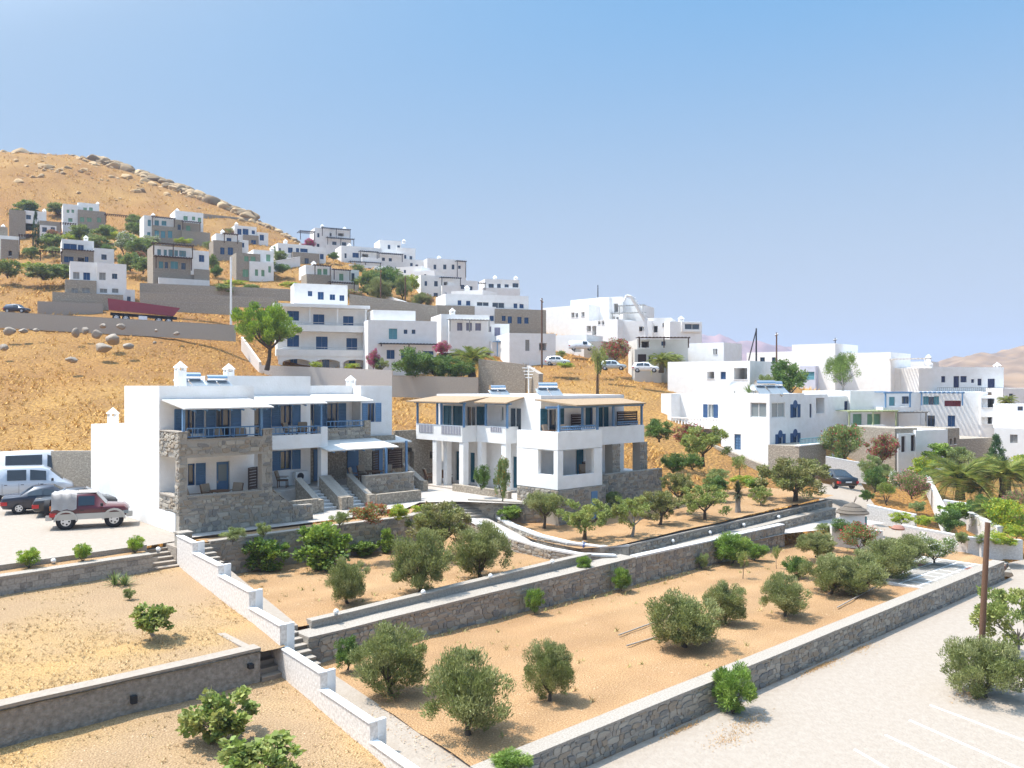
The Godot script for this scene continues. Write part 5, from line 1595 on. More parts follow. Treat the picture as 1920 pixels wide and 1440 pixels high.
# ------------------------------------------------------------------ white house with balustrades
func build_balustrade_house() -> void:
	var t := thing("balustrade_house", "tall white house with arched blue shutters, balustrades and roof dishes", "house")
	var X := 71.85
	var zf := -42.67
	var top: float = 6.08
	var lh := [[-44.71, -43, 3.82, 5.23], [-46.47, -45.76, 0.65, 2.15]]
	var fh := [[72.23, 74.64, 3.81, 5.23], [76.13, 76.94, 3.73, 5.03], [73.38, 74.15, 1.16, 2.23], [76.13, 76.94, 1.18, 2.22]]
	part("wall", block_tool(X, 78.28, -2.5, top, -47.98, zf, fh, lh), M["white"], t)
	for i in 2:
		window(t, "q" if i == 0 else "s", lh[i][1] - lh[i][0], lh[i][3] - lh[i][2], Transform3D(LEFT_FACE, Vector3(X, lh[i][2], lh[i][0])))
	window(t, "q", fh[0][1] - fh[0][0], fh[0][3] - fh[0][2], Transform3D(FRONT, Vector3(fh[0][0], fh[0][2], zf)))
	for i in [1, 2, 3]:
		facade_item(t, "w", zf, fh[i][0], fh[i][1], fh[i][2], fh[i][3], 0.5, 0.5, "deep_blue")
		var arch := surf()
		var mx: float = (fh[i][0] + fh[i][1]) / 2
		tube(arch, [Vector3(mx, fh[i][3], zf - 0.02), Vector3(mx, fh[i][3], zf + 0.03)], [(fh[i][1] - fh[i][0]) / 2, (fh[i][1] - fh[i][0]) / 2], 16)
		part("arch", arch, M["deep_blue"], t)
	# recessed left wing with balconies
	var zb: float = -47.98
	var bh := [[-50.6, -49.9, 3.58, 4.94], [-50.6, -49.77, 0.22, 2.07, 3.0]]
	part("wall", block_tool(73.4, 78.0, -2.5, top - 0.1, -56.5, zb - 0.03, [], bh), M["white"], t)
	window(t, "q", bh[0][1] - bh[0][0], bh[0][3] - bh[0][2], Transform3D(LEFT_FACE, Vector3(73.4, bh[0][2], bh[0][0])))
	for s in [-1, 1]:
		open_shutter(t, "deep_blue", 0.5, bh[0][3] - bh[0][2], Transform3D(LEFT_FACE, Vector3(73.38, bh[0][2], bh[0][0] - 0.52 if s < 0 else bh[0][1] + 0.02)))
	window(t, "o", bh[1][1] - bh[1][0], bh[1][3] - bh[1][2], Transform3D(LEFT_FACE, Vector3(73.4, bh[1][2], bh[1][0])))
	var by: float = 2.73
	part("balcony_floor", one_box(X + 0.02, 73.38, by - 0.2, by, -54.0, zb - 0.04), M["white"], t)
	var rail := part("balustrade", one_box(X + 0.02, X + 0.22, by + 0.75, by + 0.88, -54.0, zb - 0.04), M["white"], t)
	for i in 16:
		var st := surf()
		lathe(st, [[0.05, 0.0], [0.1, 0.2], [0.05, 0.5], [0.07, 0.75]], 8)
		var b := part("baluster", st, M["white"], rail)
		b.position = Vector3(X + 0.12, by, lerp(-53.9, zb - 0.2, i / 15.0))
	part("end_wall", one_box(X + 0.02, 73.4, -2.0, top - 0.1, -54.5, -54.02), M["white"], t)
	# right wing and stone fronted terrace
	var x2: float = 78.28
	part("wall", block_tool(x2 + 0.02, 84.85, -2.5, top - 0.15, -50.0, -43.6, [[82.38, 84.17, 3.96, 5.56, 3.0], [81.06, 81.5, 3.57, 4.99]]), M["white"], t)
	window(t, "o", 1.79, 1.6, Transform3D(FRONT, Vector3(82.38, 3.96, -43.6)))
	window(t, "n", 0.43, 1.41, Transform3D(FRONT, Vector3(81.06, 3.57, -43.6)))
	part("wall", block_tool(84.87, 92.17, -2.5, top - 0.4, -50.0, -44.6, [[90.54, 91.54, 3.99, 5.11]]), M["white"], t)
	window(t, "n", 1, 1.12, Transform3D(FRONT, Vector3(90.54, 3.99, -44.6)))
	var ty: float = 1.33
	var tw := part("stone_terrace", one_box(X - 0.3, 76.56, -2.6, ty, -42.64, -39.5), M["stone"], t)
	part("terrace_ledge", one_box(X - 0.35, 76.61, ty, ty + 0.1, -39.9, -39.45), M["white"], tw)
	railing(tw, Vector3(71.88, ty + 0.1, -39.6), Vector3(76.45, ty + 0.1, -39.6), 0.55, 0.25, "turquoise")
	part("ramp_wall", ramp_tool(X - 1.2, -48.86, -42.0), M["stone"], t)
	for q in [[1352, 727, 0.5], [1380, 729, 0.33]]:
		var x: float = 73.5
		var z: float = -47.5 if q[0] == 1352 else -45.4
		var dish := thing("satellite_dish", "large white satellite dish on the balustrade house roof" if q[0] == 1352 else "small white satellite dish on the balustrade house roof", "satellite dish", Vector3(x, top - 0.3, z), -1.1)
		var st := surf()
		lathe(st, [[0.02, 0.0], [q[2] * 0.5, 0.06 * q[2]], [q[2] * 0.8, 0.18 * q[2]], [q[2], 0.32 * q[2]]], 20)
		var o := part("reflector", st, M["plastic_white"], dish)
		o.position = Vector3(0, 0.6 + q[2] * 0.8, 0)
		o.rotation.x = 1.15
		var mm := surf()
		tube(mm, [Vector3.ZERO, Vector3(0, 0.6 + q[2] * 0.8, 0)], [0.05, 0.04], 6)
		part("mast", mm, M["grey"], dish)
	water_heater("solar water heater with two dark panels on the balustrade house", Vector3(73.6, top - 0.3, -43.9), -0.6, 1.25)
	water_heater("solar water heater farther back on the balustrade house roof", Vector3(78.6, top - 0.3, -46.0), -0.6, 1.2)

func ramp_tool(x: float, z0: float, z1: float) -> SurfaceTool:
	var st := surf()
	prism(st, Vector2(x, z0), Vector2(x, z1), -0.4, -2.5, -2.5, 1.4, -0.6)
	return st

# ------------------------------------------------------------------ three-storey house on the slope
func build_arcade_house() -> void:
	var t := thing("arcade_house", "three-storey white house with blue shutters and a ground floor arcade", "house", Vector3(62.23, 9.12, -107.09), deg_to_rad(-22.5))
	var k := 121.0 / 1600.0
	var px := func(x: float) -> float: return (x - 610.0) * k * 1.04
	var py := func(y: float) -> float: return (692.0 - y) * k
	var wins := [["b", 545, 566, 583, 601], ["b", 591, 611, 588, 607], ["b", 645, 664, 590, 608], ["b", 545, 566, 628, 651], ["b", 596, 617, 630, 654], ["b", 651, 671, 632, 656], ["b", 549, 563, 673, 690], ["w", 607, 620, 674, 691], ["b", 655, 668, 675, 690]]
	var holes := []
	for w in wins: holes.append([px.call(w[1]), px.call(w[2]), py.call(w[4]), py.call(w[3])])
	var x0: float = px.call(528)
	var x1: float = px.call(689)
	part("wall", block_tool(x0, x1, -2.5, py.call(572), -9.0, -1.6, holes), M["white"], t)
	for i in wins.size():
		window(t, wins[i][0], holes[i][1] - holes[i][0], holes[i][3] - holes[i][2], Transform3D(FRONT, Vector3(holes[i][0], holes[i][2], -1.6)))
	part("roof_slab", one_box(px.call(520), x1 + 0.1, py.call(577), py.call(571), -1.58, 0.25), M["white"], t)
	for b in [[605, 622], [651, 668]]:
		part("balcony", deck(x0 - 0.3, x1 + 0.1, -1.58, 0.15, py.call(b[1]), py.call(b[0] + 5), [true, true, true]), M["white"], t)
		railing(t, Vector3(x0, py.call(b[0] + 5) - 0.05, 0.05), Vector3(x1, py.call(b[0] + 5) - 0.05, 0.05), 0.4, 1.6, "paint")
	for x in [583, 632, 683]:
		part("column", one_box(px.call(x) - 0.09, px.call(x) + 0.09, py.call(605), py.call(577), -0.2, -0.02), M["white"], t)
	# arcade with round arches
	var ar := surf()
	var zf := 0.1
	var yt: float = py.call(668)
	for a in [[535, 584], [590, 636], [642, 686]]:
		var a0: float = px.call(a[0])
		var a1: float = px.call(a[1])
		var mid := (a0 + a1) / 2
		var rad := (a1 - a0) / 2
		var spring: float = py.call(681)
		var last := Vector2(a0, spring)
		for i in range(1, 13):
			var an := PI - PI * i / 12
			var p := Vector2(mid + cos(an) * rad, spring + sin(an) * 0.55)
			quad(ar, Vector3(last.x, last.y, zf), Vector3(p.x, p.y, zf), Vector3(p.x, yt, zf), Vector3(last.x, yt, zf))
			quad(ar, Vector3(last.x, last.y, zf - 0.3), Vector3(p.x, p.y, zf - 0.3), Vector3(p.x, p.y, zf), Vector3(last.x, last.y, zf))
			last = p
	for p in [[528, 535], [584, 590], [636, 642], [686, 690]]:
		box(ar, px.call(p[0]), px.call(p[1]), -2.5, yt, zf - 0.3, zf)
	part("arcade", ar, M["white"], t)
	part("arcade_floor", one_box(x0, x1, -2.5, -0.05, -1.58, 0.05), M["paving"], t)
	var uh := []
	for w in [[585, 593, 541, 551], [603, 614, 542, 557], [625, 635, 546, 557], [643, 652, 547, 558]]:
		uh.append([px.call(w[0]), px.call(w[1]), py.call(w[3]), py.call(w[2])])
	part("roof_room", block_tool(px.call(560), px.call(658), py.call(575), py.call(527), -9.0, -4.0, uh), M["white"], t)
	for h in uh:
		window(t, "b", h[1] - h[0], h[3] - h[2], Transform3D(FRONT, Vector3(h[0], h[2], -4.0)))
	var w2 := thing("boundary_wall", "long white boundary wall in front of the arcade house", "wall")
	for q in [[Vector3(52.45, 13.17, -113.07), Vector3(51.66, 9.12, -105.93)], [Vector3(51.66, 9.12, -105.93), Vector3(61.77, 7.95, -89.89)]]:
		var st := surf()
		prism(st, Vector2(q[0].x, q[0].z), Vector2(q[1].x, q[1].z), 0.3, q[0].y - 3.0, q[1].y - 3.0, q[0].y + 0.4, q[1].y + 0.8)
		part("wall_section", st, M["white_old"], w2)

func slope_wall(label: String, a: Vector3, b: Vector3, h: float, m: String, th := 0.5, down := 2.5) -> void:
	var w := thing("terrace_wall", label, "wall")
	var st := surf()
	var n: int = max(1, int(a.distance_to(b) / 6.0))
	for i in n:
		var p := a.lerp(b, float(i) / n)
		var q := a.lerp(b, float(i + 1) / n)
		prism(st, Vector2(p.x, p.z), Vector2(q.x, q.z), th, p.y - down, q.y - down, p.y + h, q.y + h)
	part("core", st, M[m], w)
	var cp := surf()
	prism(cp, Vector2(a.x, a.z), Vector2(b.x, b.z), th + 0.06, a.y + h, b.y + h, a.y + h + 0.12, b.y + h + 0.12)
	part("coping", cp, M["paint"] if m.begins_with("white") else M["coping"], w)

func boulder_mesh(seed_: int) -> Mesh:
	var r := RandomNumberGenerator.new()
	r.seed = seed_
	var s := SphereMesh.new()
	s.radius = 0.5
	s.height = 1.0
	s.radial_segments = 14
	s.rings = 8
	var n := FastNoiseLite.new()
	n.seed = seed_
	n.frequency = 0.9
	var st := SurfaceTool.new()
	st.create_from(s, 0)
	var arr := st.commit_to_arrays()
	var v: PackedVector3Array = arr[Mesh.ARRAY_VERTEX]
	var planes := []
	for i in 9:
		planes.append([Vector3(r.randfn(), r.randfn(), r.randfn()).normalized(), r.randf_range(0.3, 0.44)])
	for i in v.size():
		for p in planes:
			var over: float = v[i].dot(p[0]) - p[1]
			if over > 0:
				v[i] -= p[0] * over
		v[i] *= 1.0 + 0.14 * n.get_noise_3dv(v[i] * 2.5)
	arr[Mesh.ARRAY_VERTEX] = v
	var m := ArrayMesh.new()
	m.add_surface_from_arrays(Mesh.PRIMITIVE_TRIANGLES, arr)
	var st2 := SurfaceTool.new()
	st2.create_from(m, 0)
	st2.deindex()
	st2.set_smooth_group(-1)
	st2.generate_normals()
	return st2.commit()

func build_hill() -> void:
	var lo := Vector2(-260, 45)
	var cell := 2.6
	var nx := 225
	var nz := 160
	var site := PackedVector2Array([Vector2(-40, 8), Vector2(-40, -80), Vector2(8, -76.5), Vector2(13.6, -67.8), Vector2(17.2, -59.4), Vector2(17.5, -54), Vector2(24.2, -53.5), Vector2(33, -52.8), Vector2(36, -52), Vector2(46, -50), Vector2(47, -38), Vector2(49, -37), Vector2(57, -35.5), Vector2(57.8, -28.5), Vector2(53.5, -26), Vector2(54.8, -20), Vector2(53, -16.5), Vector2(57, -17.8), Vector2(96, -12.5), Vector2(96, 8)])
	var right := Vector3(0.7373, 0, 0.6756)
	var fwd := Vector3(0.6756, 0, -0.7373)
	var st := SurfaceTool.new()
	st.begin(Mesh.PRIMITIVE_TRIANGLES)
	st.set_smooth_group(0)
	var idx := {}
	for j in nz + 1:
		for i in nx + 1:
			var dd := lo.y + cell * j * (1.0 + 0.004 * j)
			var p := right * ((lo.x + i * cell) * (0.35 + dd / 330.0)) + fwd * dd
			var h := hill_height(p.x, p.z)
			var rough: float = clamp((h - 45.0) / 25.0, 0.1, 1.0)
			h += rough_noise.get_noise_2d(p.x * 0.25, p.z * 0.25) * 1.1 * rough + rough_noise.get_noise_2d(p.x, p.z) * 0.15
			if Geometry2D.is_point_in_polygon(Vector2(p.x, p.z), site):
				h = min(h, -4.5) - 2.0
			st.set_color(hill_tint(p.x, p.z))
			st.add_vertex(Vector3(p.x, h, p.z))
	for j in nz:
		for i in nx:
			var a := j * (nx + 1) + i
			var b := a + 1
			var c := a + nx + 1
			for k in [a, c, b, b, c, c + 1]:
				st.add_index(k)
	st.generate_normals()
	structure("hillside", st, M["hill"])
	# dry grass tufts on the near slope
	var g := surf()
	var r := RandomNumberGenerator.new()
	r.seed = 9
	for i in 7:
		var a := r.randf() * TAU
		var b := Vector3(cos(a), 0, sin(a)) * r.randf() * 0.22
		var tip := b + Vector3(r.randf_range(-0.18, 0.18), r.randf_range(0.14, 0.36), r.randf_range(-0.18, 0.18))
		var s := Vector3(-sin(a), 0, cos(a)) * 0.026
		tri(g, b - s, b + s, tip)
	var gm := g.commit()
	var spots := []
	for i in 45000:
		var dd := 55.0 + pow(r.randf(), 1.2) * 235.0
		var p := right * (r.randf_range(-0.66, 0.5) * dd) + fwd * dd
		if Geometry2D.is_point_in_polygon(Vector2(p.x, p.z), site): continue
		if p.x > 62.0 and p.z > -60.0: continue
		if patch_noise.get_noise_2d(p.x * 2.0, p.z * 2.0) < r.randf_range(-0.5, 0.35): continue
		p.y = hill_height(p.x, p.z) + rough_noise.get_noise_2d(p.x, p.z) * 0.15 - 0.03
		var tone := r.randf()
		var s := r.randf_range(0.7, 1.5) * (1.0 if dd < 120.0 else 1.6)
		spots.append([Transform3D(Basis(Vector3.UP, r.randf() * TAU).scaled(Vector3(s * 1.3, s, s * 1.3)), p), Color(0.58, 0.32, 0.075).lerp(Color(0.7, 0.44, 0.14), tone)])
	scatter("dry_grass", gm, M["grass"], spots, "golden dry grass covering the slope", "grass")
	var tufts := []
	for i in 14000:
		var x := r.randf_range(0.0, 14.2)
		var z := r.randf_range(-36.2, -14.0)
		if z < -25.2 and z > -25.9: continue
		if x > 14.3 + (z + 36.8) * -0.09: continue
		var y: float = lerp(-1.5, -0.85, clamp((-25.4 - z) / 11.0, 0.0, 1.0)) if z < -25.6 else lerp(-2.45, -3.3, clamp((z + 25.6) / 12.0, 0.0, 1.0))
		if z < -25.6 and x > 12.2 and z > -28.2: continue
		if patch_noise.get_noise_2d(x * 2.5 + 100.0, z * 2.5) * 1.2 + 0.5 < r.randf_range(0.1, 0.9): continue
		var s := r.randf_range(0.1, 0.32)
		tufts.append([Transform3D(Basis(Vector3.UP, r.randf() * TAU).scaled(Vector3(s * 1.6, s, s * 1.6)), Vector3(x, y, z)), Color(0.52, 0.37, 0.18).lerp(Color(0.64, 0.47, 0.26), r.randf())])
	scatter("dry_grass", gm, M["grass"], tufts, "thin dry straw on the bare left terraces", "grass")
	var litter := []
	for q in [Vector3(21.63, -3.64, -17.72), Vector3(23.55, -3.64, -14.79), Vector3(29.76, -3.64, -16.13), Vector3(30.87, -3.64, -15.95), Vector3(33.57, -3.64, -15.89), Vector3(35.85, -3.64, -11.56), Vector3(31.46, -3.64, -10.98), Vector3(22.07, -3.64, -14.5)]:
		for k in 260:
			var p: Vector3 = q + Vector3(r.randfn() * 0.55, 0.01, r.randfn() * 0.22)
			if p.z < -15.95: p.z = -15.95 + r.randf() * 0.2
			litter.append([Transform3D(Basis(Vector3(r.randf(), 0.4, r.randf()).normalized(), r.randf() * TAU).scaled(Vector3.ONE * r.randf_range(0.08, 0.2)), p), Color(0.5, 0.27, 0.1).lerp(Color(0.6, 0.42, 0.2), r.randf())])
	var weeds := []
	for i in 420:
		var up := i % 3 == 0
		var x := r.randf_range(16.0, 30.0 if up else 50.0)
		var z := r.randf_range(-37.0, -28.3) if up else r.randf_range(-26.9, -16.6)
		if not up and r.randf() < 0.5: z = -26.9 + absf(r.randfn()) * 0.4
		var s := r.randf_range(0.2, 0.75)
		weeds.append([Transform3D(Basis(Vector3.UP, r.randf() * TAU).scaled(Vector3(s * 1.3, s, s * 1.3)), Vector3(x, -1.8 if up else -2.94, z)), Color(0.3, 0.3, 0.1).lerp(Color(0.55, 0.4, 0.18), r.randf())])
	scatter("weeds", gm, M["grass"], weeds, "scattered weeds on the bare olive terraces", "weeds")
	scatter("leaf_litter", gm, M["grass"], litter, "orange dry leaf litter swept along the lot wall", "leaf litter")
	# boulders
	var bm := [boulder_mesh(1), boulder_mesh(2), boulder_mesh(3), boulder_mesh(4)]
	var i2 := 0
	var said := ["dark boulder below the pickup on the road", "low brown rock in a row of three below the pickup", "smallest rock of the row below the pickup", "tall white boulder at the edge of the boulder cluster", "rounded white boulder touching the tall white one", "broad grey boulder in the middle of the cluster", "small boulder just below the road wall left of the tipper", "grey boulder just below the road wall under the tipper", "largest angular boulder of the cluster", "long flat dark-sided slab below the largest boulder", "pale low boulder right of the long slab", "white boulder alone far from the cluster, near the lone path", "lone pale boulder lower down the dry field", "tiny stone beneath the end of the tipper", "small grey stone near the flat-topped pine", "tiny pale stone between cluster and pine"]
	for q in [[Vector3(25.99, 13.54, -122.13), 1.61, 0.94], [Vector3(27.43, 13.7, -121.89), 1.49, 0.54], [Vector3(28.89, 13.85, -121.64), 0.82, 0.41], [Vector3(32.37, 13.4, -117.36), 1.08, 1.08], [Vector3(33.76, 13.77, -118.26), 1.1, 0.82], [Vector3(34.37, 13.24, -115.53), 1.49, 0.95], [Vector3(36.73, 14.72, -120.97), 1.14, 0.57], [Vector3(38.51, 14.57, -119.33), 1.28, 0.71], [Vector3(35.08, 12.41, -111.63), 2.12, 1.19], [Vector3(32.6, 11.23, -107.39), 2.15, 0.95], [Vector3(35.62, 11.53, -107.88), 1.55, 0.65], [Vector3(23.36, 11.16, -112.6), 1.23, 0.68], [Vector3(27.49, 9.57, -101.22), 1.4, 0.58], [Vector3(41.98, 14.11, -116.16), 0.57, 0.36], [Vector3(43.98, 13.7, -114.33), 0.85, 0.43], [Vector3(39.47, 12.17, -109.77), 0.54, 0.34]]:
		var t := thing("boulder", said[i2], "boulder", q[0], i2 * 1.3, "boulders in the dry field")
		var o := part("rock", bm[i2 % 4], M["rock"], t)
		o.scale = Vector3(q[1], q[2] * 1.25, q[1] * 0.8)
		o.position.y = q[2] * 0.1
		i2 += 1
	var rk := []
	for i in 1100:
		var u := r.randf()
		var dd := r.randf_range(238.0, 300.0)
		var p := right * (lerpf(-0.66, -0.27, u) * dd) + fwd * dd
		var h := hill_height(p.x, p.z)
		if patch_noise.get_noise_2d(p.x * 1.2, p.z * 1.2) < 0.16 and r.randf() < 0.93: continue
		var s := pow(r.randf(), 3.0) * 2.2 + 0.4
		p.y = h - s * 0.05
		rk.append([Transform3D(Basis(Vector3(r.randf(), 1, r.randf()).normalized(), r.randf() * TAU).scaled(Vector3(s * 1.5, s, s * 1.1)), p), Color(0.54, 0.37, 0.19) * r.randf_range(0.6, 1.1)])
	for i in 700:
		var u := r.randf()
		var px := lerpf(-20.0, 560.0, u)
		var dd := lerpf(298.0, 246.0, pow(u, 1.3)) + r.randf_range(-9.0, 5.0)
		var p := right * ((px - 960.0) / 1600.0 * dd) + fwd * dd
		var s := (0.6 + 3.0 * pow(r.randf(), 2.0)) * (1.15 if (px > 170 and px < 470) or px < 50 else 0.5)
		p.y = hill_height(p.x, p.z) + s * 0.12
		rk.append([Transform3D(Basis(Vector3(r.randf(), 1, r.randf()).normalized(), r.randf() * TAU).scaled(Vector3(s * 1.5, s, s * 1.2)), p), Color(0.44, 0.31, 0.17) * r.randf_range(0.45, 1.2)])
	scatter("rocky_outcrop", bm[1], M["pebbles"], rk, "weathered rock outcrop along the hilltop", "rocks")

func clods(called: String, label: String, poly: Array, y: Callable, n: int, seed_: int, cols: Array, big: float) -> void:
	var r := RandomNumberGenerator.new()
	r.seed = seed_
	var pp := PackedVector2Array(poly)
	var lo: Vector2 = pp[0]
	var hi: Vector2 = pp[0]
	for p in pp:
		lo = lo.min(p)
		hi = hi.max(p)
	var st := surf()
	var c := [Vector3(0.5, 0, 0.1), Vector3(-0.1, 0, 0.5), Vector3(-0.5, 0, -0.1), Vector3(0.1, 0, -0.5)]
	for i in 4:
		tri(st, c[(i + 1) % 4], c[i], Vector3(0.05, 0.4, 0.03))
	var spots := []
	for i in n:
		var q := Vector2(r.randf_range(lo.x, hi.x), r.randf_range(lo.y, hi.y))
		if not Geometry2D.is_point_in_polygon(q, pp): continue
		var s := big * (0.3 + pow(r.randf(), 3.0))
		spots.append([Transform3D(Basis(Vector3(r.randf_range(-0.3, 0.3), 1, r.randf_range(-0.3, 0.3)).normalized(), r.randf() * TAU).scaled(Vector3(s, s * r.randf_range(0.4, 1.0), s)), Vector3(q.x, y.call(q.x, q.y), q.y)), cols[r.randi() % cols.size()] * r.randf_range(0.8, 1.2)])
	scatter(called, st.commit(), M["pebbles"], spots, label, "soil clods")

func build_garden() -> void:
	# driveway, hut and white walled beds on the right
	patch("driveway", [Vector2(70.93, -37.29), Vector2(83.02, -42.20), Vector2(79.84, -38.16), Vector2(70.76, -32.21), Vector2(62.12, -27.18), Vector2(62.21, -26.00), Vector2(58.88, -22.36), Vector2(55.22, -20.81), Vector2(55.62, -23.24), Vector2(52.07, -23.70), Vector2(52.48, -25.26), Vector2(55.61, -27.89), Vector2(57.70, -30.13)], func(x, z): return hill_height(x, z) + 0.32, 1.0, func(x, z): return Color.WHITE, M["concrete"], 0.01)
	patch("garden_plaza", [Vector2(54.08, -24.96), Vector2(56.49, -23.61), Vector2(54.30, -20.77), Vector2(50.56, -17.37), Vector2(47.48, -14.58), Vector2(44.91, -14.48), Vector2(49.69, -18.17), Vector2(47.41, -19.25), Vector2(48.00, -21.85)], func(x, z): return hill_height(x, z) + 0.25, 1.0, func(x, z): return Color.WHITE, M["paving"], 0.01)
	var t := thing("thatched_hut", "tiny round white hut with grey thatched roof and blue window", "hut", Vector3(50.34, -2.15, -24.29))
	var st := surf()
	lathe(st, [[0.72, -0.5], [0.72, 1.35]], 22)
	part("wall", st, M["white"], t)
	var rf := surf()
	lathe(rf, [[0.95, 1.3], [0.98, 1.36], [0.8, 1.5], [0.82, 1.52], [0.5, 1.72], [0.52, 1.74], [0.16, 1.9], [0.02, 1.96]], 20)
	part("thatched_roof", rf, M["thatch"], t)
	part("window", one_box(0.52, 0.62, 0.55, 1.1, 0.3, 0.62), M["turquoise"], t)
	for i in 3:
		var sp := surf()
		tube(sp, [Vector3(0.15, 1.85, 0), Vector3(0.5 - i * 0.35, 2.3, 0.2 * i)], [0.015, 0.01], 4)
		part("twig", sp, M["brown"], t)
	var lab := ["white wall descending beside the oleander", "white front wall of the palm bed", "sloping white parapet beside the yellow hedge", "white kerb above the paved walk", "long white kerb below the plaza", "white kerb beside the round hut", "low white wall behind the parked hatchback", "white coped stone edge of the lot corner", "white kerb along the flower border"]
	var segs := [[Vector3(75.59, -1.46, -30.01), Vector3(58.26, -2.1, -22.02), 0.5], [Vector3(64.13, -1.98, -24.24), Vector3(64.21, -2.11, -22), 0.55], [Vector3(61.96, -2.13, -21.9), Vector3(58.25, -2.35, -18.78), 0.35], [Vector3(57.74, -1.63, -26.84), Vector3(57.73, -1.96, -23.6), 0.2], [Vector3(53.03, -2, -22.48), Vector3(53.71, -2.36, -18.6), 0.22], [Vector3(47.6, -1.71, -24.2), Vector3(49.79, -1.98, -22.19), 0.25], [Vector3(73.07, -0.56, -37.75), Vector3(74.24, -1.07, -34.51), 0.9], [Vector3(54.86, -2.45, -17.55), Vector3(53.94, -2.38, -18.39), 0.3], [Vector3(53.48, -2.34, -18.81), Vector3(55.85, -2.52, -16.64), 0.25]]
	for i in segs.size():
		slope_wall(lab[i], segs[i][0], segs[i][1], segs[i][2], "white_old", 0.3, 0.8)
	var walk := thing("paved_walk", "walk of square pale slabs beside the white parapet", "paving")
	var a: Vector3 = Vector3(57.39, -2.29, -19.57)
	var b: Vector3 = Vector3(57.81, -2.49, -17.02)
	var e := (b - a).normalized()
	var f := e.cross(Vector3.UP)
	for i in 9:
		for k in 3:
			var p := a + e * (i * 1.0) + f * (k * 0.95 - 1.0)
			var o := part("slab", one_box(-0.42, 0.42, -0.2, 0.06, -0.4, 0.4), M["tile_red"] if (i + 2 * k) % 7 == 3 else M["tile_grey"], walk)
			o.position = Vector3(p.x, hill_height(p.x, p.z) + 0.28, p.z)
			o.rotation.y = atan2(-e.z, e.x)
	var bag := thing("red_container", "red plastic container lying on the plaza", "container", Vector3(52.08, -2.01, -22.27))
	var bs := surf()
	lathe(bs, [[0.02, 0.2], [0.36, 0.21], [0.4, 0.3], [0.26, 0.45], [0.02, 0.48]], 12)
	part("shell", bs, M["tile_red"], bag)

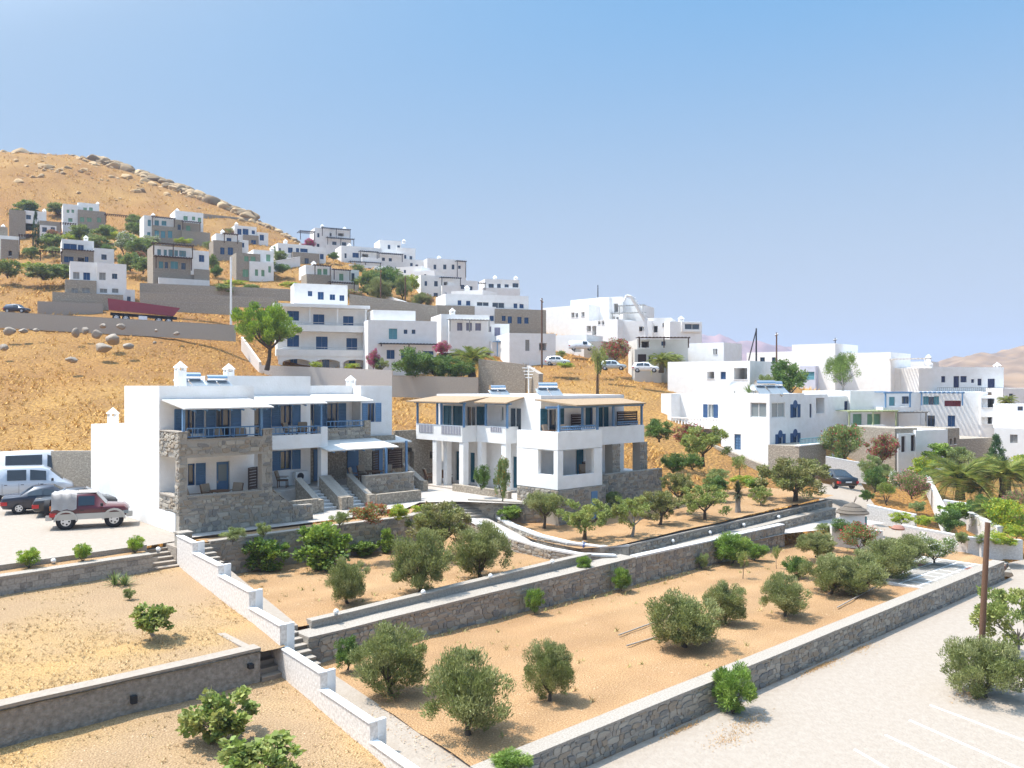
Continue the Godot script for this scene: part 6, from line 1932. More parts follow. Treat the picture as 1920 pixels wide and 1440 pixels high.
func build_slopes() -> void:
	slope_wall("grey road wall above the boulder field", Vector3(23.85, 16.5, -135.48), Vector3(50.57, 14.39, -110.99), 0.5, "greywall", 0.5, 1.6)
	slope_wall("stone terrace wall right behind the red dump truck", Vector3(44.95, 19.22, -131.06), Vector3(55.66, 18.43, -121.25), 0.2, "stone", 0.5, 1.2)
	slope_wall("middle stone terrace wall above the dump truck", Vector3(47.08, 21.05, -137.26), Vector3(62.89, 20.13, -122.77), 0.2, "stone", 0.5, 1.4)
	slope_wall("upper stone terrace wall below the broad stone house", Vector3(49.2, 23.16, -143.45), Vector3(73.41, 21.77, -121.26), 0.2, "stone", 0.5, 1.6)
	slope_wall("stone terrace wall beside the three-storey house roof", Vector3(72.77, 20.43, -117.78), Vector3(83.11, 18.48, -108.31), 0.8, "stone", 0.5, 3.5)
	slope_wall("pale weathered retaining wall below the green hedge", Vector3(56.62, 7.5, -82.4), Vector3(62.67, 7.24, -74.14), 0.4, "greywall", 0.5, 2.0)
	slope_wall("brown stone wall under the date palm", Vector3(64.66, 9.5, -76.39), Vector3(67.34, 8.84, -71.22), 0.3, "stone", 0.5, 3.5)
	slope_wall("short stone wall beside the white parked car", Vector3(69.4, 8.77, -73.4), Vector3(67.07, 7.72, -68.75), 0.3, "stone", 0.5, 2.5)
	slope_wall("white wall descending from the ridge", Vector3(143.93, 46.32, -275.02), Vector3(106.9, 42.04, -196.64), 0.8, "white", 0.4, 2.0)
	slope_wall("white garden wall under the ridge houses", Vector3(88.24, 22.52, -132.36), Vector3(88.83, 18.93, -118.79), 1.0, "white", 0.4, 2.0)
	slope_wall("white parapet of the road below the pine", Vector3(89.02, 33.1, -164.2), Vector3(81.63, 31.09, -161.2), 0.8, "white", 0.4, 2.0)
	var bw := retaining_wall("stone wall behind the parked vans", Vector2(13.9, -67.2), Vector2(17.6, -59.0), -0.5, 0.0, 0.0, 2.3, 2.6, 0, "stone")
	retaining_wall("stone wall continuing behind the parking to the left", Vector2(8.0, -76.0), Vector2(13.9, -67.2), -0.5, 0.0, 0.0, 2.2, 2.3, 0, "stone")
	slope_wall("low dry stone wall crossing the slope under the ridge", Vector3(93.8, 52.3, -224.92), Vector3(110.83, 53.77, -229.93), 0.3, "stone", 0.6, 0.8)
	for q in [[Vector3(25.71, -2.88, -21.86), Vector3(30.31, -2.88, -22.32), "short irrigation pipe beside the small olive of the lower terrace"], [Vector3(24.89, -2.88, -20.77), Vector3(30.65, -2.88, -20.65), "long thin irrigation pipe across the lower terrace"], [Vector3(35.93, -2.86, -18.02), Vector3(45.35, -2.86, -19.23), "pale pole lying on the soil before the olive grove"]]:
		var pp := thing("irrigation_pipe", q[2], "pipe", q[0])
		var ps := surf()
		tube(ps, [Vector3(0, 0.03, 0), (q[1] - q[0]) * 0.5 + Vector3(0, 0.05, 0.1), q[1] - q[0] + Vector3(0, 0.03, 0)], [0.03, 0.03, 0.03], 6)
		part("tube", ps, M["coping"], pp)
	# poles
	utility_pole("leaning brown wooden pole standing on the concrete lot", Vector3(32.26, -3.65, -10.98), 5.8, "pole", Vector3(0.22, 0, 0.2), 0, 0.115)
	utility_pole("white concrete pole beside the flat-topped pine", Vector3(52.8, 14.99, -117.1), 10.2, "plastic_white", Vector3.ZERO, 0, 0.16)
	utility_pole("tall dark pole before the low flat-roofed house", Vector3(78.56, 9.66, -79.93), 8.6, "pole", Vector3.ZERO, 1)
	utility_pole("thin pole in the grove under the ridge houses", Vector3(84.78, 20.71, -126.85), 6.5, "pole")
	utility_pole("thin pole right of the grove", Vector3(89.85, 20.99, -126.55), 5.5, "pole")
	utility_pole("dark braced pole above the long white house", Vector3(104.62, 8.11, -64.18), 6.6, "dark", Vector3.ZERO, 0)
	utility_pole("slanting dark brace of the braced pole", Vector3(103.43, 8.11, -65.28), 6.4, "dark", Vector3(1.2, 0, 1.1), 0, 0.1)
	utility_pole("pole with small crossarm behind the white houses", Vector3(113.02, 9.34, -65.98), 5.2, "pole", Vector3.ZERO, 1)
	utility_pole("aerial pole with several crossarms behind the blank house", Vector3(143.23, 11.5, -72.21), 3.6, "dark", Vector3.ZERO, 3, 0.1)
	utility_pole("bare mast above the unfinished block", Vector3(112.47, 22, -100.39), 2.4, "dark", Vector3.ZERO, 0, 0.1)
	utility_pole("brown support post in the dry field beside the slim tree", Vector3(64.4, 5.82, -57.63), 4.2, "brown", Vector3(0.1, 0, 0.05), 0, 0.1)
	# crane of a pump truck at the building site
	var c := thing("pump_crane", "white folded crane arm over the building site", "crane", Vector3(108.81, 13.9, -87.47), -0.74)
	var s := 138.0 / 1600.0
	var q := [Vector3(8, 0, 0), Vector3(5, 38, 0), Vector3(-22, 84, 0), Vector3(-30, 86, 0), Vector3(-36, 74, 0)]
	for i in 4:
		var st := surf()
		tube(st, [q[i] * s, q[i + 1] * s], [0.35 - i * 0.05, 0.3 - i * 0.05], 6)
		part("arm", st, M["plastic_white"], c)
	for i in 10:
		var st := surf()
		var p0: Vector3 = q[1].lerp(q[2], i / 10.0) * s
		tube(st, [p0 + Vector3(0.5, 0.1, 0.3), p0.lerp(q[2] * s, 0.1) + Vector3(-0.3, 0.5, 0.3)], [0.06, 0.06], 4)
		part("brace", st, M["plastic_white"], c)
	# far mountains
	for h in [[Vector3(1861.39, 7, -1278.3), 138.0, 520.0, Color(0.25, 0.14, 0.12), 3], [Vector3(1076.66, -4.25, -234.13), 66.0, 300.0, Color(0.22, 0.14, 0.075), 5], [Vector3(1428.1, -7.06, -725.9), 20.0, 700.0, Color(0.25, 0.17, 0.1), 8]]:
		var n := FastNoiseLite.new()
		n.seed = h[4]
		n.frequency = 0.02
		var st := SurfaceTool.new()
		st.begin(Mesh.PRIMITIVE_TRIANGLES)
		st.set_smooth_group(0)
		for j in 81:
			for i in 81:
				var u := Vector2(i / 40.0 - 1.0, j / 40.0 - 1.0)
				var r2 := u.length()
				var y: float = h[1] * (exp(-r2 * r2 * 2.6) - 0.074) * (1.0 + 0.22 * n.get_noise_2d(i * 5.5, j * 5.5)) + n.get_noise_2d(i * 22.0, j * 22.0) * h[1] * 0.05
				st.set_color(h[3] * (1.0 + 0.9 * n.get_noise_2d(i * 60.0, j * 60.0)))
				st.add_vertex(Vector3(h[0].x + u.x * h[2] * 1.4, y - 9.0, h[0].z + u.y * h[2] * 1.4))
		for j in 80:
			for i in 80:
				var a := j * 81 + i
				for k in [a, a + 1, a + 81, a + 1, a + 82, a + 81]:
					st.add_index(k)
		st.generate_normals()
		structure("mountain", st, M["mountain"])

func build_vehicles() -> void:
	var g := func(a: Vector3, b: Vector3) -> float: return atan2(-(b.z - a.z), b.x - a.x)
	# maroon off-roader with a canvas cover
	var wa: Vector3 = Vector3(12.19, 0, -45.51)
	var wb: Vector3 = Vector3(14.15, 0, -44.79)
	var hd: float = g.call(wa, wb)
	var maroon := car_paint(0.095, 0.006, 0.01)
	var silver := car_paint(0.45, 0.44, 0.41, 0.3)
	var o := car("off_roader", "maroon off-roader with silver lower body and grey canvas rear cover", "car", (wa + wb) / 2, hd, OFFROAD, [["side", -0.55, 0.2], ["front", 4]], maroon, [[-1.12, 0.76], [1.12, 0.76]], 0.4, {"mirror": 0.55, "seams": [-0.55, 0.52]})
	o.scale = Vector3.ONE * 0.94
	part("lower_cladding", one_box(-1.6, 1.6, 0.48, 0.78, -0.885, 0.885), silver, o)
	part("front_bumper", one_box(1.7, 2.0, 0.5, 0.8, -0.82, 0.82), silver, o)
	part("rear_bumper", one_box(-2.05, -1.75, 0.48, 0.72, -0.82, 0.82), silver, o)
	for x in [-1.12, 1.12]:
		for sd in [-1.0, 1.0]:
			var fl := surf()
			for i in 10:
				var a0 := PI * i / 10
				var a1 := PI * (i + 1) / 10
				var p := func(an: float, rr: float, z: float) -> Vector3: return Vector3(x + cos(an) * rr, 0.42 + sin(an) * rr, z)
				var z0: float = 0.8 * sd
				var z1: float = 0.95 * sd
				quad(fl, p.call(a0, 0.56, z0), p.call(a0, 0.56, z1), p.call(a1, 0.56, z1), p.call(a1, 0.56, z0))
				quad(fl, p.call(a0, 0.46, z1), p.call(a1, 0.46, z1), p.call(a1, 0.56, z1), p.call(a0, 0.56, z1))
			part("fender_flare", fl, silver, o)
	var cv := surf()
	var rr := RandomNumberGenerator.new()
	rr.seed = 3
	var rows := []
	for i in 9:
		var x := lerpf(-1.78, -0.62, i / 8.0)
		var row := []
		for k in 15:
			var a := lerpf(-1.0, 1.0, k / 14.0)
			var w: float = 0.9 if abs(a) > 0.6 else 0.78
			var y: float = 1.84 - 0.05 * a * a if abs(a) < 0.55 else lerpf(1.8, 1.0, (abs(a) - 0.55) / 0.45)
			var z: float = a / 0.55 * 0.74 if abs(a) < 0.55 else sign(a) * lerpf(0.76, 0.91, (abs(a) - 0.55) / 0.45)
			var sag: float = 0.05 * sin(i * 1.9 + k * 0.8) + rr.randf_range(-0.02, 0.02)
			row.append(Vector3(x, y + sag * (0.5 if abs(a) < 0.55 else 1.0), z + sign(z) * (0.03 + sag * 0.5)))
		rows.append(row)
	cv = SurfaceTool.new()
	cv.begin(Mesh.PRIMITIVE_TRIANGLES)
	cv.set_smooth_group(0)
	for i in 8:
		for k in 14:
			for v in [rows[i][k], rows[i + 1][k], rows[i + 1][k + 1], rows[i][k], rows[i + 1][k + 1], rows[i][k + 1]]:
				cv.add_vertex(v)
	cv.index()
	cv.generate_normals()
	part("canvas_cover", cv, M["canvas"], o)
	part("roof_panel", one_box(-0.62, 0.3, 1.79, 1.84, -0.64, 0.64), car_paint(0.62, 0.6, 0.58), o)
	var sp := surf()
	tube(sp, [Vector3(-2.15, 1.05, 0.1), Vector3(-1.9, 1.05, 0.1)], [0.4, 0.4], 20)
	part("spare_wheel", sp, M["rubber"], o)
	part("indicator_light", one_box(-1.86, -1.8, 0.98, 1.2, 0.72, 0.84), M["lamp_orange"], o)
	# dark saloons and white vans behind
	var navy := car_paint(0.012, 0.014, 0.03)
	var black := car_paint(0.012, 0.012, 0.014)
	var white := car_paint(0.72, 0.73, 0.75)
	car("parked_car", "dark blue saloon parked between the silver van and the off-roader", "car", Vector3(12.98, 0, -52.2), hd + 0.08, SEDAN, [["side", -0.95, -0.25], ["side", -0.2, 0.6], ["front", 4], ["rear", 2]], navy, [[-1.35, 0.76], [1.35, 0.76]], 0.31)
	car("parked_car", "black saloon half hidden behind the off-roader", "car", Vector3(13.99, 0, -49.95), hd + 0.05, SEDAN, [["side", -0.95, -0.25], ["side", -0.2, 0.6], ["front", 4], ["rear", 2]], black, [[-1.35, 0.76], [1.35, 0.76]], 0.31)
	car("parked_van", "silver white panel van with dark side windows", "van", Vector3(13.3, 0, -58.47), hd + 0.06, VAN, [["side", -0.9, 0.1], ["side", 0.3, 1.15], ["front", 4]], car_paint(0.5, 0.54, 0.6, 0.2), [[-1.55, 0.84], [1.65, 0.84]], 0.34, {"mirror": 1.5})
	car("parked_van", "tall white high-roof van by the stone wall", "van", Vector3(15.22, 0, -63.16), hd + 0.04, HIGH_VAN, [["side", 0.5, 1.25], ["side", -1.9, 0.2], ["front", 4]], white, [[-1.7, 0.86], [1.8, 0.86]], 0.36, {"mirror": 1.6})
	# cars on the hill and driveway
	car("parked_car", "black hatchback parked under the big orchard tree", "car", Vector3(67.24, -1.45, -33.9), 0.95, SEDAN, [["side", -0.95, -0.25], ["side", -0.2, 0.6], ["front", 4], ["rear", 2]], black, [[-1.35, 0.76], [1.35, 0.76]], 0.31)
	car("parked_car", "white sport utility car on the road above the dry field", "car", Vector3(80.1, 9.45, -78.51), -0.95, SUV, [["side", -1.5, -0.35], ["side", -0.25, 0.6], ["front", 4], ["rear", 1]], white, [[-1.35, 0.8], [1.35, 0.8]], 0.34).scale = Vector3.ONE * 0.74
	car("parked_car", "pale silver hatchback at the edge of the dry grass", "car", Vector3(80.89, 8.72, -69.65), -0.95, SUV, [["side", -1.5, -0.35], ["side", -0.25, 0.6], ["front", 4], ["rear", 1]], car_paint(0.45, 0.5, 0.52, 0.3), [[-1.35, 0.8], [1.35, 0.8]], 0.34).scale = Vector3.ONE * 0.74
	car("parked_car", "white estate car below the arched house", "car", Vector3(82.29, 8.43, -65.65), -0.95, SUV, [["side", -1.5, -0.35], ["side", -0.25, 0.6], ["front", 4], ["rear", 1]], white, [[-1.35, 0.8], [1.35, 0.8]], 0.34).scale = Vector3.ONE * 0.74
	car("pickup_truck", "dark blue pickup on the road at the left", "pickup", Vector3(29.51, 16.89, -134.37), -0.75, SUV, [["side", -0.25, 0.6], ["front", 4]], navy, [[-1.35, 0.8], [1.35, 0.8]], 0.38).scale = Vector3.ONE * 0.74
	car("parked_truck", "small white truck beside the unfinished block", "truck", Vector3(94.14, 12.04, -87.35), -0.8, VAN, [["side", 0.3, 1.15], ["front", 4]], white, [[-1.55, 0.84], [1.65, 0.84]], 0.36).scale = Vector3.ONE * 0.74
	# red dump truck
	var k := 120.0 / 1600.0
	var t := thing("dump_truck", "dark red tipper trailer parked behind the road wall", "truck", Vector3(42.81, 15.47, -123.54), deg_to_rad(-42.5 + 24.0))
	t.rotation.z = -0.045
	var red := car_paint(0.26, 0.018, 0.035)
	red.roughness = 0.6
	var bd := surf()
	hexa(bd, [Vector3(-4.4, 1.5, 1.2), Vector3(3.9, 1.3, 1.2), Vector3(3.9, 1.3, -1.2), Vector3(-4.4, 1.5, -1.2), Vector3(-4.6, 3.1, 1.25), Vector3(4.7, 2.5, 1.25), Vector3(4.7, 2.5, -1.25), Vector3(-4.6, 3.1, -1.25)])
	var body := part("tipper_body", bd, red, t)
	for i in 9:
		part("rib", one_box(-4.2 + i * 0.95, -4.1 + i * 0.95, 1.5, 2.6, 1.2, 1.32), red, body)
	part("chassis", one_box(-4.2, 4.4, 0.9, 1.25, -0.6, 0.6), M["rubber"], t)
	for x in [-3.4, -2.2, 2.0, 3.3]:
		for sd in [-1.0, 1.0]:
			wheel(t, Vector3(x, 0.52, sd * 1.05), 0.52, 0.3, sd)
	part("tank", one_box(-0.6, 0.5, 0.5, 1.0, 0.7, 1.15), M["metal"], t)

func _ready() -> void:
	# camera, sky, sun
	var cam := Camera3D.new()
	cam.name = "camera"
	cam.position = Vector3(0, 7, 0)
	cam.rotation_degrees = Vector3(0, -42.5, 0)
	cam.fov = 48.455
	cam.near = 0.1
	cam.far = 6000
	add_child(cam)
	cam.current = true
	var env := Environment.new()
	env.background_mode = Environment.BG_SKY
	var sky := Sky.new()
	sky.sky_material = make_sky()
	env.sky = sky
	env.background_energy_multiplier = 1.0
	env.tonemap_mode = Environment.TONE_MAPPER_LINEAR
	env.tonemap_exposure = 2.2
	env.sdfgi_enabled = true
	env.ssao_enabled = true
	env.ssil_enabled = true
	env.fog_enabled = true
	env.fog_density = 0.0003
	env.fog_light_color = Color(0.72, 0.77, 0.88)
	var we := WorldEnvironment.new()
	we.name = "world_environment"
	we.environment = env
	add_child(we)
	var sun := DirectionalLight3D.new()
	sun.name = "sun"
	sun.light_energy = 0.98
	sun.light_angular_distance = 0.5
	sun.light_color = Color(1.0, 0.96, 0.9)
	sun.shadow_enabled = true
	add_child(sun)
	# the sun stands high to the left of the view
	var to_sun := (Vector3(0.7373, 0, 0.6756) * -0.42 + Vector3.UP * 0.905 + Vector3(-0.6756, 0, 0.7373) * -0.05).normalized()
	sun.look_at_from_position(to_sun * 50.0, Vector3.ZERO, Vector3(0, 0, 1))
	rough_noise.seed = 12
	rough_noise.frequency = 0.35
	rough_noise.fractal_octaves = 3
	patch_noise.seed = 31
	patch_noise.frequency = 0.05
	patch_noise.fractal_octaves = 4
	slope = PackedFloat32Array([237.77, -1.0748, 2.5449,
		7.3, -80.2, -24.109, 14.0, -68.6, -9.751, 17.8, -61.0, 17.784, 35.0, -49.3, 31.029, 55.4, -78.1, -18.033, 31.6, -86.4, 38.724,
		19.1, -93.7, -1.3254, 24.0, -117.7, -6.8569, 26.1, -128.0, 10.229, 13.2, -139.8, -7.2191, 36.6, -112.9, 11.051, 46.8, -109.1, 4.6618,
		51.7, -108.6, -95.009, 61.7, -107.6, -59.044, 66.1, -102.2, -20.628, 27.5, -134.8, 12.018, 38.4, -124.9, 10.187, 51.3, -114.4, 37.633,
		29.4, -144.0, -25.854, 40.3, -131.2, -13.906, 31.3, -153.1, 34.538, 16.1, -169.8, 3.2161, 41.7, -139.5, -28.08, 53.2, -138.5, 2.5595,
		62.7, -129.7, 15.443, 50.9, -132.4, -0.34524, 60.0, -124.1, 36.335, 48.7, -126.9, 10.068, 26.8, -131.4, -2.075, 37.4, -121.7, -10.129,
		49.7, -110.8, 65.304, 48.9, -127.4, -15.839, 60.5, -141.2, 29.47, 71.7, -132.3, -10.073, 77.1, -127.4, 5.2932, 49.1, -172.0, -8.4235,
		58.5, -149.9, -10.089, 70.6, -193.0, 17.307, 62.9, -220.4, -14.634, 52.2, -223.5, -5.7536, 52.5, -257.1, 3.2932, 25.9, -285.6, -21.494,
		76.5, -248.7, -22.303, 86.7, -225.7, 15.038, 94.7, -204.8, -10.107, 32.9, -363.2, 6.0439, 68.8, -337.1, 5.5662, 95.0, -309.0, 41.472,
		107.1, -278.9, 10.827, 114.3, -254.7, 16.553, 119.4, -229.7, 19.227, 86.4, -185.3, -4.3415, 75.0, -155.1, -30.463, 86.0, -158.6, 20.386,
		112.1, -198.4, -23.119, 117.2, -193.7, 35.399, 111.2, -169.4, -4.7727, 118.5, -162.7, 10.443, 120.1, -154.5, 18.911, 126.6, -141.7, 9.8029,
		128.4, -133.3, 2.2878, 82.0, -139.2, 0.39573, 81.1, -123.7, -7.0594, 85.5, -114.3, 6.9132, 68.9, -98.3, -5.5609, 76.1, -93.0, 17.169,
		81.1, -88.5, -13.701, 80.1, -78.6, 7.0081, 82.4, -71.0, 0.39762, 84.6, -67.6, 2.5246, 96.2, -88.2, -10.981, 109.6, -103.0, -24.844,
		114.0, -92.2, 12.959, 116.5, -83.1, 10.492, 123.0, -77.2, -35.295, 89.4, -107.9, 9.2504, 97.2, -100.9, 33.933, 96.3, -135.6, -22.999,
		106.2, -133.2, -2.6998, 59.0, -61.2, 13.665, 61.1, -52.6, 24.227, 72.8, -55.3, 10.337, 79.5, -57.4, 25.293, 57.1, -44.0, 90.204,
		64.7, -43.8, -32.644, 70.3, -41.4, -36.024, 70.3, -49.5, -0.49097, 77.6, -37.4, -14.33, 89.3, -43.0, 9.398, 85.4, -35.7, 0.72639,
		97.8, -35.2, -11.373, 90.2, -28.6, 3.5324, 116.4, -35.7, -14.395, 111.8, -46.7, 7.5073, 109.7, -52.8, -4.3846, 93.7, -55.2, -3.4715,
		85.5, -57.3, -4.8579, 120.2, -66.2, 24.365, 137.2, -57.4, 1.0429, 135.7, -45.2, 2.8399, 149.6, -25.6, 0.1759, 106.0, -18.2, 8.8909,
		68.3, -34.3, -26.224, 59.9, -26.9, -7.2498, 54.1, -21.0, 2.473, 49.4, -17.8, 5.4554, 52.2, -16.6, 1.441, 73.5, -22.6, 10.158,
		62.8, -19.3, 4.3026, 67.4, -28.2, 3.2206, 67.4, -25.0, 6.2793, 54.3, -15.0, -2.0924, 73.7, -15.7, 2.878, 51.2, -28.2, -4.6583,
		55.9, -43.5, 1.2788, 51.5, -36.7, 36.461, 56.2, -35.3, 15.451, 49.9, -24.0, -11.138, 43.1, -475.9, 3.4097, 91.0, -445.6, 1.8955,
		123.6, -402.1, 2.9377, 138.7, -361.2, -6.2153, 146.7, -326.8, -20.789, 157.6, -303.2, -12.086, 169.0, -279.2, 1.5211, 180.6, -241.5, -26.231,
		201.3, -222.4, 21.979, 192.4, -176.3, -14.821, 199.7, -142.5, -5.4456, 232.9, -112.1, 2.7118, 255.0, -78.3, 0.58832, 274.3, -47.0, 0.36477,
		133.4, -203.3, -7.1724, 144.7, -186.2, -23.539, 155.4, -169.6, 2.2609, 52.2, -576.1, -4.9482, 213.3, -428.5, -3.4812, 361.6, -292.5, 3.5227,
		510.0, -156.6, 0.40615, 387.9, -51.4, -0.14804, 5.0, -60.0, 3.1311, 20.0, -52.0, 1.3516, 33.0, -54.0, -23.954, 44.0, -52.0, -28.256,
		50.0, -44.0, -33.542, 56.0, -38.0, -55.949])
	make_materials()
	mat("soil_far", lin(0.42, 0.3, 0.18), 0.97)
	mat("mountain", Color.WHITE, 0.97, null, null, 1, 0.5, true)
	make_stones()
	make_plants()
	build_hill()
	build_terraces()
	build_balcony_house()
	build_pergola_house()
	build_balustrade_house()
	build_arcade_house()
	build_houses()
	build_slopes()
	build_garden()
	build_vehicles()
	build_planting()
	var soil_cols := [Color(0.5, 0.33, 0.19), Color(0.6, 0.43, 0.27), Color(0.36, 0.22, 0.12)]
	clods("soil_clods", "loose clods of the lower bare terrace", [Vector2(14.6, -27.0), Vector2(13.4, -16.4), Vector2(51.0, -16.4), Vector2(51.5, -27.0)], func(x, z): return -2.93 + rough_noise.get_noise_2d(x, z) * 0.07, 45000, 5, soil_cols, 0.05)
	clods("soil_clods", "loose clods of the upper bare terrace", [Vector2(15.8, -37.8), Vector2(15.2, -28.0), Vector2(30.0, -28.0), Vector2(30.2, -33.0), Vector2(31.0, -37.5)], func(x, z): return -1.79 + rough_noise.get_noise_2d(x, z) * 0.07, 20000, 6, soil_cols, 0.05)
	clods("soil_clods", "loose clods of the dry ground left of the white wall", [Vector2(0, -25.2), Vector2(12.9, -25.2), Vector2(12.2, -14.0), Vector2(0, -14.0)], func(x, z): return lerp(-2.46, -3.31, clamp((z + 25.6) / 12.0, 0.0, 1.0)) + rough_noise.get_noise_2d(x, z) * 0.08, 16000, 7, [Color(0.5, 0.36, 0.22), Color(0.62, 0.48, 0.32), Color(0.4, 0.29, 0.18)], 0.05)

func make_sky() -> Material:
	var w := 512
	var h := 256
	var img := Image.create(w, h, false, Image.FORMAT_RGBF)
	var sun := (Vector3(0.7373, 0, 0.6756) * -0.42 + Vector3.UP * 0.905 + Vector3(-0.6756, 0, 0.7373) * -0.05).normalized()
	for j in h:
		var el := PI / 2 - PI * (j + 0.5) / h
		for i in w:
			var az := TAU * (i + 0.5) / w
			var d := Vector3(sin(az) * cos(el), sin(el), -cos(az) * cos(el))
			var e: float = clamp(sin(el), 0.0, 1.0)
			# clear summer sky: blue deepens upward, paler and brighter toward the sun
			var c := Color(0.262, 0.302, 0.352).lerp(Color(0.005, 0.165, 0.375), 1.0 - exp(-pow(e / 0.38, 2.0)))
			var chi := acos(clamp(d.dot(sun), -1.0, 1.0))
			c = c.lerp(Color(0.25, 0.315, 0.4), clamp(exp(-7.0 * (chi - 0.93)), 0.0, 0.9))
			c = c * (1.0 + 15.0 * max(0.0, exp(-2.9 * chi) - exp(-2.9)))
			img.set_pixel(i, j, c)
	var m := PanoramaSkyMaterial.new()
	m.panorama = ImageTexture.create_from_image(img)
	return m

func build_houses() -> void:
	house("hillside_house", "white cube house with green shutters above a stone wing, highest below the dry hilltop", Vector3(63.35, 44.52, -222.71), -12.5, [[-4.58, -1.39, -2, 5.77, -7, 0, "white", [["v", -3.79, -3.22, 3.66, 4.43], ["v", -2.76, -2.19, 3.76, 4.53], ["v", -3.45, -2.53, 1.53, 2.43]]],
		[-1.31, 3.38, 4.24, 6.72, -7.5, -1.5, "white", [["v", -0.14, 0.67, 4.82, 5.6], ["v", 1.14, 1.96, 4.95, 5.73]]],
		[-1.42, 4.64, -2.71, 4.58, -4.4, 0.6, "stone", [["v", -0.96, -0.04, 1.67, 2.83], ["v", 0.54, 1.59, 1.81, 2.85], ["v", 2.76, 3.7, 1.89, 3.06]]]], [[3.11, 6.42, 7.56, -2.7]], [[4.45, 9.06, 1.44, 3.78, 0, 3, "brown"]])
	house("hillside_house", "low stone house with a white upper wall and arched terrace, behind the dark cypress", Vector3(52.64, 42.38, -223.04), -12.5, [[-5.17, -1.85, -3.18, 5.02, -6, 0, "stone", []],
		[-2.06, 2.43, 2.22, 5.23, -5.5, -0.5, "white", [["w", -1.74, -0.76, 3.21, 4.21]]],
		[0.97, 5.38, -2.75, 2.89, -4, 1, "stone", []],
		[1.07, 4.48, -2.57, 1.81, 0.65, 1.25, "white", [["w", 1.51, 2.49, 0.24, 1.36], ["w", 3.27, 4.15, 0.39, 1.52]]]], [[2.01, 4.93, 6.26, -1.7]], [[5.29, 8.4, 0.19, 2.45, 0.5, 3.5, "brown"]])
	house("hillside_house", "stone walled house with rounded corner and white roof block at the hill's edge", Vector3(40.9, 30.69, -193.1), -12.5, [[-3.31, -0.2, 4.92, 7.81, -8, -2, "stone", []],
		[-1.27, 1.75, -2.63, 5.08, -5.7, 0.3, "stone", [["o", 0, 0.55, 1.79, 2.85]]],
		[-2.38, 1.93, 2.96, 5.94, -6.8, -0.8, "white", []],
		[-3.71, -1, -2.66, 3.21, -6, 0, "white", []]], [[-0.96, 7.51, 8.61, -3.2]], [[1.84, 4.23, 3.83, 5.94, -0.5, 2.5, "brown"]])
	house("hillside_house", "white and stone house with turquoise shutters and two chimneys on the slope", Vector3(72.77, 39.3, -191.03), -10.5, [[-6.07, -4.32, -2.97, 4.68, -6, 0, "white", [["t", -5.31, -4.65, 2.36, 3.77], ["t", -5.41, -4.76, 0.13, 1.06]]],
		[-4.24, 0.67, 2.15, 4.88, -6.2, -1.2, "white", [["t", -3.69, -2.8, 2.84, 4.02], ["t", -2.25, -1.24, 2.99, 4.06]]],
		[-4.48, 0.62, -2.84, 2.61, -2.7, 0.3, "stone", [["t", -3.93, -3.05, -0.01, 1.52], ["t", -2.61, -1.73, 0, 1.53], ["t", -1.17, -0.28, 0.13, 1.67]]],
		[0.71, 6.82, 1.59, 6.8, -8, -2, "white", [["v", 2.53, 3.45, 4.79, 5.75], ["v", 4.38, 5.07, 4.96, 5.81], ["v", 5.65, 6.36, 4.73, 5.7]]],
		[0.3, 1.99, -2.54, 4.36, -2.8, 0.2, "stone", [["w", 0.86, 1.54, 2.1, 3.29]]],
		[2.01, 5.92, -2.31, 4.04, -3.5, -0.5, "stone", [["v", 2.81, 3.73, 2.17, 3.37]]],
		[1.65, 7.74, -2.79, 1.98, 0.2, 0.8, "stone", []]], [[-4.02, 4.38, 5.6, -1.2], [1.38, 6.5, 7.5, -3.2]], [[-4.51, 0.24, 2.56, 4.56, -1.1, 0.5, "brown"], [1.69, 5.56, 2.06, 4.09, -0.4, 1.2, "brown"]])
	house("hillside_house", "white house with long blue shutters over a dark balcony, beside a small white annex", Vector3(48.5, 29.22, -169.86), -12.5, [[-3.82, 1.48, 2.29, 4.46, -6.8, -0.8, "white", [["b", -3.55, -1.37, 2.58, 3.66], ["b", -1.19, -0.22, 2.62, 3.61]]],
		[-3.86, 1.49, -2.72, 2.33, -4.7, 0.3, "stone", [["b", -3.51, -1.95, 0.06, 1.14], ["o", -1.25, -0.19, 0.11, 1.09], ["b", -0.11, 0.51, 0.27, 1.36]]],
		[1.39, 4.82, -2.53, 3.05, -4.6, 0.4, "white", [["w", 2.65, 3.55, 0.97, 1.96]]]], [[0.21, 4.16, 5.65, -2]], [[-3.87, 1.29, 2.29, 2.48, -0.6, 0.6, "brown"], [-7.4, -3.96, -0.29, 1.62, 0, 3, "brown"]])
	house("hillside_house", "plain white two-storey house with grey shutters above a tall stone retaining wall", Vector3(42.36, 19.3, -141.58), -14.5, [[-3.98, -0.13, 3.44, 6.67, -7.6, -0.6, "white", [["g", -3.54, -2.66, 3.96, 5.03], ["b", -2.14, -1.18, 3.88, 5.04]]],
		[-0.3, 3.95, -2.92, 6.6, -6, 0, "white", [["g", 0.07, 0.98, 3.94, 5.1], ["w", 1.88, 2.64, 4.2, 5.04], ["g", 0.15, 1.2, 1.95, 2.61], ["g", 1.88, 2.8, 2.03, 2.7]]],
		[-4.64, -0.31, -3.14, 3.72, -3.6, 0.4, "stone", [["g", -3.77, -2.9, 1.71, 2.44], ["g", -2.31, -1.28, 1.78, 2.53]]],
		[3.82, 5.22, -2.85, 2.69, -4.5, -0.5, "white", [["w", 4.06, 4.6, 0.65, 1.58]]],
		[-6.36, 3.4, -3.35, 1.62, 0.6, 1.4, "stone", []],
		[-8.29, 0.47, -5.04, -0.03, 2.4, 3.2, "greywall", []]], [], [])
